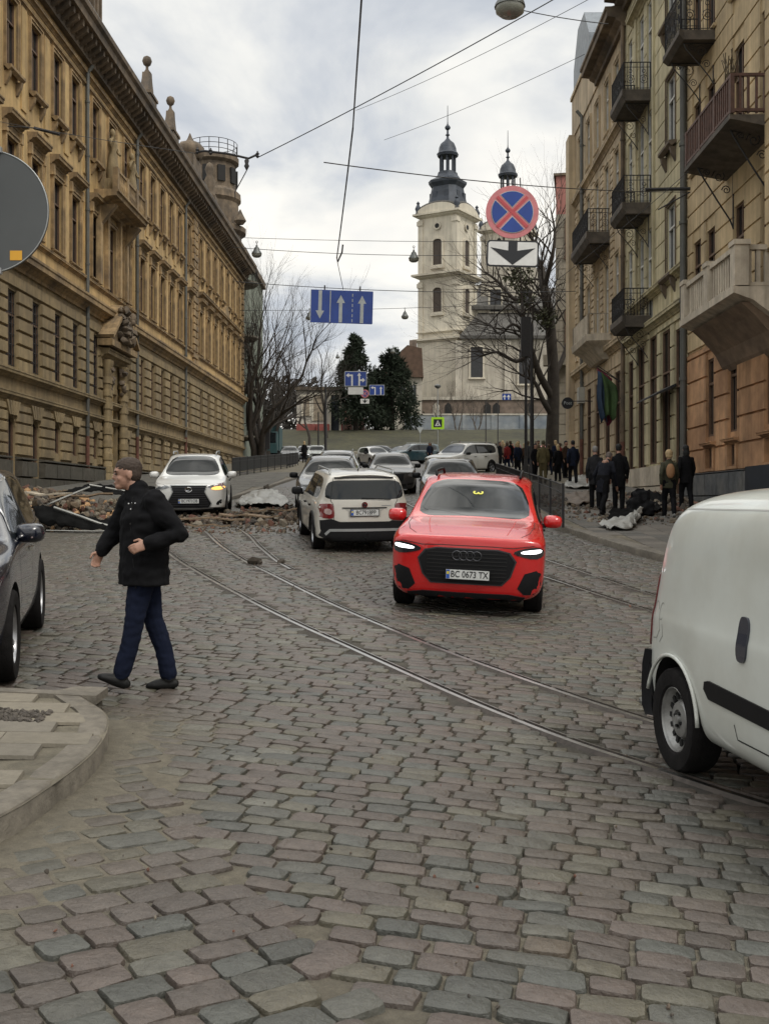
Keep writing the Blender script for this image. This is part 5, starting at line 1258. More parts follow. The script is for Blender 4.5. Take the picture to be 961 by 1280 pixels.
# ================================================================ OVERHEAD WIRES, LAMPS, SIGNS
M_wire = mat('black_wire', (.02, .02, .021), .5)
def wire(name, a, c, sag, r, label, group=None, n=20, cat='wire'):
    a, c = Vector(a), Vector(c); b = MB()
    b.tube([a.lerp(c, i/n) - Vector((0, 0, sag*4*(i/n)*(1-i/n))) for i in range(n+1)], r, 5); return tag(b.build('overhead_wire', M_wire, smooth=True), label, cat, group)
# span wire: left wall - bracket - right, and the slanting contact cable
brL, brR = P(247, 190, 20), P(322, 195, 20)
wire('w', P(-60, 140, 26), P(247, 192, 20), .05, .006, 'thin wire from the left house front to the insulator bracket')
wire('w', P(322, 197, 20), P(760, -40, 16), .06, .009, 'thick cable slanting up from the insulator bracket to the upper right corner')
ib = empty('insulator_bracket', tuple(brL), 0, 'crooked tubular bracket with insulators hanging between the wires near the turret', 'bracket')
b = MB(); d = brR - brL; b.tube([(0, 0, 0), (d.x*.12, 0, .02), (d.x*.5, 0, -.03), (d.x*.85, 0, -.12), (d.x, 0, d.z+.03)], .022, 8); b.build('arm', M_iron, ib, smooth=True)
for t in (0, .22, 1):
    b = MB(); b.lathe([(.01, -.06), (.035, -.03), (.02, 0), (.04, .02), (.02, .04), (.012, .07)], (d.x*t, 0, d.z*t+.02), 8); b.build('insulator', M_iron, ib, auto=50)
b = MB(); b.lathe([(.01, -.22), (.05, -.14), (.03, -.1), (.045, -.04), (.015, 0)], (d.x*.82, 0, -.12), 8); b.build('clamp', M_iron, ib, auto=50)
b = MB(); b.tube([(d.x*.82, 0, -.34), (d.x*.62, 0, -.75), (d.x*.63, 0, -.85)], .01, 5); b.build('hanging_rod', M_iron, ib)
wire('w', P(453, -20, 11.2), P(441, 160, 17), .0, .012, 'near part of the vertical feeder cable hanging from the top of the picture')
wire('w', P(441, 160, 17), P(421, 322, 25), .05, .014, 'lower part of the vertical feeder cable down to its small clamp')
b = MB(); p = P(421, 322, 25); b.tube([p, p+Vector((.02, 0, -.1)), p+Vector((.12, 0, .12)), p+Vector((.14, 0, .3))], .02, 5); tag(b.build('cable_clamp', M_iron), 'small hooked clamp at the lower end of the feeder cable', 'clamp')
wire('w', P(421, 324, 25), P(429, 362, 27), .0, .008, 'short wire from the clamp to the top of the blue lane sign')
wire('w', P(405, 203, 15.6), P(862, 240, 24), .12, .009, 'long span wire from the feeder cable to the right houses, behind the round sign')
wire('w', P(300, 297, 42), P(620, 302, 42), .05, .01, 'faint level span wire above the two hanging lamps', None)
wire('w', P(290, 309, 42.2), P(640, 318, 42.2), .15, .012, 'level span wire carrying the two hanging lamps either side of the lane sign')
wire('w', P(295, 352, 27.3), P(720, 364, 27.3), .12, .009, 'level span wire carrying the blue three-lane sign')
wire('w', P(300, 388, 60), P(700, 376, 60), .15, .013, 'farther span wire carrying the lamp right of the lane sign')
wire('w', P(445, 138, 30), P(745, -6, 20), .1, .006, 'fine wire running parallel below the thick slanting cable')
wire('w', P(480, 175, 40), P(730, 68, 30), .1, .008, 'very fine slanting wire above the second church tower')
wire('w', P(560, 440, 40), P(860, 214, 26), .3, .008, 'slanting wire from the bare tree up to the right house fronts')
wire('w', P(640, 10, 13.5), P(760, 30, 13.5), .02, .006, 'short wire from the topmost lamp to the right')
wire('w', P(600, -30, 13.5), P(640, 2, 13.5), .0, .006, 'short wire holding the topmost lamp from the left')
# wall rod with strainers at the right-hand end of the span wire
b = MB(); b.tube([P(806, 237, 30), P(862, 236, 30)], .05, 6); b.tube([P(822, 262, 30), P(862, 240, 30)], .02, 5); tag(b.build('wall_anchor_rod', M_iron), 'dark iron anchor rod fixed to the green-yellow house front', 'rod')
b = MB(); b.tube([P(43, 160, 34), P(75, 168, 34)], .05, 6); b.tube([P(10, 158, 34), P(43, 160, 34)], .02, 5); tag(b.build('wall_anchor_rod', M_iron), 'short dark anchor rod crossing the ochre facade at upper left', 'rod')
M_lamp = mat('lamp_housing', (.10, .105, .10), .45, .5, var=.2); M_lglass = mat('unlit_lamp_glass', (.22, .22, .19), .2, var=.2)
def lamp(x, y, Y, label, s=1.0):
    e = empty('hanging_street_lamp', tuple(P(x, y, Y)), 0, label, 'street lamp', 'street lamps hung over the road on wires'); e.scale = (s,)*3
    b = MB(); b.lathe([(.03, .30), (.05, .22), (.09, .20), (.12, .10), (.19, .0), (.205, -.05)], n=16); b.build('lamp_housing', M_lamp, e, auto=40)
    b = MB(); b.lathe([(.19, -.05), (.185, -.12), (.12, -.17), (.0, -.19)], n=16, cap=False); b.build('lamp_glass', M_lglass, e, smooth=True)
    b = MB(); b.tube([(0, 0, .28), (0, 0, .4)], .012, 5); b.tube([(.04*math.cos(k*.8), 0, .42+.04*math.sin(k*.8)) for k in range(9)], .01, 4); b.build('hook', M_iron, e)
lamp(637, 4, 13.5, 'largest hanging lamp, cut by the top edge of the picture', .95)
lamp(321, 316, 42, 'hanging lamp beside the far end of the ochre facade')
lamp(517, 322, 42, 'hanging lamp just left of the church tower at the height of its upper window')
lamp(506, 395, 60, 'smaller hanging lamp right of the blue three-lane sign')
lamp(491, 439, 85, 'small hanging lamp above the right-hand evergreen')
lamp(387, 396, 58, 'small hanging lamp half hidden behind the left edge of the three-lane sign')
lamp(422, 446, 85, 'tiny hanging lamp above the left-hand evergreen', .8)
# ---- signs
M_blue = mat('sign_blue', (.012, .045, .24), .35, var=.12, scale=3); M_sw = mat('sign_white', (.62, .62, .60), .4, var=.08, scale=4); M_sgrey = mat('sign_worn_white', (.36, .38, .38), .4, var=.12, scale=6)
M_sred = mat('sign_red', (.42, .06, .07), .4, var=.1, scale=5); M_spink = mat('sign_faded_red', (.50, .17, .18), .45, var=.12, scale=6); M_sblk = mat('sign_black', (.008, .009, .012), .4, var=0)
M_back = mat('sign_back_grey', (.075, .08, .082), .55, .2, var=.08, scale=2); M_galv = mat('galvanised_steel', (.32, .33, .33), .45, .7, var=.12)
M_lime = mat('fluorescent_lime', (.35, .62, .02), .5, var=.05)
def rrect(w_, h_, r, n=4):
    pts = []
    for (cx, cy, a0) in ((w_/2-r, h_/2-r, 0), (-w_/2+r, h_/2-r, 90), (-w_/2+r, -h_/2+r, 180), (w_/2-r, -h_/2+r, 270)):
        for k in range(n+1): a = R(a0+90*k/n); pts.append((cx+r*math.cos(a), cy+r*math.sin(a)))
    return pts
def plate(parent, name, pts, y0, y1, m, each=None):
    b = MB(); b.prism(pts, y0, y1); return b.build(name, m, parent)
def arrow(x, y0, y1, w_, hw, hl, up=True):
    s = 1 if up else -1
    if not up: y0, y1 = y1, y0
    return [(x-w_/2, y0), (x+w_/2, y0), (x+w_/2, y1-s*hl), (x+hw, y1-s*hl), (x, y1), (x-hw, y1-s*hl), (x-w_/2, y1-s*hl)]
# no-stopping sign with arrow plate, hung from the span wire
c = P(640, 265, 15.6); k = 15.6/F
ns = empty('no_stopping_sign', tuple(c), 0, 'round blue no-stopping sign with red cross and rim hung above the street', 'road sign')
Rr = 33*k
plate(ns, 'sign_disc', [(Rr*math.cos(2*math.pi*i/40), Rr*math.sin(2*math.pi*i/40)) for i in range(40)], 0, .02, M_spink)
plate(ns, 'sign_face', [(Rr*.80*math.cos(2*math.pi*i/40), Rr*.80*math.sin(2*math.pi*i/40)) for i in range(40)], -.004, 0, M_spink)
for q in range(4):
    a0, a1 = R(45+90*q)+.16, R(135+90*q)-.16; pts = [(Rr*.80*math.cos(a0+(a1-a0)*i/10), Rr*.80*math.sin(a0+(a1-a0)*i/10)) for i in range(11)]
    am = (a0+a1)/2; pts.append((Rr*.15*math.cos(am), Rr*.15*math.sin(am))); plate(ns, 'white_edge', pts, -.007, -.004, M_sgrey)
    a0, a1 = a0+.035, a1-.035; pts = [(Rr*.775*math.cos(a0+(a1-a0)*i/10), Rr*.775*math.sin(a0+(a1-a0)*i/10)) for i in range(11)]; pts.append((Rr*.19*math.cos(am), Rr*.19*math.sin(am)))
    plate(ns, 'blue_field', pts, -.011, -.007, M_blue)
for s in (-1, 1):
    b = MB(); b.rbox((0, -.0055 if s < 0 else -.0085, 0), (Rr*1.62, .003, Rr*.115), (0, s*R(45), 0)); b.build('red_bar', M_sred, ns)
b = MB(); 
for x in (-.12, .12): b.tube([(x, .03, Rr*.9), (x, .03, Rr*1.32)], .008, 5); b.tube([(x, .03, -Rr*.9), (x, .03, -Rr*1.1)], .012, 5)
b.build('hanger', M_iron, ns)
ap = empty('arrow_plate', tuple(P(640.5, 317, 15.6)), 0, 'white rectangular plate with a broad black arrow pointing down, below the no-stopping sign', 'road sign'); ap.rotation_euler = (0, R(1.5), 0)
W_, H_ = 65*k, 33*k
plate(ap, 'plate', rrect(W_, H_, .05), 0, .02, M_sblk); plate(ap, 'plate_face', rrect(W_-.045, H_-.045, .035), -.004, 0, M_sw)
a = MB(); a.prism([(-.065, H_*.5-.02), (.065, H_*.5-.02), (.065, H_*.5-.15), (W_*.43, H_*.22), (0, -H_*.43), (-W_*.43, H_*.22), (-.065, H_*.5-.15)], -.008, -.0041); a.build('arrow', M_sblk, ap)
# three-lane sign
k = 27/F; W_, H_ = 78*k, 41*k
ls = empty('three_lane_sign', tuple(P(427, 383.5, 27)), 0, 'wide blue sign hung over the street with one arrow down and two arrows up', 'road sign'); ls.rotation_euler = (0, R(1.6), R(2))
plate(ls, 'sign_panel', rrect(W_, H_, .02), 0, .03, M_blue); plate(ls, 'edge_band', [( -W_/2, -H_/2), (-W_/2+.015, -H_/2), (-W_/2+.015, H_/2), (-W_/2, H_/2)], -.004, 0, M_sgrey)
for x, u, y0, y1 in ((-W_*.345, False, -H_*.38, H_*.48), (-W_*.015, True, -H_*.48, H_*.36), (W_*.325, True, -H_*.48, H_*.36)):
    b = MB(); b.prism(arrow(x, y0, y1, .085, .105, .20, u), -.006, -.0005); b.build('arrow', M_sgrey, ls)
b = MB(); b.box(-W_*.19, -W_*.175, -.006, -.0005, -H_*.48, H_*.48); b.build('lane_line', M_sgrey, ls)
for q in range(6): b = MB(); b.box(W_*.165, W_*.178, -.006, -.0005, -H_*.46+q*H_*.155, -H_*.46+q*H_*.155+H_*.09); b.build('lane_dash', M_sgrey, ls)
for x in (-W_*.28, W_*.29): b = MB(); b.tube([(x, .03, H_*.4), (x, .03, H_*.5+.12)], .018, 5); b.build('hanger', M_iron, ls)
# far lane signs, hung on wires
def small_lane(xc, yc, w_, h_, Y, label, kind):
    k = Y/F; e = empty('lane_sign', tuple(P(xc, yc, Y)), 0, label, 'road sign'); W_, H_ = w_*k, h_*k
    plate(e, 'sign_panel', rrect(W_, H_, .04), 0, .04, M_sgrey); plate(e, 'sign_face', rrect(W_-.08, H_-.08, .03), -.006, 0, M_blue)
    t = W_*.07
    def bent(x, s):   # arrow bending to one side
        b = MB(); b.prism([(x-t/2, -H_*.46), (x+t/2, -H_*.46), (x+t/2, H_*.28), (x-s*0+t/2-.0, H_*.28), (x-t/2-.0, H_*.28+t*.0), (x-t/2, H_*.2)], -.012, -.0065) if False else None
        b.box(x-t/2, x+t/2, -.012, -.0065, -H_*.46, H_*.28); x2 = x - W_*.14; b.box(x2, x-t/2, -.012, -.0065, H_*.28-t, H_*.28)
        b.prism([(x2, H_*.28-t*1.9), (x2, H_*.28+t*.9), (x2-t*1.9, H_*.28-t*.5)], -.012, -.0065); b.build('left_arrow', M_sw, e)
    if kind == 0:
        bent(-W_*.16, 1)
        b = MB(); b.prism(arrow(W_*.16, -H_*.46, H_*.40, t, t*1.3, t*1.9), -.012, -.0065); b.build('straight_arrow', M_sw, e)
        b = MB(); b.box(W_*.16+t/2, W_*.3, -.012, -.0065, -H_*.14, -H_*.14+t); b.prism([(W_*.3, -H_*.14-t), (W_*.3, -H_*.14+t*2), (W_*.3+t*1.8, -H_*.14+t*.5)], -.012, -.0065); b.build('right_arrow', M_sw, e)
    else:
        bent(-W_*.12, 1)
        b = MB(); b.prism(arrow(W_*.26, -H_*.46, H_*.34, t, t*1.4, t*2), -.012, -.0065); b.build('straight_arrow', M_sw, e)
    b = MB(); b.tube([(0, .05, H_*.45), (0, .05, H_*.5+.4)], .02, 5); b.build('hanger', M_iron, e)
    return e
small_lane(444.5, 473.5, 28, 19, 62, 'blue lane sign with a left arrow and a straight-right arrow, before the evergreen', 0)
small_lane(471, 487.5, 19, 13, 90, 'smallest blue lane sign with a left arrow and a straight arrow', 1)
e = empty('blank_plate', tuple(P(444.5, 488.5, 62)), 0, 'blank white plate under the blue left and straight-right lane sign', 'road sign'); k = 62/F
plate(e, 'plate', rrect(19*k, 9*k, .03), 0, .03, M_sw); b = MB(); b.tube([(-.2, .05, 4*k), (-.2, .05, 6*k)], .02, 5); b.build('hanger', M_iron, e)
e = empty('far_no_stopping_sign', tuple(P(456, 492, 75)), 0, 'tiny round no-stopping sign with small arrow plate beside the blank plate', 'road sign'); k = 75/F
plate(e, 'sign_disc', [(5.2*k*math.cos(2*math.pi*i/20), 5.2*k*math.sin(2*math.pi*i/20)) for i in range(20)], 0, .03, M_spink); plate(e, 'sign_face', [(3.9*k*math.cos(2*math.pi*i/20), 3.9*k*math.sin(2*math.pi*i/20)) for i in range(20)], -.01, 0, mat('faded_blue', (.09, .07, .22), .5))
for s in (-1, 1): b = MB(); b.rbox((0, -.014-(s+1)*.002, 0), (8*k, .003, .8*k), (0, s*R(45), 0)); b.build('red_bar', M_spink, e)
b = MB(); b.prism([(p[0], p[1]-9.5*k) for p in rrect(11*k, 6*k, .03)], 0, .03); b.build('plate', M_sw, e)
b = MB(); b.prism([(-.03, -7*k), (.03, -7*k), (.06, -9*k), (3.5*k, -8*k), (0, -12*k), (-3.5*k, -8*k), (-.06, -9*k)], -.008, -.001); b.build('arrow', M_sblk, e)
# small blue sign far right before the church
e = empty('far_blue_sign', tuple(P(633, 496, 100)), 0, 'tiny blue two-arrow sign in front of the church base wall', 'road sign'); k = 100/F
plate(e, 'sign_panel', rrect(11*k, 8*k, .03), 0, .04, M_blue)
for x in (-2.6, 2.4): b = MB(); b.prism(arrow(x*k, -3.4*k, 3*k, .09, .16, .25), -.01, -.001); b.build('arrow', M_sw, e)
b = MB(); b.tube([(0, .06, 4*k), (0, .06, 16*k)], .02, 5); b.build('hanger', M_iron, e)
# pedestrian-crossing sign on a pole
Y = 100.0; k = Y/F; p = P(547, 529, Y)
e = empty('crossing_sign', (p.x, Y, G(p.x, Y)), 0, 'square lime-bordered pedestrian crossing sign on a thin pole below the church', 'road sign'); z = p.z - G(p.x, Y)
b = MB(); b.tube([(0, .06, 0), (0, .06, z+44*k)], .05, 6); b.build('pole', M_galv, e)
b = MB(); b.lathe([(.03, z+43*k), (.28, z+45*k), (.3, z+47*k), (.1, z+49*k)], (0, .06, 0), 10); b.build('lamp_head', M_lamp, e, auto=40)
plate(e, 'lime_border', [(q[0], q[1]+z) for q in rrect(16*k, 15*k, .05)], 0, .03, M_lime); plate(e, 'blue_square', [(q[0], q[1]+z) for q in rrect(10.5*k, 10*k, .02)], -.01, 0, M_sblk)
plate(e, 'white_triangle', [(-3.6*k, z-3.6*k), (3.6*k, z-3.6*k), (0, z+3.8*k)], -.02, -.01, M_sw)
b = MB(); b.rbox((0, -.025, z-.6*k), (.07, .006, .22)); b.rbox((-.07, -.025, z-2.2*k), (.05, .006, .22), (0, .5, 0)); b.rbox((.07, -.025, z-2.2*k), (.05, .006, .22), (0, -.5, 0)); b.lathe([(.05, -.028), (.05, -.022)], (0, 0, z+1.2*k), 8, 'y'); b.build('walking_figure', M_sblk, e)
# small triangular sign on a post
Y = 105.0; p = P(525, 538, Y); e = empty('give_way_sign', (p.x, Y, G(p.x, Y)), 0, 'small pale triangular sign on a post left of the crossing sign', 'road sign'); z = p.z - G(p.x, Y)
b = MB(); b.tube([(0, .06, 0), (0, .06, z+.2)], .04, 6); b.build('pole', M_galv, e); plate(e, 'sign_plate', [(-.32, z+.3), (.32, z+.3), (0, z-.3)], 0, .03, M_sgrey)
# back of the round sign at the left edge
Y = 6.1; k = Y/F; c = P(-15, 265, Y)
e = empty('round_sign_seen_from_behind', (c.x, c.y, G(c.x, c.y)), 0, 'grey back of a large round sign with a small orange sticker at the left edge', 'road sign'); z = c.z - G(c.x, c.y); Rr = 77*k
b = MB(); b.lathe([(Rr*.97, -.012), (Rr, -.012), (Rr, .004), (Rr*.985, .01)], (0, 0, z), 64, 'y'); b.build('sign_disc', M_back, e, auto=30)
b = MB(); b.tube([(Rr*.992*math.cos(2*math.pi*i/64), -.012, z+Rr*.992*math.sin(2*math.pi*i/64)) for i in range(65)], .004, 5, False); b.build('rolled_edge', M_galv, e, smooth=True)
b = MB(); b.box(29*k, 44*k, -.0145, -.0125, z-61*k, z-49*k); s_ = b.build('orange_sticker', mat('orange_sticker', (.55, .28, .02), .5, var=.1), e)
b = MB(); b.tube([(0, -.05, .0), (0, -.05, z+Rr+.1)], .03, 10); b.build('pole', M_galv, e, smooth=True)
for zz_ in (Rr*.98, -Rr*.98): b = MB(); b.box(-.03, .085, -.03, .0, z+zz_-.012, z+zz_+.02); b.build('clamp', M_galv, e)
me = text_mesh('N 1', .045, M_sblk); o = link('sticker_mark', me, s_, (36*k, -.0147, z-53*k), (R(90), 0, 0)); o.scale = (.5, .5, .5)
bpy.data.objects.remove(o)
# round black shop sign on the right-hand row
c = P(709, 504, 52); e = empty('round_shop_sign', tuple(c), 0, 'small round black projecting shop sign with pale lettering beyond the crowd', 'sign'); k = 52/F
b = MB(); b.lathe([(7.3*k, -.05), (7.3*k, .05)], (0, 0, 0), 24, 'y'); b.build('sign_disc', M_sblk, e, auto=30); me = text_mesh('Post', .22, M_sgrey); link('lettering', me, e, (0, -.056, 0), (R(90), 0, 0))
b = MB(); b.tube([(.2, 0, .1), (1.2, 0, .1)], .025, 5); b.build('arm', M_iron, e)
# lamp-posts and poles right of centre, and on the left
def pole(x, y0, Y, r, label, cat='pole', cabinet=None, arm=None):
    g = P(x, 500, Y).x; z0 = G(g, Y); z1 = EZ + (HY-y0)/F*Y; e = empty('street_pole', (g, Y, z0), 0, label, cat)
    b = MB(); b.lathe([(r*1.8, -.2), (r*1.8, .5), (r*1.2, .7), (r, 1.2), (r*.7, z1-z0)], n=10); b.build('post', M_iron, e, auto=40)
    if cabinet: b = MB(); b.box(-cabinet[0]/2, cabinet[0]/2, -.15, .15, cabinet[1], cabinet[2]); b.build('cabinet', M_iron, e)
    return e
pole(664.5, 405, 56, .11, 'thickest dark pole before the church, topmost of the cluster')
pole(657, 425, 60, .09, 'dark pole just left of the thickest one, carrying a box', cabinet=(.55, 6.6, 8.8))
pole(685, 462, 70, .10, 'thin dark pole right of the cluster before the pollarded tree')
pole(407, 480, 100, .13, 'dark pole standing before the white and red house')
pole(398, 515, 104, .08, 'short thin pole left of the house gate')
pole(607, 500, 110, .06, 'thin pole before the yard wall, left one')
pole(622, 500, 110, .06, 'thin pole before the yard wall, right one')
pole(331, 540, 96, .12, 'pole between the bare tree stems', cabinet=(.9, 1.2, 3.0))
# ================================================================ VEHICLES
def paint(name, col, **k): return mat('paint_' + name, col, k.get('rough', .32), k.get('metal', 0), var=.04, scale=2, coat=.8, dirt=k.get('dirt', ((.12, .10, .08), .12, 2.0)))
M_cglass = mat('car_glass', (.010, .013, .015), .03, var=0, spec=.5)
M_blkp = mat('black_plastic', (.007, .007, .008), .55, var=.15, scale=6, spec=.2)
M_under = mat('underbody', (.006, .006, .006), .9, var=0)
M_tyre = mat('tyre_rubber', (.012, .011, .011), .9, spec=.15, var=.25, scale=12, bump=.3, bscale=80)
M_alloy = mat('alloy_rim', (.34, .34, .35), .3, .8, var=.1)
M_dalloy = mat('dark_alloy_rim', (.06, .06, .065), .35, .7, var=.1)
M_srim = mat('steel_rim', (.30, .30, .29), .45, .6, var=.15, scale=10, dirt=((.07, .06, .05), .6, 6))
M_chrome = mat('chrome', (.62, .62, .62), .12, 1, var=0)
M_lens = mat('headlamp_lens', (.16, .17, .18), .08, .4, var=.4, scale=14, coat=1)
M_drl = mat('lit_running_light', (.9, .9, .95), .3, var=0, emit=(1, .98, 1), estr=3.0)
M_amber = mat('lit_turn_light', (.9, .5, .1), .3, var=0, emit=(1, .42, .10), estr=2.2)
M_tail = mat('tail_lamp', (.14, .008, .010), .12, var=.25, scale=20, coat=1)
M_tailw = mat('tail_lamp_clear', (.35, .25, .24), .15, var=.2, scale=20, coat=1)
M_plate = mat('number_plate', (.52, .53, .52), .45, var=.06); M_ptxt = mat('plate_lettering', (.01, .01, .012), .5, var=0); M_pblue = mat('plate_blue', (.02, .08, .35), .45, var=0); M_pyel = mat('plate_yellow', (.6, .5, .05), .45, var=0)
M_seam = mat('panel_gap', (.01, .01, .01), .8, var=0)
def half_to_mesh(stations, caps, paintm):
    """body of a car as a subdivided cage. stations: rear to front, each (x, [(y,z)*10], tag) ; points run from the bottom centre up the side to the roof centre.
    materials: 0 paint, 1 glass, 2 black plastic, 3 underside"""
    V = []; Fc = []; Mi = []; CR = []
    n = len(stations[0][1])
    ring = []
    for (x0, pts, *_ ) in stations:
        L = []; Rr_ = []
        for i, pt in enumerate(pts):
            y, z = pt[:2]; x = x0 + (pt[2] if len(pt) > 2 else 0)
            if i == 0 or i == n-1: V.append((x, 0, z)); L.append(len(V)-1); Rr_.append(len(V)-1)
            else: V.append((x, y, z)); L.append(len(V)-1); V.append((x, -y, z)); Rr_.append(len(V)-1)
        ring.append((L, Rr_))
    for s in range(len(stations)-1):
        for side in (0, 1):
            A, B = ring[s][side], ring[s+1][side]
            for i in range(n-1):
                q = [A[i], B[i], B[i+1], A[i+1]]
                if side: q = q[::-1]
                Fc.append(q); Mi.append(stations[s][2](i) if stations[s][2] else 0)
    for A, B in zip(ring, ring[1:]):
        for q in (0, 1): CR += [((A[q][4], B[q][4]), .45), ((A[q][1], B[q][1]), .4)]
    for q in (0, 1): CR += [((ring[-1][q][i], ring[-1][q][i+1]), .42) for i in range(4, n-1)]
    # end caps: ladders of quads, with bulge
    for (s, cap, sgn) in ((0, caps[0], -1), (len(stations)-1, caps[1], 1)):
        L, Rr_ = ring[s]; x = stations[s][0]; pts = stations[s][1]
        fr = [-1, -.62, 0, .62, 1]
        rows = []
        for i in range(n):
            y, z = pts[i][:2]; x = stations[s][0] + (pts[i][2] if len(pts[i]) > 2 else 0)
            if i == 0 or i == n-1: rows.append([L[i]]*5); continue
            r = [Rr_[i]]
            for f in fr[1:-1]:
                V.append((x + sgn*(cap['bulge']*(1-f*f) + cap['prof'][i]), y*f, z + cap.get('dz', [0]*n)[i]*(1-f*f))); r.append(len(V)-1)
            r.append(L[i]); rows.append(r)
        for i in range(n-1):
            for k in range(4):
                q = [rows[i][k], rows[i][k+1], rows[i+1][k+1], rows[i+1][k]]
                u = []
                for t in q:
                    if t not in u: u.append(t)
                if sgn < 0: u = u[::-1]
                if len(u) >= 3: Fc.append(u); Mi.append(cap['mat'](i))
    bm = bmesh.new(); vs = [bm.verts.new(v) for v in V]; bm.verts.ensure_lookup_table()
    for f, m in zip(Fc, Mi):
        try: fa = bm.faces.new([vs[i] for i in f])
        except ValueError: continue
        fa.material_index = m; fa.smooth = True
    bmesh.ops.recalc_face_normals(bm, faces=bm.faces)
    cl_ = bm.edges.layers.float.new('crease_edge')
    for e in bm.edges:
        ms = {f.material_index for f in e.link_faces}
        if len(ms) > 1: e[cl_] = .8 if 1 in ms else .5
    for (a, c), w_ in CR:
        e = bm.edges.get((vs[a], vs[c]))
        if e and e[cl_] < w_: e[cl_] = w_
    return bm
def make_body(name, stations, caps, paintm, wheels, parent, arch_r=.39, level=2, inner=.36):
    bm = half_to_mesh(stations, caps, paintm)
    me = bpy.data.meshes.new(name); bm.to_mesh(me); bm.free()
    for m in (paintm, M_cglass, M_blkp, M_under): me.materials.append(m)
    o = link(name, me); md = o.modifiers.new('s', 'SUBSURF'); md.levels = level; md.render_levels = level
    m2 = evald(o); o.modifiers.clear(); o.data = m2
    cb = MB(); cb.cur = 3
    for (x, y, r) in wheels:
        for s in (-1, 1): 
            cb.lathe([(arch_r, s*(y-.30)), (arch_r, s*(y+.25))], (x, 0, r+.01), 28, 'y')
    # lathe axis y gives circles in the x-z plane
    cut = cb.build('cutter', [paintm, M_cglass, M_blkp, M_under])
    md = o.modifiers.new('b', 'BOOLEAN'); md.object = cut; md.operation = 'DIFFERENCE'; md.solver = 'EXACT'
    m3 = evald(o); o.modifiers.clear(); bvh = BVHTree.FromPolygons([v.co for v in m2.vertices], [tuple(p.vertices) for p in m2.polygons])
    o.data = m3; m3.polygons.foreach_set('use_smooth', [True]*len(m3.polygons)); m3.set_sharp_from_angle(angle=R(50))
    bpy.data.objects.remove(cut); o.parent = parent; o.name = name
    return o, bvh
def chaikin(p, k=2, closed=True):
    for _ in range(k):
        q = []
        n = len(p)
        for i in range(n if closed else n-1):
            a, b_ = p[i], p[(i+1) % n]; q += [(a[0]*.75+b_[0]*.25, a[1]*.75+b_[1]*.25), (a[0]*.25+b_[0]*.75, a[1]*.25+b_[1]*.75)]
        p = q
    return p
def patch(name, bvh, poly, side, m, parent, off=.006, thick=.03, res=.09, rnd=0):
    """a panel of the given outline laid on the body. side: 'F' front, 'B' back, 'L' left(+y), 'R' right(-y)"""
    if rnd: poly = chaikin(poly, rnd)
    bm = bmesh.new()
    vs = [bm.verts.new((p[0], p[1], 0)) for p in poly]; f = bm.faces.new(vs)
    bmesh.ops.triangulate(bm, faces=[f])
    for _ in range(4):
        es = [e for e in bm.edges if e.calc_length() > res]
        if not es: break
        bmesh.ops.subdivide_edges(bm, edges=es, cuts=1); bmesh.ops.triangulate(bm, faces=[q for q in bm.faces if len(q.verts) > 4])
    D = {'F': Vector((-1, 0, 0)), 'B': Vector((1, 0, 0)), 'L': Vector((0, -1, 0)), 'R': Vector((0, 1, 0))}[side]
    last = None; miss = []
    for v in bm.verts:
        a, z = v.co.x, v.co.y
        o = Vector((0, a, z)) - D*6 if side in 'FB' else Vector((a, 0, z)) - D*6
        h = bvh.ray_cast(o, D, 12)
        if h[0] is None: miss.append((v, o)); continue
        v.co = h[0] - D*off; last = v.co.copy()
    ok = [v for v in bm.verts if all(v is not q[0] for q in miss)]
    for v, o in miss:
        if not ok: break
        w_ = min(ok, key=lambda u: (u.co - o - D*D.dot(u.co-o)).length); v.co = o + D*D.dot(w_.co - o)
    be = [e for e in bm.edges if len(e.link_faces) == 1]
    r = bmesh.ops.extrude_edge_only(bm, edges=be); 
    for v in [g for g in r['geom'] if isinstance(g, bmesh.types.BMVert)]: v.co += D*thick
    bmesh.ops.recalc_face_normals(bm, faces=bm.faces)
    me = bpy.data.meshes.new(name); bm.to_mesh(me); bm.free(); me.materials.append(m)
    me.polygons.foreach_set('use_smooth', [True]*len(me.polygons)); me.set_sharp_from_angle(angle=R(40)); return link(name, me, parent)
def stroke(name, bvh, pts, side, w_, m, parent, off=.002, closed=False):
    """a narrow line (panel gap, trim strip) following the body"""
    D = {'F': Vector((-1, 0, 0)), 'B': Vector((1, 0, 0)), 'L': Vector((0, -1, 0)), 'R': Vector((0, 1, 0)), 'T': Vector((0, 0, -1))}[side]
    if closed: pts = pts + [pts[0]]
    P2 = []
    for a, b_ in zip(pts, pts[1:]):
        k = max(1, int(math.hypot(b_[0]-a[0], b_[1]-a[1])/.05))
        for i in range(k): P2.append((lerp(a[0], b_[0], i/k), lerp(a[1], b_[1], i/k)))
    P2.append(pts[-1]); C_ = []
    for (a, z) in P2:
        o = Vector((a, z, 0)) - D*6 if side == 'T' else (Vector((0, a, z)) - D*6 if side in 'FB' else Vector((a, 0, z)) - D*6)
        h = bvh.ray_cast(o, D, 12)
        if h[0] is not None: C_.append((h[0], h[1]))
    if len(C_) < 2: return None
    b = MB()
    for i, (p, nn) in enumerate(C_):
        t = C_[min(i+1, len(C_)-1)][0] - C_[max(i-1, 0)][0]; nn = nn if nn.dot(D) < 0 else -nn
        s = t.cross(nn)
        s = s.normalized()*w_/2 if s.length > 1e-9 else Vector((0, 0, w_/2))
        b.v += [tuple(p + nn*off - s), tuple(p + nn*off + s)]
    for i in range(len(C_)-1): b.f.append([2*i, 2*i+1, 2*i+3, 2*i+2]); b.m.append(0)
    return b.build(name, m, parent, fix=False)
TYRE = {}
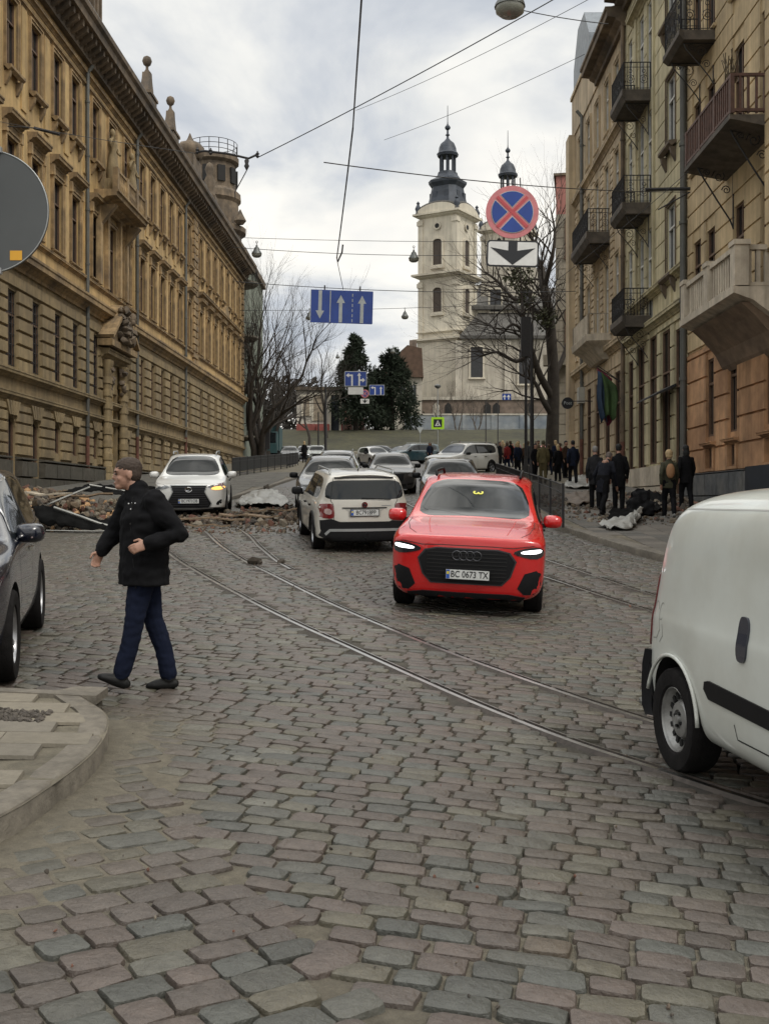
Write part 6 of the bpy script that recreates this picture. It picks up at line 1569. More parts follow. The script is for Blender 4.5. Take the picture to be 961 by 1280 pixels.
def wheel(parent, x, y, r, w_=.225, rimm=None, spokes=5, steer=0.0, steel=False, rim_r=None):
    rr = rim_r or r*.64; key = (round(r, 3), w_, spokes, steel, round(rr, 3))
    if key not in TYRE:
        b = MB(); h = w_/2
        b.lathe([(rr*.98, -h*.8), (rr+.01, -h*.95), (r*.86, -h*1.04), (r*.95, -h), (r*.99, -h*.82), (r, -h*.5), (r, h*.5), (r*.99, h*.82), (r*.95, h), (r*.86, h*1.04), (rr+.01, h*.95), (rr*.98, h*.8)], n=40, axis='y', cap=False)
        for q in (-h*.4, 0, h*.4): b.lathe([(r+.0015, q-.006), (r+.0015, q+.006)], n=40, axis='y', cap=False)
        tm = b.mesh('wheel', M_tyre, smooth=True); tm.set_sharp_from_angle(angle=R(35))
        b = MB(); b.lathe([(rr, h*.82), (rr*.97, h*.86), (rr*.93, h*.7), (rr*.90, h*.1), (rr*.90, -h*.7)], n=36, axis='y', cap=False)
        if steel:
            b.lathe([(rr*.93, h*.68), (rr*.80, h*.30), (rr*.62, h*.22), (rr*.52, h*.52), (rr*.30, h*.60), (rr*.27, h*.45), (rr*.16, h*.5), (rr*.14, h*.72), (0.001, h*.74)], n=36, axis='y', cap=False)
            b.cur = 1
            for k in range(16): a = 2*math.pi*k/16; b.rbox((rr*.735*math.cos(a), h*.315, rr*.735*math.sin(a)), (.042, .02, .030), (0, -a, 0))
            for k in range(4): a = 2*math.pi*k/4+.4; b.lathe([(.012, h*.5), (.012, h*.66)], (rr*.22*math.cos(a), 0, rr*.22*math.sin(a)), 6, 'y')
        else:
            b.cur = 1; b.lathe([(rr*.9, 0), (.001, 0)], n=24, axis='y', cap=False); b.cur = 0
            for k in range(spokes):
                for d in (-.16, .16):
                    a = 2*math.pi*k/spokes; a2 = a + d
                    b.loft([[(math.cos(q)*ra - math.sin(q)*e, yy, math.sin(q)*ra + math.cos(q)*e) for (yy, e) in ((h*t0, -wd), (h*t0, wd), (h*(t0-.3), wd), (h*(t0-.3), -wd))] for q, ra, t0, wd in ((a, rr*.16, .62, rr*.07), (a2, rr*.94, .72, rr*.055))])
            b.lathe([(rr*.22, h*.35), (rr*.22, h*.62), (rr*.14, h*.68), (.001, h*.69)], n=20, axis='y', cap=False)
        rm = b.mesh('rim', [M_alloy, M_under]); rm.set_sharp_from_angle(angle=R(40)); TYRE[key] = (tm, rm)
    tm, rm = TYRE[key]
    o = link('wheel', tm, parent, (x, y, r), (0, 0, (math.pi if y < 0 else 0) + steer)); q = link('rim', rm, o)
    if rimm: q.material_slots[0].link = 'OBJECT'; q.material_slots[0].material = rimm
    return o
def number_plate(parent, x, y, z, txt, rz, w_=.52, h_=.112, frame=True, tilt=0.0, y0=0.0):
    """a plate standing at x, facing local +x turned by rz"""
    e = MB(); e.box(-.004, .004, -w_/2-.012, w_/2+.012, -h_/2-.012, h_/2+.012); o = e.build('number_plate', M_blkp, parent, loc=(x, y, z), rot=(0, tilt, rz))
    e = MB(); e.box(.004, .007, -w_/2, w_/2, -h_/2, h_/2); e.build('plate_face', M_plate, o)
    e = MB(); e.box(.0071, .0085, -w_/2+.003, -w_/2+.045, -h_/2+.004, h_/2-.004) if True else None; 
    q = e.build('country_band', M_pblue, o); q.location = (0, 0, 0)
    e = MB(); e.box(.0086, .0092, -w_/2+.01, -w_/2+.038, -.001, h_*.3); e.build('yellow_strip', M_pyel, o)
    me = text_mesh(txt, h_*.98, M_ptxt, .0008, .0012)
    t = link('plate_lettering', me, o, (.0082, .022, -.001), (R(90), 0, R(90))); t.scale = (.80, 1, 1)
    return o
def mirror(parent, x, y, z, m, s=1.0, rot=0.0):
    sg = 1 if y > 0 else -1; b = MB()
    rings = []
    for (d, a, c_) in ((-.10, .05, .04), (-.09, .10, .075), (.0, .115, .085), (.07, .09, .07), (.095, .03, .025)):
        rings.append([(x + d*s, y + sg*.11*s + a*1.05*s*math.copysign(abs(math.cos(q))**.6, math.cos(q)), z + c_*s*math.copysign(abs(math.sin(q))**.7, math.sin(q))) for q in [2*math.pi*k/14 for k in range(14)]])
    b.loft(rings); o = b.build('wing_mirror', m, parent, smooth=True)
    b = MB(); b.loft([[(x + q[0]*s, y + sg*dy, z - .05*s + q[1]*s) for q in ((-.035, -.03), (.035, -.03), (.03, .02), (-.03, .02))] for dy in (-.09, .03)]); b.build('mirror_stalk', M_blkp, o)
    return o
def car_stations(p):
    """generic estate / SUV / hatch cage from a dict of measures"""
    Lh = p['L']/2; W = p['W']/2; H = p['H']; bz = p.get('belt', H*.60); zb = p.get('clear', .20); hood = p['hood']; hf = p.get('hoodf', hood-.16)
    rw = p.get('roofw', W*.66); cowl = p['cowl']; wt = p['wtop']; rt = p['rtop']; rb = p['rbase']; tl = p.get('tail', bz)
    def low(x, k=1.0, zb_=None, wk=1.0):
        z0 = zb_ if zb_ else zb
        return [(0, z0), (W*.80*k, z0), (W*.975*k, z0+.07), (W*k*wk, z0+(bz-z0)*.50)]
    fn = lambda i: 3 if i < 1 else (2 if i < 2 and p.get('clad', True) else 0)
    glass = lambda i: 3 if i < 1 else (2 if i < 2 and p.get('clad', True) else (1 if i == 5 else 0))
    S = []
    def gh(x, sh, tw, z, k=1.0, inset=.03):   # greenhouse section
        return [(sh, bz), (sh-inset, bz+.035), (tw+.055, z-.085), (tw-.02, z-.025), (tw*.5, z-.004), (0, z)]
    def hd(x, sh, zs, zt):
        return [(sh, zs), (sh*.975, zs+.5*(zt-zs)), (sh*.92, zs+.82*(zt-zs)), (sh*.80, zs+.97*(zt-zs)), (sh*.42, zt+.005), (0, zt+.012)]
    kr, kf = p.get('kr', .93), p.get('kf', .92)
    wsf = lambda i: 3 if i < 1 else (2 if i < 2 and p.get('clad', True) else (1 if i in (5, 7, 8) else 0))
    # tail
    tz = p.get('tailz', tl); rbz = p.get('rbasez', bz+.05)
    if p.get('sedan'):
        S.append((-Lh+.10, low(0, kr-.04) + hd(0, W*kr-.06, tl-.10, tl-.03), fn))
        S.append((-Lh+.35, low(0, kr+.02) + hd(0, W*kr-.02, tl-.05, tl), fn))
        S.append((rb, low(0, 1) + [(W-.06, bz), (W-.10, bz+.03), (W-.16, bz+.06), (W-.25, bz+.075), (W*.4, bz+.09), (0, bz+.10)], wsf))
    else:
        # rear face: cap carries the rear window
        S.append((-Lh+.16, low(0, kr) + [(W*kr-.03, bz), (W*kr-.06, bz+.04), (rw*1.04+.04, H-.15), (rw*1.03-.01, H-.10), (rw*.5, H-.065), (0, H-.06)], lambda i: 3 if i < 1 else (2 if i < 2 and p.get('clad', True) else 0)))
    S.append((rt, low(0, .985) + gh(0, W*.985-.03, rw*1.02, H-.02), glass))
    dp = p.get('dp')
    if dp:      # pillar between rear quarter glass and rear door
        S.append((dp-.04, low(0, 1.0) + gh(0, W-.025, rw*1.04, H-.005), lambda i: 2 if i == 5 else fn(i)))
        S.append((dp+.04, low(0, 1.0) + gh(0, W-.025, rw*1.045, H-.004), glass))
    bp = p['bp']
    S.append((bp-.04, low(0, 1.0) + gh(0, W-.02, rw*1.06, H), lambda i: 2 if i == 5 else fn(i)))
    S.append((bp+.04, low(0, 1.0) + gh(0, W-.02, rw*1.06, H), glass))
    S.append((wt, low(0, 1.0) + gh(0, W-.02, rw, H-.045), wsf))
    S.append((cowl, low(0, 1.0) + [(W-.03, bz-.02), (W-.06, bz+.015), (W-.09, bz+.03), (W-.125, bz+.04), (W*.45, hood+.015), (0, hood+.03)], fn))
    S.append((cowl+.12, low(0, 1.0) + hd(0, W-.025, bz-.05, hood), fn))
    xm_ = (cowl + Lh)/2
    S.append((xm_, low(0, .995) + hd(0, W-.02, bz-.07-.25*(hood-hf), lerp(hood, hf, .35)), fn))
    S.append((Lh-.42, low(0, kf+.05) + hd(0, W*(kf+.055)-.01, hf-.09, lerp(hood, hf, .75)), fn))
    S.append((Lh-.17, low(0, kf, zb+.02) + hd(0, W*kf-.01, hf-.14, hf-.02), fn))
    return S
def caps_for(p):
    H = p['H']; bz = p.get('belt', H*.6)
    rg = p.get('rglass', True) and not p.get('sedan')
    rake = p.get('rake', .0)
    rear = dict(bulge=.11, prof=[0, .02, .05, .06, .02, -.01, -.12-rake, -.17-rake, -.17-rake, -.17-rake], mat=lambda i: 3 if i < 1 else (2 if i < 2 else (1 if (i == 5 and rg) else 0)))
    if p.get('sedan'): rear['prof'] = [0, .02, .04, .05, .02, 0, -.02, -.04, -.05, -.06]
    front = dict(bulge=.17, prof=[-.05, .0, .03, .03, .0, -.01, -.02, -.03, -.04, -.05], mat=lambda i: 3 if i < 1 else (2 if i < 2 and p.get('clad', True) else 0))
    front.update(p.get('front', {})); rear.update(p.get('rear', {}))
    return rear, front
def place_car(e, X, Y, fx, fy, dz=0.0): e.location = (X, Y, G(X, Y)+dz); e.rotation_euler = ground_frame(X, Y, fx, fy); return e
def side_seams(bvh, e, p, both=True):
    W = p['W']/2; bz = p.get('belt', p['H']*.6); zb = p.get('clear', .2)
    for sd in ('L', 'R'):
        x0, x1, x2 = p['doors']
        stroke('door_gap', bvh, [(x0, bz-.01), (x0-.02, zb+.35), (x0+.10, zb+.12), (x1, zb+.10), (x1, bz-.01)], sd, .009, M_seam, e)
        stroke('door_gap', bvh, [(x1+.02, zb+.10), (x2, zb+.10), (x2+.03, zb+.4), (x2, bz-.05)], sd, .009, M_seam, e)
        for xx in (x0+.22, x1+.2):
            zz_ = bz-.13; h = bvh.ray_cast(Vector((xx, 6 if sd == 'L' else -6, zz_)), Vector((0, -1 if sd == 'L' else 1, 0)), 12)
            if h[0] is not None: b = MB(); s = 1 if sd == 'L' else -1; b.rbox((xx, h[0].y + s*.018, zz_), (.19, .028, .032)); b.build('door_handle', p.get('handle', M_blkp), e)
def add_wheels(e, p, rimm=None, spokes=5, steer=0.0, steel=False, rim_r=None):
    for (x, s) in ((p['wx'][0], 0), (p['wx'][1], steer)):
        for sg in (-1, 1): wheel(e, x, sg*(p['W']/2-.12-p.get('wi', 0)), p['wr'], p.get('ww', .225), rimm, spokes, s, steel, rim_r)
def gen_car(name, p, paintm, label, cat, rimm=None, level=2, group=None, spokes=5, detail=True):
    e = empty(name, (0, 0, 0), 0, label, cat, group)
    o, bvh = make_body('body', car_stations(p), caps_for(p), paintm, [(p['wx'][0], p['W']/2-.12, p['wr']), (p['wx'][1], p['W']/2-.12, p['wr'])], e, p['wr']+.05, level)
    add_wheels(e, p, rimm, spokes, p.get('steer', 0))
    if detail: side_seams(bvh, e, p)
    return e, o, bvh
# ---------------------------------------------------------------- red SUV, coming towards us
P_red = dict(L=4.66, W=1.89, H=1.66, hood=1.11, hoodf=1.0, belt=1.06, clear=.21, cowl=.98, wtop=.20, rtop=-1.72, rbase=-1.9, bp=-.28, dp=-1.25, roofw=.66, wx=(-1.42, 1.40), wr=.36, clad=False, doors=(-1.1, -.22, .86), kf=.965, steer=R(-2),
             front=dict(bulge=.10, prof=[-.05, -.01, .03, .05, .04, .03, .02, .0, -.02, -.03]))
M_pred = paint('red', (.46, .010, .010), rough=.25, dirt=None)
red, rbody, bv = gen_car('red_suv', P_red, M_pred, 'bright red SUV with lit headlamps driving towards the camera in the middle of the street', 'car', M_dalloy)
pg = [(-.52, .52), (-.58, .70), (-.50, .80), (-.36, .83), (.36, .83), (.50, .80), (.58, .70), (.52, .52), (.42, .42), (-.42, .42)]
patch('grille_surround', bv, [(a*1.035, (z-.62)*1.07+.62) for a, z in pg], 'F', M_dalloy, red, .010, .04); g = patch('grille', bv, pg, 'F', M_blkp, red, .016, .04)
M_mesh = mat('grille_mesh', (.018, .018, .018), .45, var=0, spec=.25)
for k in range(8): stroke('grille_bar', bv, [(-.48, .47+k*.045), (.48, .47+k*.045)], 'F', .010, M_mesh, g, .024)
for s in (-1, 1):
    hl = patch('headlight', bv, [(s*.93, .84), (s*.915, .765), (s*.82, .735), (s*.62, .775), (s*.54, .815), (s*.66, .865), (s*.86, .895)], 'F', mat('dark_lamp', (.02, .02, .023), .1, var=0, coat=1), red, .008, .05, rnd=1)
    patch('running_light', bv, [(s*.90, .862), (s*.885, .81), (s*.66, .80), (s*.64, .83), (s*.80, .855)], 'F', M_drl, hl, .014, .02, rnd=1)
    patch('air_intake', bv, [(s*.90, .56), (s*.905, .36), (s*.82, .30), (s*.70, .30), (s*.62, .38), (s*.70, .56), (s*.84, .60)], 'F', M_blkp, red, .006, .04)
patch('lower_grille', bv, [(-.72, .27), (-.52, .305), (.52, .305), (.72, .27), (.66, .19), (-.66, .19)], 'F', M_blkp, red, .05, .08)
stroke('bonnet_gap', bv, [(-.80, .90), (-.55, .865), (-.3, .875), (.3, .875), (.55, .865), (.80, .90)], 'F', .009, M_seam, red)
for s in (-1, 1): stroke('bonnet_gap', bv, [(1.05, s*.80), (1.5, s*.80), (1.9, s*.74), (2.1, s*.64)], 'T', .008, M_seam, red); stroke('bonnet_crease', bv, [(1.1, s*.56), (1.6, s*.53), (2.05, s*.47)], 'T', .010, mat('red_crease', (.42, .012, .01), .4, var=0), red)
h = bv.ray_cast(Vector((6, 0, .56)), Vector((-1, 0, 0)), 12)[0]; number_plate(red, h.x+.045, 0.02, .53, 'BC 0673 TX', 0)
for s in (-1, 1): mirror(red, .68, s*.93, 1.10, M_pred, 1.05)
b = MB()
for k in range(4): b.tube([(.074*math.cos(q*.523), -.105+k*.07+.045*math.sin(q*.523)-0, 0) for q in range(1)] + [(0, 0, 0)], .001, 3) if False else None
b.tube([(0, 0, -.0)]*2, .0001, 3) if False else None
for k in range(4): b.tube([(0, -.12+k*.08+.055*math.cos(q*.5236), .055*math.sin(q*.5236)) for q in range(13)], .007, 4, False)
h = bv.ray_cast(Vector((6, 0, .76)), Vector((-1, 0, 0)), 12)[0]; b.build('grille_badge', M_dalloy, red, loc=(h.x+.02, 0, .755))
h1_ = bv.ray_cast(Vector((6, 0, 1.5)), Vector((-1, 0, 0)), 12)
h = bv.ray_cast(Vector((6, .02, 1.43)), Vector((-1, 0, 0)), 12); me = text_mesh('3', .19, mat('yellow_windscreen_number', (.62, .60, .10), .6, var=0), .001, .004); t = link('windscreen_sticker', me, red, tuple(h[0] + h[1]*.006)); t.rotation_euler = (R(90)-.95*0, 0, R(90)); t.scale = (1, 1, 1)
t.rotation_euler = (Matrix.Rotation(-math.atan2(h[1].z, h[1].x), 3, 'Y') @ Euler((R(90), 0, R(90))).to_matrix() @ Matrix.Rotation(R(-90), 3, 'Z')).to_euler()
b = MB()
for s in (-1, 1): b.tube([(-1.6, s*.60, 1.63), (-1.5, s*.61, 1.695), (-.1, s*.60, 1.70), (.05, s*.585, 1.64)], .02, 6)
b.build('roof_rails', M_blkp, red, smooth=True)
place_car(red, 1.26, 15.35, -.13, -.99)
# ---------------------------------------------------------------- white estate, going away
P_wh = dict(L=4.8, W=1.82, H=1.53, hood=.98, hoodf=.86, belt=.97, clear=.22, cowl=1.0, wtop=.30, rtop=-2.0, rbase=-2.1, bp=-.25, dp=-1.2, roofw=.635, wx=(-1.42, 1.42), wr=.335, clad=True, doors=(-1.15, -.2, .85),
            rear=dict(bulge=.09, prof=[0, .03, .05, .03, .0, -.01, -.10, -.13, -.13, -.13]))
M_pwh = paint('dusty_white', (.50, .48, .43))
est, _, bv = gen_car('white_estate', P_wh, M_pwh, 'dusty white estate car with black bumper seen from behind, left of the red SUV', 'car', M_alloy)
patch('rear_bumper', bv, [(-.90, .62), (-.88, .42), (-.80, .26), (.80, .26), (.88, .42), (.90, .62), (.62, .66), (.45, .60), (-.45, .60), (-.62, .66)], 'B', M_blkp, est, .035, .10)
stroke('bumper_trim', bv, [(-.72, .37), (-.64, .45), (.64, .45), (.72, .37)], 'B', .05, M_galv, est, .045)
b = MB(); b.tube([(-2.48, 0, .30), (-2.62, 0, .32), (-2.62, 0, .42)], .022, 8); b.build('tow_hook', M_blkp, est)
for s in (-1, 1):
    tl_ = patch('tail_light', bv, [(s*.87, .93), (s*.88, .76), (s*.82, .68), (s*.60, .66), (s*.56, .72), (s*.58, .93), (s*.66, .95)], 'B', M_tail, est, .012, .05, rnd=1)
    patch('clear_lens', bv, [(s*.74, .86), (s*.76, .76), (s*.62, .73), (s*.61, .84)], 'B', M_tailw, tl_, .018, .01, rnd=1)
for s in (-1, 1): stroke('tailgate_gap', bv, [(s*.58, 1.42), (s*.63, 1.0), (s*.58, .92), (s*.57, .64), (s*.48, .60)], 'B', .010, M_seam, est)
stroke('tailgate_gap', bv, [(-.48, .60), (.48, .60)], 'B', .010, M_seam, est)
patch('plate_recess', bv, [(-.40, .86), (.40, .86), (.31, .80), (.30, .70), (-.30, .70), (-.31, .80)], 'B', mat('recess_paint', (.36, .35, .32), .4, var=0), est, .003, .02)  # flat panel; body white darkened to stand in for shade inside the recess
stroke('recess_edge', bv, [(-.42, .862), (.42, .862)], 'B', .02, M_seam, est, .012)
h = bv.ray_cast(Vector((-6, 0, .77)), Vector((1, 0, 0)), 12)[0]; number_plate(est, h.x-.018, 0, .775, 'BC7918PP', math.pi)
h = bv.ray_cast(Vector((-6, 0, .915)), Vector((1, 0, 0)), 12)[0]
b = MB(); b.lathe([(.001, 0), (.055, 0), (.055, .014), (.045, .02), (.001, .02)], (0, 0, 0), 20, 'x'); q = b.build('round_badge', M_chrome, est, loc=(h.x-.02, 0, .92)); b = MB(); b.prism([(-.03, -.028), (.012, -.028), (.028, .02), (.0, .03), (.004, .0), (-.03, .016)], -.008, -.002, 'yz'); b.build('badge_emblem', M_sblk, q)
stroke('roof_spoiler_lip', bv, [(-.56, 1.415), (0, 1.425), (.56, 1.415)], 'B', .03, M_blkp, est, .02)
stroke('wiper', bv, [(.05, 1.04), (-.50, 1.01)], 'B', .02, M_blkp, est, .02)
b = MB()
for s in (-1, 1): b.tube([(-1.95, s*.60, 1.46), (-1.85, s*.61, 1.555), (.1, s*.61, 1.565), (.25, s*.60, 1.50)], .018, 6)
b.build('roof_rails', M_galv, est, smooth=True)
b = MB(); b.loft([[(-1.55+q, -.02, 1.5), (-1.4, -.02, 1.5), (-1.42, 0, z_), (-1.47+q, 0, z_), (-1.4, .02, 1.5), (-1.55+q, .02, 1.5)] for q, z_ in ((0, 1.58),)][0:1]*2) ; b.build('aerial', M_blkp, est)
for s in (-1, 1): mirror(est, .75, s*.90, 1.02, M_blkp)
for s in (-1, 1):      # black arch lips
    for wx_ in P_wh['wx']:
        b = MB(); b.tube([(wx_+.395*math.cos(a), s*.905, .345+.395*math.sin(a)) for a in [math.pi*k/16 for k in range(17)]], .028, 6); b.build('arch_trim', M_blkp, est)
stroke('model_lettering', bv, [(-.32+.0, .90), (-.50, .90)], 'B', .014, M_galv, est, .004)
place_car(est, -.74, 22.5, -.16, .987)
# ---------------------------------------------------------------- white SUV with amber turn light, left
P_lx = dict(L=4.63, W=1.87, H=1.64, hood=1.05, hoodf=.92, belt=1.04, clear=.20, cowl=1.02, wtop=.28, rtop=-1.6, rbase=-1.9, bp=-.22, roofw=.59, wx=(-1.33, 1.33), wr=.36, clad=True, doors=(-1.05, -.2, .9), kf=.90,
            front=dict(bulge=.20, prof=[-.08, -.03, .02, .04, .03, .02, 0, -.02, -.05, -.06]))
M_plx = paint('pearl_white', (.62, .62, .60))
lxs, _, bv = gen_car('white_suv', P_lx, M_plx, 'white SUV with one lit amber turn light standing by the rubble behind the walking man', 'car', M_alloy)
g = patch('grille', bv, [(-.46, .86), (.46, .86), (.40, .70), (.56, .40), (.50, .30), (-.50, .30), (-.56, .40), (-.40, .70)], 'F', M_blkp, lxs, .012, .04)
for k in range(9): wdt = .40 + abs(k-5)*.02; stroke('grille_bar', bv, [(-wdt, .36+k*.056), (wdt, .36+k*.056)], 'F', .012, M_dalloy, g, .02)
stroke('grille_chrome', bv, [(-.46, .865), (-.40, .70), (-.57, .39), (-.50, .29), (.50, .29), (.57, .39), (.40, .70), (.46, .865)], 'F', .022, M_galv, g, .02, True)
for s in (-1, 1):
    hl = patch('headlight', bv, [(s*.92, .93), (s*.90, .80), (s*.80, .75), (s*.50, .80), (s*.47, .84), (s*.70, .90)], 'F', M_lens if s > 0 else M_lens, lxs, .008, .05, rnd=1)
    if s > 0: patch('red_reflex', bv, [(s*.91, .925), (s*.89, .85), (s*.66, .85), (s*.70, .895)], 'F', mat('dark_red_lens', (.12, .02, .02), .15, var=0), hl, .013, .01); patch('turn_light', bv, [(s*.905, .835), (s*.89, .765), (s*.70, .745), (s*.56, .77), (s*.60, .82), (s*.75, .84)], 'F', M_amber, hl, .016, .01, rnd=1)
    else: patch('running_light', bv, [(s*.89, .80), (s*.78, .76), (s*.56, .79), (s*.62, .82)], 'F', M_lens, hl, .014, .01)
    patch('fog_lamp_recess', bv, [(s*.82, .52), (s*.84, .40), (s*.70, .34), (s*.68, .42)], 'F', M_blkp, lxs, .006, .03, rnd=1)
patch('lower_lip', bv, [(-.62, .28), (.62, .28), (.58, .22), (-.58, .22)], 'F', M_galv, lxs, .012, .03)
h = bv.ray_cast(Vector((6, 0, .5)), Vector((-1, 0, 0)), 12)[0]; number_plate(lxs, h.x+.03, .0, .47, 'BC1971OB', 0)
b = MB(); b.tube([(0, .085*math.cos(a), .058*math.sin(a)) for a in [2*math.pi*k/20 for k in range(21)]], .010, 5); b.tube([(0, -.03, .05), (0, .03, -.02), (0, -.055, -.02)], .009, 5); h = bv.ray_cast(Vector((6, 0, .74)), Vector((-1, 0, 0)), 12)[0]; b.build('oval_badge', M_chrome, lxs, loc=(h.x+.03, 0, .76))
for s in (-1, 1): mirror(lxs, .72, s*.92, 1.09, M_plx, 1.05)
b = MB()
for s in (-1, 1): b.tube([(-1.4, s*.59, 1.62), (-1.3, s*.60, 1.69), (-.1, s*.59, 1.69), (.0, s*.58, 1.63)], .02, 6)
b.build('roof_rails', M_galv, lxs, smooth=True)
b = MB(); b.tube([(1.02, -.5, 1.06), (.98, .1, 1.09)], .012, 4); b.tube([(1.02, .15, 1.07), (.98, .7, 1.09)], .012, 4); b.build('wipers', M_blkp, lxs)
place_car(lxs, -5.22, 29.9, .10, -.995)
# ---------------------------------------------------------------- dark blue SUV cut by the left edge
P_lf = dict(L=4.45, W=1.85, H=1.66, hood=1.05, hoodf=.90, belt=1.05, clear=.20, cowl=.95, wtop=.12, rtop=-1.65, rbase=-1.9, bp=-.28, roofw=.58, wx=(-1.33, 1.33), wr=.355, clad=False, doors=(-1.05, -.24, .8), kf=.88, handle=M_chrome)
M_pdk = paint('dark_blue', (.005, .007, .016), rough=.25)
lfc, _, bv = gen_car('dark_blue_suv', P_lf, M_pdk, 'very dark blue SUV cut off by the left edge, in front of the walking man', 'car', M_alloy)
for s in (-1, 1):
    patch('headlight', bv, [(s*.86, .93), (s*.87, .80), (s*.80, .70), (s*.60, .68), (s*.52, .74), (s*.62, .82), (s*.72, .90)], 'F', M_lens, lfc, .008, .05, rnd=1)
    b = MB(); b.lathe([(.07, 0), (.075, .02), (.04, .03), (.001, .03)], (0, 0, 0), 16, 'x'); h = bv.ray_cast(Vector((6, s*.66, .75)), Vector((-1, 0, 0)), 12)[0]; b.build('lamp_projector', M_chrome, lfc, loc=(h.x-.005, s*.66, .76))
    patch('fog_lamp', bv, [(s*.74, .45), (s*.76, .36), (s*.66, .34), (s*.62, .42)], 'F', M_lens, lfc, .01, .03, rnd=2)
    stroke('window_chrome', bv, [(-1.75, 1.09), (-.9, 1.075), (.78, 1.065)], 'L' if s > 0 else 'R', .022, M_chrome, lfc, .006)
    stroke('pillar_trim', bv, [(.86, 1.09), (.45, 1.38), (.22, 1.50), (-.3, 1.555), (-1.0, 1.555), (-1.5, 1.50)], 'L' if s > 0 else 'R', .02, M_chrome, lfc, .006)
patch('grille', bv, [(-.42, .80), (.42, .80), (.5, .5), (.38, .3), (-.38, .3), (-.5, .5)], 'F', M_blkp, lfc, .01, .03)
for s in (-1, 1): mi = mirror(lfc, .62, s*.86, 1.10, M_pdk, 1.0); b = MB(); b.tube([(.68, s*.93, 1.07), (.705, s*.99, 1.07), (.68, s*1.05, 1.075)], .010, 5); b.build('mirror_indicator', M_tailw, mi)
place_car(lfc, -4.06, 9.5, .23, -.97)
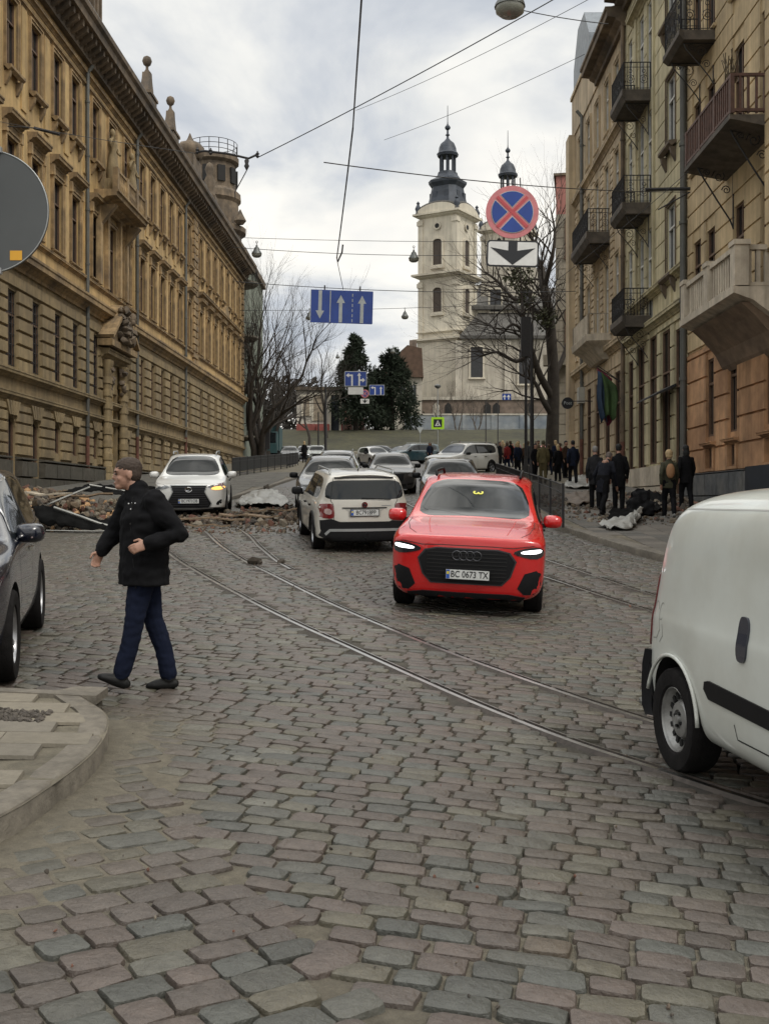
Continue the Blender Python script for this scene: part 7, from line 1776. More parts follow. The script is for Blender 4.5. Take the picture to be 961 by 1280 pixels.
# ---------------------------------------------------------------- white panel van at the right edge
def van():
    e = empty('white_panel_van', (0, 0, 0), 0, 'dusty white panel van with steel wheels leaving the picture at the right edge', 'van')
    H = 1.80; W = .86; Lh = 2.08; zb = .24
    Mv = paint('van_white', (.55, .57, .53), rough=.38, dirt=((.30, .28, .22), .35, 1.3))
    fn = lambda i: 3 if i < 1 else (0)
    def sec(x, k, top, sh=1.0, z4=1.0, tw=.80, lean_=0.0):
        r_ = lean_; return (x, [(0, zb), (W*.82*k, zb), (W*.975*k, zb+.06), (W*k, .62), (W*k*.995, z4-.07, r_*.12), (W*k*.966, z4+.02, r_*.2), (W*k*.945, top-.24, r_*.75), (W*tw*k+.04, top-.07, r_), (W*.45*k, top, r_), (0, top+.012, r_)], fn)
    S = [sec(-Lh+.06, .915, H-.13, lean_=.24), sec(-Lh+.20, .965, H-.06, lean_=.20), sec(-Lh+.55, 1, H-.015, lean_=.10), sec(-.8, 1, H), sec(0, 1, H), sec(.35, 1, H-.01)]
    gl = lambda i: 3 if i < 1 else (1 if i in (4, 5) else 0)
    S[-1] = (S[-1][0], S[-1][1], gl)
    x, pts, _ = sec(.95, 1, H-.10); S.append((x, pts, lambda i: 3 if i < 1 else (1 if i in (7, 8) else 0)))
    S.append((1.45, [(0, zb), (W*.82, zb), (W*.975, zb+.06), (W, .62), (W*.99, .98), (W*.97, 1.02), (W*.94, 1.05), (W*.84, 1.07), (W*.45, 1.10), (0, 1.11)], fn))
    S.append((1.75, [(0, zb), (W*.8, zb), (W*.95, zb+.06), (W*.97, .60), (W*.95, .85), (W*.92, .90), (W*.86, .94), (W*.75, .96), (W*.40, .99), (0, 1.0)], fn))
    S.append((Lh-.15, [(0, zb), (W*.74, zb), (W*.88, zb+.06), (W*.90, .55), (W*.87, .72), (W*.84, .75), (W*.78, .77), (W*.65, .79), (W*.38, .80), (0, .81)], fn))
    rear = dict(bulge=.05, prof=[0, .03, .04, .03, .0, 0, 0, -.02, -.03, -.04], mat=lambda i: 3 if i < 1 else (2 if i < 3 else 0)); fr = dict(bulge=.14, prof=[-.04, 0, .02, .02, 0, 0, 0, 0, 0, 0], mat=fn)
    wr = .325; wx_ = (-1.46, 1.14)
    o, bvh = make_body('body', S, (rear, fr), Mv, [(wx_[0], W-.11, wr), (wx_[1], W-.11, wr)], e, wr+.065, 3)
    for x in wx_:
        for s in (-1, 1): wheel(e, x, s*(W-.105), wr, .20, M_srim, 5, 0, True, .205)
    for s, sd in ((1, 'L'), (-1, 'R')):
        patch('side_moulding', bvh, [(-.97, .655), (-.98, .61), (-.92, .56), (.74, .52), (.76, .61), (-.92, .668)], sd, M_blkp, e, .012, .03, .2)
        patch('fuel_flap', bvh, [(-.66+.075*math.cos(a), .93+.13*math.copysign(abs(math.sin(a))**.6, math.sin(a))) for a in [2*math.pi*k/20 for k in range(20)]] if False else [(-.52+.058*math.copysign(abs(math.cos(a))**.6, math.cos(a)), .965+.125*math.copysign(abs(math.sin(a))**.6, math.sin(a))) for a in [2*math.pi*k/20 for k in range(20)]], sd, mat('dark_blue_handle', (.010, .014, .03), .25, var=0, coat=1), e, .012, .02, .05)
        stroke('door_gap', bvh, [(-.62, .48), (-.60, .40), (.35, .40), (.35, 1.62)], sd, .009, M_seam, e)
        stroke('roof_gutter', bvh, [(-1.75, 1.645), (-.5, 1.665), (.6, 1.665)], sd, .012, mat('gutter_shade', (.30, .30, .28), .5, var=0), e, .0015)
        patch('tail_light', bvh, [(-1.97, 1.28), (-1.86, 1.26), (-1.865, 1.0), (-1.90, .74), (-2.05, .70), (-2.05, 1.0)], sd, M_tail, e, .012, .05, .06, rnd=1)
        patch('rear_bumper_corner', bvh, [(-2.06, .62), (-1.98, .68), (-1.90, .62), (-1.87, .44), (-1.84, .27), (-2.06, .27)], sd, M_blkp, e, .014, .08, .06, rnd=1)
        b = MB(); b.tube([(wx_[0]+(wr+.068)*math.cos(a), s*(W+.002), wr+.01+(wr+.068)*math.sin(a)) for a in [R(4)+math.pi*.88*k/20 for k in range(21)]], .013, 6); b.build('arch_lip', Mv, e, smooth=True)
        mirror(e, 1.05, s*.90, 1.15, M_blkp, 1.3)
    b = MB(); b.loft([[(x, y*(W-.015-i_), z) for y, i_ in ((-1, 0), (1, 0))] + [(x+dx, y*(W-.05), z) for y in (1, -1)] for x, dx, z, i_ in ((-1.93, .06, .26, .06), (-1.985, .08, .31, .012), (-2.0, .10, .45, .0), (-1.985, .10, .60, .005), (-1.94, .08, .70, .03))]); b.build('rear_bumper_bar', M_blkp, e, auto=50)
    # finger-drawn scrawl in the dust behind the tail lamp
    M_scr = mat('scrawl_in_dust', (.20, .20, .18), .7, var=0)
    sc = [[(-1.80+.045*math.cos(t), .985+.05*math.sin(t)) for t in [k*.45 for k in range(10)]], [(-1.69+.04*math.cos(t+1), .98+.055*math.sin(t+1)) for t in [k*.45 for k in range(11)]], [(-1.72, .93), (-1.70, .86), (-1.76, .80), (-1.84, .79)], [(-1.66, .90), (-1.64, .83), (-1.70, .78)]]
    for q in sc: stroke('scrawl', bvh, q, 'R', .006, M_scr, e, .0015)
    patch('rear_bumper', bvh, [(-.80, .60), (-.80, .27), (.80, .27), (.80, .60)], 'B', M_blkp, e, .05, .12)
    return e
vn = van()
# rear right wheel outer face stands at (1.84, 6.78) on the ground; heading (.139, -.99)
hx_, hy_ = .139, -.990; rx, ry = hy_, -hx_          # right-hand side of the van
cx_, cy_ = 1.80 - rx*.86 + hx_*1.46, 6.80 - ry*.86 + hy_*1.46
place_car(vn, cx_, cy_, hx_, hy_)
# ---------------------------------------------------------------- other traffic
P_vo = dict(L=4.8, W=1.86, H=1.56, hood=1.0, hoodf=.86, belt=.98, clear=.2, cowl=1.05, wtop=.35, rtop=-1.9, rbase=-2.1, bp=-.2, dp=-1.15, roofw=.58, wx=(-1.42, 1.42), wr=.335, clad=False, doors=(-1.1, -.15, .92), kf=.89)
def fit_front(e, bv, p, lit=False, plate_=None, grm=None):
    hf = p.get('hoodf'); W = p['W']/2
    for s in (-1, 1):
        hl = patch('headlight', bv, [(s*W*.96, hf-.04), (s*W*.95, hf-.17), (s*W*.80, hf-.21), (s*W*.60, hf-.16), (s*W*.68, hf-.07)], 'F', M_lens, e, .008, .05, rnd=1)
        if lit: patch('lit_lamp', bv, [(s*W*.93, hf-.08), (s*W*.92, hf-.15), (s*W*.76, hf-.17), (s*W*.74, hf-.10)], 'F', M_drl, hl, .014, .01, rnd=1)
        stroke('bumper_slot', bv, [(s*W*.60, .36), (s*W*.86, .40)], 'F', .07, M_blkp, e, .004)
    patch('grille', bv, [(-W*.48, hf-.09), (W*.48, hf-.09), (W*.42, hf-.34), (-W*.42, hf-.34)], 'F', grm or M_blkp, e, .01, .03)
    stroke('lower_intake', bv, [(-W*.55, .33), (W*.55, .33)], 'F', .10, M_blkp, e, .004)
    h = bv.ray_cast(Vector((6, 0, .45)), Vector((-1, 0, 0)), 12)[0]
    number_plate(e, h.x+.02, 0, .46, plate_ or 'BC 3105 KA', 0)
    for s in (-1, 1): mirror(e, p['cowl']-.27, s*(W-.02), p.get('belt')+.05, M_blkp)
def fit_rear(e, bv, p):
    W = p['W']/2; bz = p.get('belt')
    for s in (-1, 1): patch('tail_light', bv, [(s*W*.95, bz-.03), (s*W*.95, bz-.2), (s*W*.65, bz-.2), (s*W*.68, bz-.03)], 'B', M_tail, e, .01, .04, rnd=1)
    h = bv.ray_cast(Vector((-6, 0, .7)), Vector((1, 0, 0)), 12)
    if h[0] is not None: number_plate(e, h[0].x-.015, 0, .72, 'BC 4417 HB', math.pi)
vo, _, bv = gen_car('dark_estate', P_vo, paint('dark_grey', (.035, .037, .04), rough=.25), 'dark grey estate car with one lit lamp just behind the white estate, facing the camera', 'car', M_alloy)
fit_front(vo, bv, P_vo, True); fit_rear(vo, bv, P_vo)
b = MB()
for s in (-1, 1): b.tube([(-1.8, s*.60, 1.50), (-1.7, s*.61, 1.59), (.1, s*.61, 1.60), (.25, s*.60, 1.53)], .02, 6)
b.build('roof_rails', M_galv, vo, smooth=True)
place_car(vo, -1.55, 31.3, .02, -1)
P_hb = dict(L=4.35, W=1.80, H=1.50, hood=.98, hoodf=.84, belt=.96, clear=.17, cowl=.92, wtop=.25, rtop=-1.55, rbase=-1.8, bp=-.3, roofw=.57, wx=(-1.3, 1.3), wr=.32, clad=False, doors=(-1.1, -.22, .8), kf=.89)
hb_, _, bv = gen_car('dark_hatchback', P_hb, paint('black', (.014, .015, .016), rough=.2), 'black hatchback mostly hidden behind the red SUV, facing the camera', 'car', M_alloy)
fit_front(hb_, bv, P_hb, False, 'BC 7762 MI'); fit_rear(hb_, bv, P_hb)
place_car(hb_, 1.92, 31.5, -.03, -1)
def set_paint(e, m):
    for c in e.children:
        if c.name.split('.')[0] in ('body', 'wing_mirror') and c.data.materials[0] and c.data.materials[0].name.startswith('paint'):
            c.material_slots[0].link = 'OBJECT'; c.material_slots[0].material = m
M_sil = paint('silver', (.33, .34, .34), rough=.28, metal=.4)
def clone(src_, name, X, Y, fx, fy, m, label, cat='car', group=None, sc=1.0):
    e = copy_tree(src_); e.name = name; set_paint(e, m); tag(e, label, cat, group); e.scale = (sc,)*3
    if group is None and 'group' in e: del e['group']
    return place_car(e, X, Y, fx, fy)
clone(hb_, 'black_hatchback', .25, 41.5, .02, -1, paint('blackish', (.02, .02, .021)), 'dark car with its mirror showing, second behind the white estate')
clone(vo, 'silver_estate', -1.9, 44, .02, -1, M_sil, 'silver estate whose pale roof shows above the dark grey estate')
clone(hb_, 'white_lit_hatchback', -.75, 84, .35, -.94, paint('white', (.6, .6, .58)), 'white hatchback with lit headlamp coming round beside the dark teal SUV')
for c in bpy.data.objects: pass
e = bpy.data.objects['white_lit_hatchback']; Vl = MB(); 
for s in (-1, 1): b = MB(); b.lathe([(.001, .02), (.09, .015), (.10, 0)], (0, 0, 0), 12, 'x'); b.build('lit_lamp', M_drl, e, loc=(2.0, s*.72, .70))
P_su = dict(L=4.75, W=1.90, H=1.72, hood=1.12, hoodf=.98, belt=1.10, clear=.22, cowl=1.05, wtop=.4, rtop=-2.0, rbase=-2.1, bp=-.2, dp=-1.2, roofw=.62, wx=(-1.42, 1.42), wr=.37, clad=True, doors=(-1.1, -.15, .95), kf=.92)
su, _, bv = gen_car('dark_teal_suv', P_su, paint('dark_teal', (.018, .045, .055), rough=.25), 'dark teal SUV standing across the street in front of the grass bank', 'car', M_alloy)
fit_front(su, bv, P_su); fit_rear(su, bv, P_su)
b = MB()
for s in (-1, 1): b.tube([(-1.8, s*.63, 1.66), (-1.7, s*.64, 1.75), (.1, s*.64, 1.76), (.25, s*.62, 1.69)], .02, 6)
b.build('roof_rails', M_galv, su, smooth=True)
place_car(su, 2.35, 92, -.88, -.47)
clone(su, 'white_suv_seen_from_side', 4.5, 62.5, -.68, -.73, paint('white2', (.55, .54, .50)), 'long white SUV turned sideways at the edge of the crowd', sc=1.05)
clone(hb_, 'parked_grey_car', -8.6, 98, .1, -1, paint('grey', (.07, .075, .08)), 'leftmost dark grey parked car below the teal lorry', 'car', 'cars parked beyond the fence')
clone(hb_, 'parked_silver_car', -7.6, 104, .05, -1, M_sil, 'small silver parked car, second from the left in the row', 'car', 'cars parked beyond the fence')
clone(vo, 'parked_pale_car', -6.3, 101, .05, -1, paint('pale_green', (.30, .33, .30)), 'pale parked car, third in the row, nearest the open roadway', 'car', 'cars parked beyond the fence')
clone(hb_, 'far_black_car', 1.6, 108, -.9, -.4, paint('black3', (.02, .02, .022)), 'black car half hidden between the white hatchback and the teal SUV')
clone(hb_, 'far_dark_car', .2, 112, .9, -.3, paint('black4', (.03, .035, .04)), 'farthest dark car, just its roof showing before the grass bank')
clone(hb_, 'red_parked_car', 14.2, 102, -1, -.1, paint('red2', (.40, .03, .03)), 'red car parked behind the crowd')
clone(vo, 'white_parked_car', 17.5, 106, -1, -.1, paint('white3', (.45, .46, .44)), 'pale car parked behind the pole cluster')
# teal lorry / bus behind the tree
lo = empty('teal_lorry', (-11.6, 108, G(-11.6, 108)), R(-88), 'dark teal lorry with a box body parked behind the bare tree', 'lorry'); M_teal = mat('teal_panel', (.03, .075, .08), .5, var=.15)
b = MB(); b.box(-3.6, 1.6, -1.2, 1.2, .9, 3.4); b.build('cargo_box', M_teal, lo); b = MB(); b.prism([(1.75, .6), (3.6, .6), (3.65, 1.5), (3.3, 2.7), (1.75, 2.8)], -1.1, 1.1); b.build('cab', M_teal, lo)
b = MB(); b.box(-3.5, 3.4, -1.0, 1.0, .5, .9); b.build('chassis', M_under, lo); b = MB(); b.prism([(3.60, 1.6), (3.68, 1.6), (3.37, 2.6), (3.3, 2.6)], -1.0, 1.0); b.build('windscreen', M_cglass, lo)
for x in (-2.4, 2.6):
    for s in (-1, 1): wheel(lo, x, s*1.0, .48, .28, M_srim, 5, 0, True, .3)
# ================================================================ PEOPLE
def ell(b, c, r, n=12, rot=None):
    M = Euler(rot).to_matrix() if rot else Matrix.Identity(3); c = Vector(c); rings = []
    for j in range(1, n//2 + 2):
        ph = math.pi*j/(n//2 + 2); rings.append([tuple(c + M @ Vector((r[0]*math.sin(ph)*math.cos(t), r[1]*math.sin(ph)*math.sin(t), r[2]*math.cos(ph)))) for t in [2*math.pi*k/n for k in range(n)]])
    b.loft(rings)
def etube(b, pts, rr, n=14, side=(0, 1, 0)):
    """closed limb: elliptical sections, rr = (radius along side, radius across)"""
    pts = [Vector(p) for p in pts]; side = Vector(side); rings = []
    for i, p in enumerate(pts):
        t = (pts[min(i+1, len(pts)-1)] - pts[max(i-1, 0)]).normalized(); s = (side - t*side.dot(t)).normalized(); u = t.cross(s)
        a, c = rr[i] if isinstance(rr[i], tuple) else (rr[i], rr[i]); rings.append([tuple(p + s*a*math.cos(q) + u*c*math.sin(q)) for q in [2*math.pi*k/n for k in range(n)]])
    b.loft(rings)
    for i in ((0, -1) if False else range(len(pts))):
        r = rr[i] if isinstance(rr[i], tuple) else (rr[i], rr[i]); m = min(r)*.97; 
        if max(r) < .13: ell(b, pts[i], (m, m, m), 8)
def skin(b, name, m, parent, vox, smooth=2, folds=0, fs=9):
    me = b.mesh(name, m, fix=True); o = link(name, me)
    md = o.modifiers.new('r', 'REMESH'); md.mode = 'VOXEL'; md.voxel_size = vox; md.use_smooth_shade = True
    if smooth: s = o.modifiers.new('s', 'SMOOTH'); s.factor = .6; s.iterations = smooth
    m2 = evald(o); o.modifiers.clear(); o.data = m2
    if folds:
        m2.update(); ns = [v.normal.copy() for v in m2.vertices]
        for v, nn in zip(m2.vertices, ns): v.co += nn * folds * (noise.noise(Vector((v.co.x*fs, v.co.y*fs, v.co.z*fs*1.7))) + .5*noise.noise(v.co*fs*2.3))
    m2.materials.clear(); m2.materials.append(m); m2.polygons.foreach_set('use_smooth', [True]*len(m2.polygons)); m2.polygons.foreach_set('material_index', [0]*len(m2.polygons)); o.parent = parent; return o
def hand(b, w_, d, s, sd, s_=1.0, curl=1.15):
    """palm and five bent fingers; w_ wrist, d direction, s sideways (thumb side), sd palm normal"""
    w_, d, s, q = Vector(w_), Vector(d).normalized(), Vector(s).normalized(), None
    s = (s - d*s.dot(d)).normalized(); n = d.cross(s)*sd
    etube(b, [w_, w_+d*.045*s_, w_+d*.095*s_], [(.026*s_, .019*s_), (.040*s_, .017*s_), (.038*s_, .014*s_)], 10, s)
    for k, (o, L) in enumerate(((.030, .068), (.010, .078), (-.010, .073), (-.029, .058))):
        p = w_+d*.09*s_+s*o*s_; a = curl*(.5+.1*k); p1 = p+(d*math.cos(a*.6)+n*math.sin(a*.6))*L*.5*s_; p2 = p1+(d*math.cos(a*1.6)+n*math.sin(a*1.6))*L*.3*s_; p3 = p2+(d*math.cos(a*2.4)+n*math.sin(a*2.4))*L*.25*s_
        b.tube([p, p1, p2, p3], [.0105*s_, .0095*s_, .0088*s_, .0075*s_], 7)
    t = w_+d*.03*s_+s*.030*s_; b.tube([t, t+(s*.8+d*.6)*.035*s_+n*.01, t+(s*.5+d*1.0)*.062*s_+n*.02], [.014*s_, .012*s_, .009*s_], 7)
def figure(name, J, col, vox=.03, H=1.75, label=None, group=None, hair='short', coat=None, skincol=(.30, .165, .115), fine=False, loose=1.0):
    """J: joints (x forward, y left, z up) for hip, chest, neck, head, l/r shoulder, elbow, wrist, hip, knee, ankle and foot direction"""
    e = empty(name, (0, 0, 0), 0, label, 'person', group)
    V_ = lambda k: Vector(J[k])
    Ms = mat('skin_%d' % int(skincol[0]*100), skincol, .55, var=.08, scale=12); Mh = mat('hair_' + col['hair'][0], col['hair'][1], .8, var=.2, scale=40)
    b = MB(); hd, nk, chs, hp = V_('head'), V_('neck'), V_('chest'), V_('hip'); yaw = J.get('yaw', 0); hr = (0, J.get('nod', 0), yaw)
    M = Euler(hr).to_matrix(); h = lambda x, y, z: tuple(hd + M @ Vector((x, y, z)))
    ell(b, h(-.012, 0, .022), (.098, .077, .098), 16, hr); ell(b, h(.020, 0, -.035), (.070, .062, .078), 14, hr); ell(b, h(.055, 0, -.085), (.036, .040, .028), 10, hr)
    ell(b, h(.086, 0, -.012), (.016, .012, .028), 8, hr); ell(b, h(.095, 0, -.024), (.014, .014, .011), 8, hr); ell(b, h(.068, 0, .028), (.024, .052, .013), 10, hr); ell(b, h(.078, 0, -.062), (.018, .026, .012), 8, hr)
    for s in (-1, 1): ell(b, h(-.012, s*.078, -.010), (.020, .010, .033), 8, hr); ell(b, h(.052, s*.040, -.030), (.024, .020, .022), 8, hr)
    etube(b, [hd + M @ Vector((-.02, 0, -.06)), nk, chs + Vector((0, 0, .1))], [(.058, .058), (.062, .060), (.10, .075)], 12)
    etube(b, [chs, hp], [(.14, .09), (.13, .09)], 12)
    for sd, s in (('l', 1), ('r', -1)):
        sh, el, wr = V_(sd+'sh'), V_(sd+'el'), V_(sd+'wr'); etube(b, [chs, sh, el, wr], [.05, .045, .036, .024], 10)
        d = (wr-el).normalized(); d = Vector(J.get(sd+'hd', tuple(d)))
        if fine: hand(b, wr, d, J.get(sd+'th', (.3, -s*.2, .9)), J.get(sd+'pn', s), .95)
        else: etube(b, [wr, wr+d.normalized()*.09, wr+d.normalized()*.16], [(.03, .024), (.038, .02), (.02, .015)], 8)
        etube(b, [hp + Vector((0, s*.08, -.02)), V_(sd+'kn'), V_(sd+'an')], [.065, .045, .032], 8)
    skin(b, 'body', Ms, e, vox*.62, 1)
    # hair
    if hair != 'none':
        b = MB()
        if hair == 'short':
            ell(b, h(-.018, 0, .046), (.0995, .0805, .081), 16, hr); ell(b, h(-.042, 0, .004), (.066, .0775, .078), 14, hr)
        elif hair == 'long': ell(b, h(-.02, 0, .04), (.108, .088, .095), 14, hr); etube(b, [h(-.05, 0, .02), h(-.075, 0, -.10), h(-.07, 0, -.22)], [(.085, .06), (.095, .05), (.07, .03)], 10)
        elif hair == 'bob': ell(b, h(-.02, 0, .03), (.110, .095, .105), 14, hr); ell(b, h(-.045, 0, -.045), (.075, .09, .07), 12, hr)
        elif hair == 'hood': ell(b, h(-.03, 0, .02), (.125, .105, .125), 14, hr); ell(b, h(-.06, 0, -.10), (.10, .12, .09), 12, hr)
        skin(b, 'hair', Mh, e, vox*.62, 1, .004 if fine else 0, 60)
    if fine:
        for s in (-1, 1):
            b = MB(); ell(b, h(.080, s*.030, .006), (.010, .013, .007), 8, hr); b.build('eye', mat('eye', (.03, .022, .018), .2, var=0), e, smooth=True)
            b = MB(); ell(b, h(.082, s*.032, .026), (.008, .020, .005), 8, hr); b.build('eyebrow', Mh, e, smooth=True)
        b = MB(); ell(b, h(.094, 0, -.060), (.006, .022, .0035), 8, hr); b.build('lips', mat('lips', (.20, .08, .07), .5, var=0), e, smooth=True)
    # trousers
    k = loose*(1.03 if fine else 1.12); b = MB(); etube(b, [hp + Vector((0, 0, .10)), hp, hp - Vector((0, 0, .09))], [(.155, .115), (.175, .125), (.15, .115)], 14)
    for sd, s in (('l', 1), ('r', -1)):
        kn, an = V_(sd+'kn'), V_(sd+'an'); ft = Vector(J[sd+'ft']).normalized()
        etube(b, [hp + Vector((0, s*.085, -.03)), kn.lerp(hp, .5) + Vector((0, s*.03, 0)), kn, an.lerp(kn, .5) - ft*.015, an + Vector((0, 0, -.02))], [(.095*k, .105*k), (.085*k, .09*k), (.066*k, .070*k), (.060*k, .066*k), (.054*k, .062*k)], 12)
    skin(b, 'trousers', mat('cloth_' + col['leg'][0], col['leg'][1], .95, spec=.12, var=.15, scale=6), e, vox*.8, 2, .006 if fine else .004, 13)
    for sd in 'lr':
        an = V_(sd+'an'); ft = Vector(J[sd+'ft']).normalized(); b = MB(); hl = an - ft*.055 + Vector((0, 0, -.075)); up = Vector((0, 0, 1)) - ft*ft.z
        etube(b, [an + Vector((0, 0, .03)), an + Vector((0, 0, -.05))], [(.048, .05), (.045, .052)], 10)
        etube(b, [hl+ft*.015, hl+ft*.09, hl+ft*.165 - up*.006, hl+ft*.205 - up*.014], [(.036, .042), (.042, .046), (.046, .034), (.034, .024)], 12)
        skin(b, 'shoe', mat('cloth_' + col.get('shoe', ('shoe_black', (.006, .006, .006)))[0], col.get('shoe', ('shoe_black', (.006, .006, .006)))[1], .6, var=.15, spec=.3), e, vox*.6, 1)
    # coat or jacket
    b = MB(); up = (nk-hp).normalized(); cf = J.get('coatlen', .16); w0 = J.get('wide', 1.0); sy = (V_('lsh')-V_('rsh')).normalized()
    pts = [hp - Vector((0, 0, cf)) , hp, hp.lerp(chs, .55), chs, nk - up*.06, nk + up*.015]
    etube(b, pts, [(.205*w0, .155*w0), (.195*w0, .148*w0), (.19*w0, .145*w0), (.205*w0, .145*w0), (.13, .105), (.072, .075)], 18, tuple(sy))
    for sd, s in (('l', 1), ('r', -1)):
        sh, el, wr = V_(sd+'sh'), V_(sd+'el'), V_(sd+'wr'); etube(b, [chs.lerp(sh, .4), sh, sh.lerp(el, .5), el, el.lerp(wr, .6), wr.lerp(el, .05)], [(.09, .10), (.082*w0, .085*w0), (.070*w0, .072*w0), (.064*w0, .066*w0), .056*w0, .050*w0], 12)
    if J.get('collar'): etube(b, [nk - up*.03, nk + up*.03], [(.098, .100), (.088, .094)], 14)
    skin(b, 'jacket', mat('cloth_' + col['top'][0], col['top'][1], .95, spec=.12, var=.2, scale=8), e, vox*.8, 2, .011 if fine else .005, 10)
    e.scale = (H/1.75,)*3
    return e
def pose(ph=0.0, lean=0.0, arm=.25, **k):
    """walking (ph is the stride, metres at 1.75 tall) or standing when ph is 0"""
    J = dict(hip=(0, 0, .92), chest=(.0+lean*.6, 0, 1.28), neck=(.0+lean, 0, 1.46), head=(.035+lean*1.15, 0, 1.63),
             lsh=(lean*.9, .155, 1.375), rsh=(lean*.9, -.155, 1.375), lel=(-arm*ph-.04+lean*.6, .225, 1.11), rel=(arm*ph-.04+lean*.6, -.225, 1.11), lwr=(-arm*ph*1.2+.05+lean*.4, .215, .87), rwr=(arm*ph*1.6+.07+lean*.4, -.215, .87), wide=.84,
             lkn=(ph*.35+.03, .09, .50), rkn=(-ph*.15+.02, -.09, .49), lan=(ph*.5, .085, .10), ran=(-ph*.55, -.085, .10 + abs(ph)*.12), lft=(1, .08, 0), rft=(1, -.08, -abs(ph)*.5))
    J.update(k); return J
def stand(e, X, Y, fx, fy, dz=.0): e.location = (X, Y, G(X, Y) + dz); e.rotation_euler = (0, 0, math.atan2(fy, fx)); return e
BLK = ('black', (.007, .007, .008)); NAVY = ('navy', (.010, .014, .028)); JEAN = ('dark_jeans', (.008, .011, .024)); BRN = ('brown', (.03, .018, .010))
J = dict(hip=(-.01, 0, .93), chest=(-.01, .03, 1.27), neck=(.035, .0, 1.44), head=(.115, 0, 1.585), yaw=.10, nod=.06, collar=True, coatlen=.15, wide=1.15,
         lsh=(-.08, .20, 1.385), rsh=(.09, -.17, 1.385), lel=(-.25, .27, 1.15), lwr=(-.035, .31, 1.085), lhd=(.8, .1, -.25), lth=(.2, -.3, .9), lpn=1,
         rel=(.20, -.25, 1.16), rwr=(.30, -.20, 1.02), rhd=(.35, .05, -.75), rth=(.8, .3, .2), rpn=-1,
         lkn=(.055, .085, .54), lan=(.155, .075, .155), lft=(1, .10, .42), rkn=(-.075, -.08, .51), ran=(-.19, -.08, .105), rft=(1, -.12, -.02))
man = figure('walking_man', J, dict(hair=('dark_brown', (.035, .022, .015)), top=BLK, leg=JEAN), vox=.0105, H=1.83, label='man with short dark hair in black jacket and blue jeans striding left', fine=True)
b = MB()
for (x, y, z) in ((.075, .135, 1.375), (.10, .13, 1.37), (.055, .142, 1.372), (.085, .150, 1.33)): b.lathe([(.001, 0), (.006, .0), (.006, .005), (.001, .006)], (x, y, z), 10, 'y')
b.build('snap_buttons', M_chrome, man)
b = MB(); b.tube([(.07, .165, 1.42), (.085, .16, 1.20), (.07, .165, .98), (.05, .165, .76)], .004, 5); b.build('zip', M_blkp, man)
b = MB(); b.rbox((.082, .168, 1.245), (.012, .006, .04)); b.build('zip_puller', M_chrome, man)
stand(man, -1.85, 8.28, -.97, -.22, .005)
# people on the right-hand pavement
PV = .125
gl_ = 'people walking along the right pavement'
f_ = figure('person', pose(.45, .02, .3), dict(hair=('blond', (.36, .26, .14)), top=('olive_shirt', (.045, .045, .03)), leg=BLK, shoe=('trainers', (.2, .2, .19))), H=1.68, hair='bob', label='person with light blond hair and a pale backpack walking away along the pavement', vox=.024)
b = MB(); ell(b, (-.20, 0, 1.20), (.09, .11, .20), 12); skin(b, 'backpack', mat('tan_backpack', (.28, .15, .07), .8, var=.15), f_, .02, 2); stand(f_, 6.95, 26.4, .1, 1, PV)
f_ = figure('person', pose(.35, .03, .25, coatlen=.2), dict(hair=('black', (.006, .006, .006)), top=BLK, leg=BLK), H=1.76, hair='long', label='long-haired person in a loose black top beyond the blond walker', vox=.024); stand(f_, 8.15, 29.2, .0, 1, PV)
b = MB(); b.tube([(-.05, .30, 1.0), (-.1, .33, .75)], .05, 8); b.build('bag', mat('white_bag', (.4, .4, .42), .7), f_)
f_ = figure('person', pose(.55, .26, .1, coatlen=.34, neck=(.30, 0, 1.36), head=(.42, 0, 1.47), chest=(.15, 0, 1.22), lsh=(.24, .16, 1.30), rsh=(.24, -.16, 1.30), nod=.5, lwr=(.35, .30, .78), lel=(.2, .3, 1.02), rwr=(.35, -.22, .75)), dict(hair=('grey_brown', (.10, .08, .07)), top=('dark_navy_coat', (.014, .015, .020)), leg=BLK), H=1.78, label='stooping person in a long dark coat stepping over the torn metal sheets', vox=.024); stand(f_, 5.45, 27.0, .55, .85, PV)
f_ = figure('person', pose(.15, .04, coatlen=.30), dict(hair=('black', (.006, .006, .006)), top=BLK, leg=BLK), H=1.80, label='person in black standing close behind the stooping one, holding a dark sack', vox=.026); stand(f_, 6.15, 28.4, .2, 1, PV)
b = MB(); b.loft([[(x*q+.35, y*q-.1, z) for x, y in ((-1, -.7), (1, -.7), (1, .7), (-1, .7))] for q, z in ((.34, .02), (.32, .22), (.22, .5), (.10, .70))]); tag(skin(b, 'dark_sack', mat('black_tarp', (.008, .008, .009), .8, var=.2, spec=.15), None, .03, 1, .07, 5), 'black sack standing on the pavement beside the stooping person', 'sack').location = (6.05, 27.2, G(6.05, 27.2)+PV)
f_ = figure('person', pose(.1, .05, coatlen=.25), dict(hair=('grey', (.2, .19, .18)), top=('charcoal', (.02, .02, .022)), leg=BLK), H=1.74, label='grey-haired person in charcoal half hidden left of the stooping one', vox=.026); stand(f_, 5.75, 29.5, .1, 1, PV)
f_ = figure('person', pose(.4, .02, .3), dict(hair=('black', (.006, .006, .006)), top=('blue_black_jacket', (.010, .013, .024)), leg=BLK), H=1.85, label='broad person in a dark blue jacket walking away past the fence, right of the soldier', vox=.028); stand(f_, 7.55, 43.3, .0, 1, PV)
f_ = figure('person', pose(.12, .0, .3, coatlen=.12), dict(hair=('cap_olive', (.06, .055, .03)), top=('olive_uniform', (.085, .070, .035)), leg=('olive_trousers', (.075, .062, .032))), H=1.85, label='person in olive uniform and cap standing before the crowd', vox=.028); stand(f_, 6.75, 46.0, .1, 1, PV)
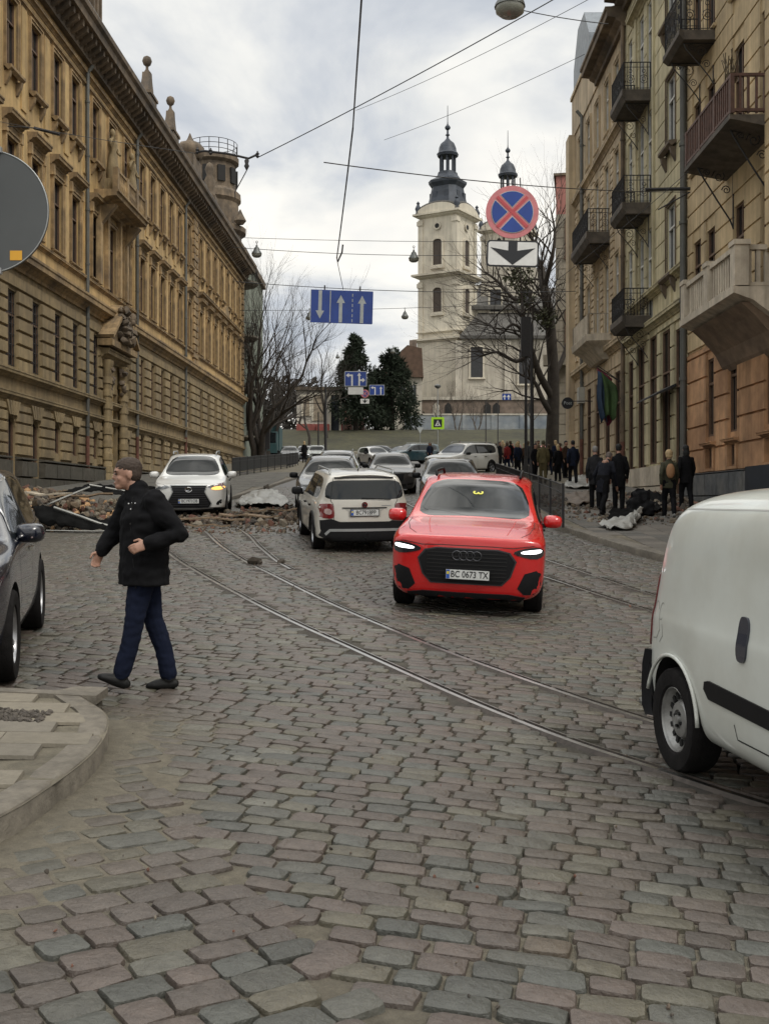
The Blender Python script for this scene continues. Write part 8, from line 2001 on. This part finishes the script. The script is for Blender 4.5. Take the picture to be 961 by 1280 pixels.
pal = [BLK, NAVY, ('dark_red', (.13, .015, .015)), ('dull_brown', (.05, .03, .02)), ('dark_grey_coat', (.03, .03, .032)), ('beige_coat', (.16, .12, .08)), ('bright_red', (.28, .02, .02)), ('pink_grey', (.22, .13, .12))]
word = ['black', 'navy', 'dark red', 'dull brown', 'dark grey', 'beige', 'bright red', 'pinkish']
base_p = [figure('person', pose(p, l), dict(hair=h_, top=BLK, leg=BLK), vox=.034, hair=hs) for p, l, h_, hs in ((0, .02, ('black', (.006, .006, .006)), 'short'), (.25, .03, ('brown', (.05, .03, .015)), 'bob'), (.1, 0, ('blond', (.36, .26, .14)), 'long'))]
spots = [(606, 587, 0, 'at the rear of the white SUV, apart from the others'), (634, 590, 2, 'in the front row beside the black-clad one'), (647, 594, 1, 'in front of the left pole'), (668, 600, 0, 'under the thickest pole'), (660, 590, 4, 'behind the one under the pole'), (697, 602, 0, 'between the soldier and the wall'), (706, 598, 3, 'near the tree trunk'),
         (620, 580, 3, 'at the left end of the crowd'), (628, 577, 5, 'second from the left of the back rows'), (640, 578, 6, 'in the middle of the back rows'), (652, 577, 7, 'left of the poles in the back row'), (645, 584, 4, 'in the middle row'), (672, 584, 5, 'just right of the poles, back row'), (680, 586, 1, 'behind the soldier'), (690, 586, 4, 'right of the poles in the second row'),
         (616, 574, 2, 'in the farthest row on the left'), (634, 572, 4, 'in the farthest row, middle'), (648, 571, 3, 'in the farthest row near the poles'), (662, 573, 6, 'in the farthest row behind the poles'), (676, 574, 0, 'in the farthest row, right'), (692, 577, 7, 'in the farthest row by the tree'), (624, 586, 0, 'front row, left half'), (700, 592, 2, 'by the foot of the pollarded tree'), (658, 582, 0, 'middle row between the poles'), (612, 582, 1, 'left edge, just right of the one at the SUV'), (638, 584, 0, 'middle row, left of the bright red one'), (655, 588, 3, 'second row by the left pole'), (665, 580, 1, 'third row beside the thickest pole'), (686, 594, 0, 'right half, partly behind the soldier'), (694, 590, 1, 'right half before the tree trunk'), (643, 573, 2, 'in the farthest row, second from the middle'), (670, 578, 6, 'in the third row right of the poles'), (630, 573, 7, 'in the farthest row, third from the left'),
         (575, 574, 4, 'beyond the white SUV'), (540, 573, 0, 'by the crossing sign pole'), (377, 577, 0, 'standing among the parked cars on the left'), (536, 574, 1, 'next to the one by the crossing sign')]
gr_ = 'onlookers crowding the right pavement'
for i, (px, py, ci, where) in enumerate(spots):
    o = base_p[i] if i < 3 else copy_tree(base_p[(i*7) % 3]); g = gp(px, py, .1)
    if g.y > 95: g = Vector(((px-CX)/F*88, 88 + i % 4, 0))
    stand(o, g.x, g.y, math.cos(i*2.1)*.6, .7 if i % 3 else -.7, .11); s = 1 + .06*math.sin(i*3.3); o.scale = (s, s, s)
    for c in o.children:
        k = c.name.split('.')[0]
        if k == 'jacket': c.material_slots[0].link = 'OBJECT'; c.material_slots[0].material = mat('cloth_' + pal[ci][0], pal[ci][1], .95, spec=.12, var=.2, scale=8)
        if k == 'trousers' and i % 3 == 1: c.material_slots[0].link = 'OBJECT'; c.material_slots[0].material = mat('cloth_dark_jeans', JEAN[1], .85)
    tag(o, 'onlooker in a %s coat %s' % (word[ci], where), 'person', gr_ if i < len(spots)-4 else None)
    if i >= len(spots)-4 and 'group' in o: del o['group']
# ================================================================ FENCES, RUBBLE, TORN ROOF SHEETS
def ped_fence(name, pts, label, h=.95, step=.17, post=1.9, solid=False):
    e = empty(name, (pts[0][0], pts[0][1], 0), 0, label, 'fence'); o0 = Vector((pts[0][0], pts[0][1], 0))
    for (a, c) in zip(pts, pts[1:]):
        a, c = Vector((*a, 0)), Vector((*c, 0)); L = (c-a).length; n = max(1, int(L/post))
        for i in range(n):
            p, q = a.lerp(c, i/n), a.lerp(c, (i+1)/n); p.z, q.z = G(p.x, p.y)+.12, G(q.x, q.y)+.12; p0, q0 = p-o0, q-o0; up = Vector((0, 0, 1))
            b = MB(); b.tube([p0, p0+up*(h+.04)], .03, 6); b.build('fence_post', M_iron, e)
            b = MB(); b.tube([p0+up*h, q0+up*h], .02, 5); b.tube([p0+up*.14, q0+up*.14], .016, 4); m = int((q-p).length/step)
            b.tube([p0+up*h*.82, q0+up*h*.82], .012, 4)
            for k in range(1, m): r = p0.lerp(q0, k/m); b.tube([r+up*.14, r+up*h], .009, 4, False)
            if solid:
                b.cur = 1; d = (q0-p0); b.add([p0+up*.25+d*.03, q0+up*.25-d*.03, q0+up*h*.98-d*.03, p0+up*h*.98+d*.03], [(0, 1, 2, 3)])
            b.build('railing_panel', [M_iron, mat('dark_mesh_infill', (.02, .022, .02), .8)], e)
    b = MB(); p = Vector((*pts[-1], 0)); p.z = G(p.x, p.y)+.12; b.tube([p-o0, p-o0+Vector((0, 0, h))], .03, 6); b.build('fence_post', M_iron, e)
ped_fence('street_fence', [(3.98, 24.1), (4.05, 32), (4.35, 42)], 'black bar fence along the right kerb beside the red SUV and the crowd')
ped_fence('street_fence', [(-7.6, 54), (-7.1, 62), (-6.4, 71), (-6.4, 80)], 'low dark panelled fence along the left pavement beyond the white SUV', h=.95, step=.16, solid=True)
M_brick = facemat('rubble', rough=.9, var=.1); rng = random.Random(21)
def rubble(name, pts, label, cols, kind='stuff'):
    V = []; Fs = []; T = []; b = MB()
    for (x, y, z, r, sq) in pts:
        n0_ = len(b.v); b.rock((x, y, z), r, sq, rng); c = rng.choice(cols); k = rng.uniform(.7, 1.25); T += [tuple(q*k for q in c)]*(len(b.v)-n0_)
    me = b.mesh(name, M_brick, fix=False); ca = me.color_attributes.new('tint', 'FLOAT_COLOR', 'POINT'); ca.data.foreach_set('color', [q for t in T for q in (*t, 1)])
    return tag(link(name, me), label, 'rubble', None, kind)
RC_ = [(.13, .062, .042), (.10, .075, .055), (.13, .105, .075), (.08, .068, .055), (.055, .048, .04), (.17, .145, .11), (.11, .08, .05)]
def heap(cx, cy, rx_, ry_, h, n, r0, r1, flat=.6, dz=0):
    o = []
    for _ in range(n):
        a = rng.random()*6.283; q = math.sqrt(rng.random()); x, y = cx+rx_*q*math.cos(a), cy+ry_*q*math.sin(a); t = max(0, 1-q*q)
        o.append((x, y, G(x, y)+dz+h*t*rng.uniform(.2, 1), rng.uniform(r0, r1)*(1 if rng.random() < .85 else 1.6), (1, rng.uniform(.5, .9), flat)))
    return o
rubble('street_rubble', heap(-3.3, 27.6, 2.6, 2.0, .14, 700, .03, .12) + heap(-2.6, 29.5, 1.6, 3.5, .08, 380, .02, .09) + heap(-3.2, 24.8, 1.7, 1.0, .02, 180, .02, .06) + heap(-5.6, 26.6, 1.8, .8, .06, 300, .03, .1), 'broken brick and plaster scattered over the tracks between the white SUV and the estate', RC_)
rubble('wall_rubble', heap(-8.2, 26.2, 2.2, 2.0, .6, 1100, .05, .15) + heap(-10.5, 31, 1.8, 4, .5, 700, .05, .2, dz=.1) + heap(-7.0, 31, 1.5, 3, .25, 350, .04, .14, dz=.1), 'heap of brick, plaster and splintered wood lying behind the torn black sheet', RC_ + [(.30, .18, .09), (.24, .20, .14)])
rubble('pavement_rubble', heap(6.2, 27.5, 1.9, 3.0, .03, 300, .02, .08, dz=.13) + heap(8.3, 33, 1.0, 3.5, .25, 420, .04, .14, dz=.13) + heap(5.6, 33, 1.3, 4, .04, 240, .03, .1, dz=.13) + heap(7.4, 29.4, .9, .8, .22, 160, .04, .13, dz=.13), 'plaster crumbs and debris strewn over the right pavement', RC_)
b_ = []
for _ in range(420):
    Y = rng.uniform(3.5, 24); X = rng.uniform(-.34*Y, .3*Y); b_.append((X, Y, G(X, Y)+.006, rng.uniform(.004, .014) + .012*(Y > 14)*rng.random(), (1, .8, .5)))
rubble('scattered_grit', b_, 'small stones and crumbs scattered over the cobbles', RC_ + [(.06, .05, .04)])
for (x, y, r, lb_) in ((-2.15, 17.9, .13, 'dark clod lying on the setts left of the estate'), (-1.75, 18.2, .07, 'small dark lump by the rear wheel of the white estate'), (-4.15, 38, .32, 'dark round lump on the left carriageway edge')):
    b = MB(); b.rock((0, 0, r*.35), r, (1.3, .9, .55), rng); b.rock((r*.6, 0, r*.2), r*.6, (1, 1, .5), rng); tag(b.build('rubble_lump', mat('dark_clod', (.05, .04, .03), .9, var=.3), loc=(x, y, G(x, y))), lb_, 'rubble lump')
# splintered planks
def plank(x, y, z, L, w_, rot, label, m):
    b = MB(); n = 5; b.loft([[(L*(i/n-.5), w_*s*.5*(1+.2*math.sin(i*3+x)), t+.03*math.sin(i*2.1+x)) for s, t in ((-1, 0), (1, 0), (1, .035), (-1, .035))] for i in range(n+1)])
    return tag(b.build('broken_plank', m, loc=(x, y, G(x, y)+z), rot=rot), label, 'plank')
M_wood = mat('splintered_wood', (.17, .12, .075), .85, var=.3, scale=9); M_palew = mat('pale_wood', (.34, .29, .22), .8, var=.2, scale=9)
gpk = 'broken planks lying about the left rubble'
for i, (x, y, z, L, w_, a, t) in enumerate(((-4.4, 26.2, .12, 2.2, .3, .15, .03), (-3.3, 26.6, .16, 1.6, .26, -.3, .06), (-2.9, 27.8, .2, 1.3, .35, .4, -.05), (-8.2, 25.4, .78, 1.7, .3, -.15, .05), (-7.4, 26.4, .66, 1.5, .2, .3, -.12), (-4.1, 25.2, .05, 1.0, .1, .05, 0))):
    tag(plank(x, y, z, L, w_, (t, t*.5, a), ['long brown board across the track before the white SUV', 'brown board lying askew on the road rubble', 'short wide board beside the estate', 'pale board on top of the heap behind the black sheet', 'narrow board half buried in the heap', 'thin lath lying on the setts in front of the rubble'][i], M_palew if i == 3 else M_wood), group=gpk)
def sheetm(name, grid, m, label, th=.012, amp=1.0):
    """a bent metal sheet from a grid of points (rows x cols)"""
    R_, C_ = len(grid), len(grid[0]); b = MB(); b.v = [tuple(p) for r in grid for p in r]
    for j in range(R_-1):
        for i in range(C_-1): b.f.append([j*C_+i, j*C_+i+1, (j+1)*C_+i+1, (j+1)*C_+i]); b.m.append(0)
    o = b.build(name, [m], fix=False, smooth=True); s = o.modifiers.new('s', 'SUBSURF'); s.levels = s.render_levels = 3; m0 = evald(o); o.modifiers.clear(); o.data = m0
    for v in m0.vertices: p = v.co*3.1; v.co += Vector((noise.noise(p)*.10, noise.noise(p+Vector((9, 0, 0)))*.10, abs(noise.noise(p*1.3+Vector((0, 7, 0))))*.16 + .05*abs(noise.noise(p*4))))*amp
    d = o.modifiers.new('t', 'SOLIDIFY'); d.thickness = th
    me = evald(o); o.modifiers.clear(); o.data = me; return tag(o, label, 'metal sheet')
M_tin = mat('black_tin', (.008, .008, .008), 1.0, 0, spec=.04, var=.3, scale=4); M_tinl = mat('pale_tin', (.30, .30, .28), .5, .3, var=.25, scale=3, dirt=((.10, .08, .06), .6, 1.5))
def gpx(x, y, Y): return P(x, y, Y)
sheetm('torn_roof_sheet', [[gpx(36, 631, 24.6), gpx(70, 636, 24.4), gpx(105, 650, 24.3), gpx(150, 655, 24.4), gpx(190, 646, 24.8)], [gpx(40, 646, 24.2), gpx(75, 652, 24.0), gpx(105, 661, 24.0), gpx(150, 664, 24.2), gpx(190, 656, 24.6)], [gpx(52, 660, 24.1), gpx(80, 662, 24.0), gpx(110, 663, 24.0), gpx(150, 666, 24.2), gpx(185, 662, 24.5)]], M_tin, 'long torn black roof sheet curling up at the front of the left rubble heap')
sheetm('torn_roof_sheet', [[gpx(50, 632, 27.2), gpx(80, 616, 27.4), gpx(112, 607, 27.6), gpx(140, 611, 27.8), (-6.2, 28.2, 2.0), (-5.5, 28.4, 1.75)], [gpx(46, 640, 26.6), gpx(84, 622, 26.8), gpx(112, 614, 27.0), gpx(140, 620, 27.2), (-6.3, 27.6, 1.7), (-5.6, 27.8, 1.5)]], M_tin, 'black roof sheet bent like a ridge at the back of the left rubble heap')
for q in range(3):
  b = MB()
  if q == 0: b.tube(catmull([tuple(gpx(68, 634, 24.25)), tuple(gpx(100, 645, 24.15)), tuple(gpx(128, 655, 24.15)), tuple(gpx(150, 659, 24.2))], 5), .028, 5)
  if q == 1: b.tube([gpx(48, 636, 25.2), gpx(80, 622, 26), gpx(112, 609, 27)], .03, 5)
  if q == 2: b.tube([gpx(112, 606, 27.3), gpx(140, 611, 27.5), gpx(170, 616, 27.8)], .025, 5)
  tag(b.build('pale_metal_strip', M_tinl), ['pale metal edge strip hanging down the front black sheet', 'pale metal strip rising to the peak of the rear black sheet', 'pale metal strip falling right from the rear sheet peak'][q], 'metal strip')
b = MB(); b.tube([gpx(58, 663, 24), gpx(120, 664, 24), gpx(160, 663, 24)], .012, 4); tag(b.build('thin_rod', M_tinl), 'thin pale rod lying under the front of the black sheet', 'rod')
sheetm('torn_roof_sheet', [[gp(298, 628)+Vector((0, 0, .05)), gp(320, 622)+Vector((0, 0, .22)), gp(340, 621)+Vector((0, 0, .26)), gp(360, 628)+Vector((0, 0, .1))], [gp(292, 634)+Vector((0, 0, .1)), gp(318, 631)+Vector((0, 0, .3)), gp(340, 630)+Vector((0, 0, .3)), gp(362, 634)+Vector((0, 0, .05))], [gp(300, 637)+Vector((0, 0, .04)), gp(320, 636)+Vector((0, 0, .12)), gp(340, 636)+Vector((0, 0, .12)), gp(358, 637)+Vector((0, 0, .03))]], M_tinl, 'pale buckled metal sheet on the road rubble right of the white SUV')
U = Vector((0, 0, 1))
def gs(x, y, h): return gp(x, y, .13) + U*h
sheetm('torn_roof_sheet', [[gs(752, 656, .05), gs(775, 657, .1), gs(795, 654, .22), gs(805, 648, .3)], [gs(748, 662, .02), gs(772, 664, .02), gs(792, 664, .02), gs(798, 655, .06)]], M_tinl, 'crumpled pale sheet at the feet of the stooping person')
sheetm('torn_roof_sheet', [[gs(758, 648, .12), gs(780, 646, .2), gs(803, 648, .12)], [gs(758, 655, .03), gs(780, 655, .02), gs(804, 654, .03)]], M_tin, 'dark bent sheet just behind the crumpled pale one')
sheetm('torn_roof_sheet', [[gs(706, 606, .1), gs(725, 600, .3), gs(745, 602, .1)], [gs(704, 612, .02), gs(725, 612, .05), gs(742, 612, .03)]], M_tinl, 'pale sheet lying across the pavement beyond the fence end')
sheetm('torn_roof_sheet', [[gs(704, 622, .05), gs(722, 620, .12), gs(745, 620, .08)], [gs(706, 632, .02), gs(722, 633, .03), gs(740, 634, .02)]], mat('brown_tin', (.10, .075, .055), .7, .1, var=.3, scale=3), 'brown ribbed sheet lying by the end of the fence')
sheetm('torn_roof_sheet', [[gs(795, 634, .1), gs(812, 628, .35), gs(830, 630, .2)], [gs(793, 644, .02), gs(812, 646, .03), gs(832, 642, .03)]], M_tin, 'dark crumpled sheet between the sack and the blond walker')

# ---------------------------------------------------------------- pieces that repeat along a facade become parts of their own
def split_x(o, gap=.03):
    me = o.data; par = list(range(len(me.vertices)))
    def fd(i):
        while par[i] != i: par[i] = par[par[i]]; i = par[i]
        return i
    for e in me.edges: a, c = fd(e.vertices[0]), fd(e.vertices[1]); par[a] = c
    iv = {}
    for v in me.vertices: r = fd(v.index); x = v.co.x; q = iv.setdefault(r, [x, x]); q[0] = min(q[0], x); q[1] = max(q[1], x)
    gs_ = []
    for r, (a, c) in sorted(iv.items(), key=lambda t: t[1][0]):
        if gs_ and a < gs_[-1][1] + gap: gs_[-1][1] = max(gs_[-1][1], c); gs_[-1][2].add(r)
        else: gs_.append([a, c, {r}])
    if not 1 < len(gs_) <= 60: return
    for k, (a, c, rs) in enumerate(gs_):
        vi = [v.index for v in me.vertices if fd(v.index) in rs]; mp = {q: i for i, q in enumerate(vi)}; ps = [q for q in me.polygons if q.vertices[0] in mp]
        m2 = bpy.data.meshes.new(o.name); m2.from_pydata([tuple(me.vertices[i].co) for i in vi], [], [[mp[i] for i in q.vertices] for q in ps])
        for m in me.materials: m2.materials.append(m)
        m2.polygons.foreach_set('material_index', [q.material_index for q in ps]); m2.polygons.foreach_set('use_smooth', [q.use_smooth for q in ps]); m2.update()
        if any(q.use_smooth for q in ps): m2.set_sharp_from_angle(angle=R(45))
        n2 = link(o.name.split('.')[0], m2, o.parent)
        for ch in (list(o.children) if k == 0 else []): ch.parent = n2
    bpy.data.objects.remove(o)
for o in list(bpy.data.objects):
    if o.type == 'MESH' and o.parent and o.name.split('.')[0] in ('quoins', 'pilaster_strips', 'portal_columns', 'ball_finial', 'roof_ornament', 'attic', 'facade_statues', 'cellar_window_surround', 'door_panels', 'central_pilasters', 'bay_frame', 'wipers', 'plinth', 'balusters', 'belt_course', 'carved_crest'): split_x(o)
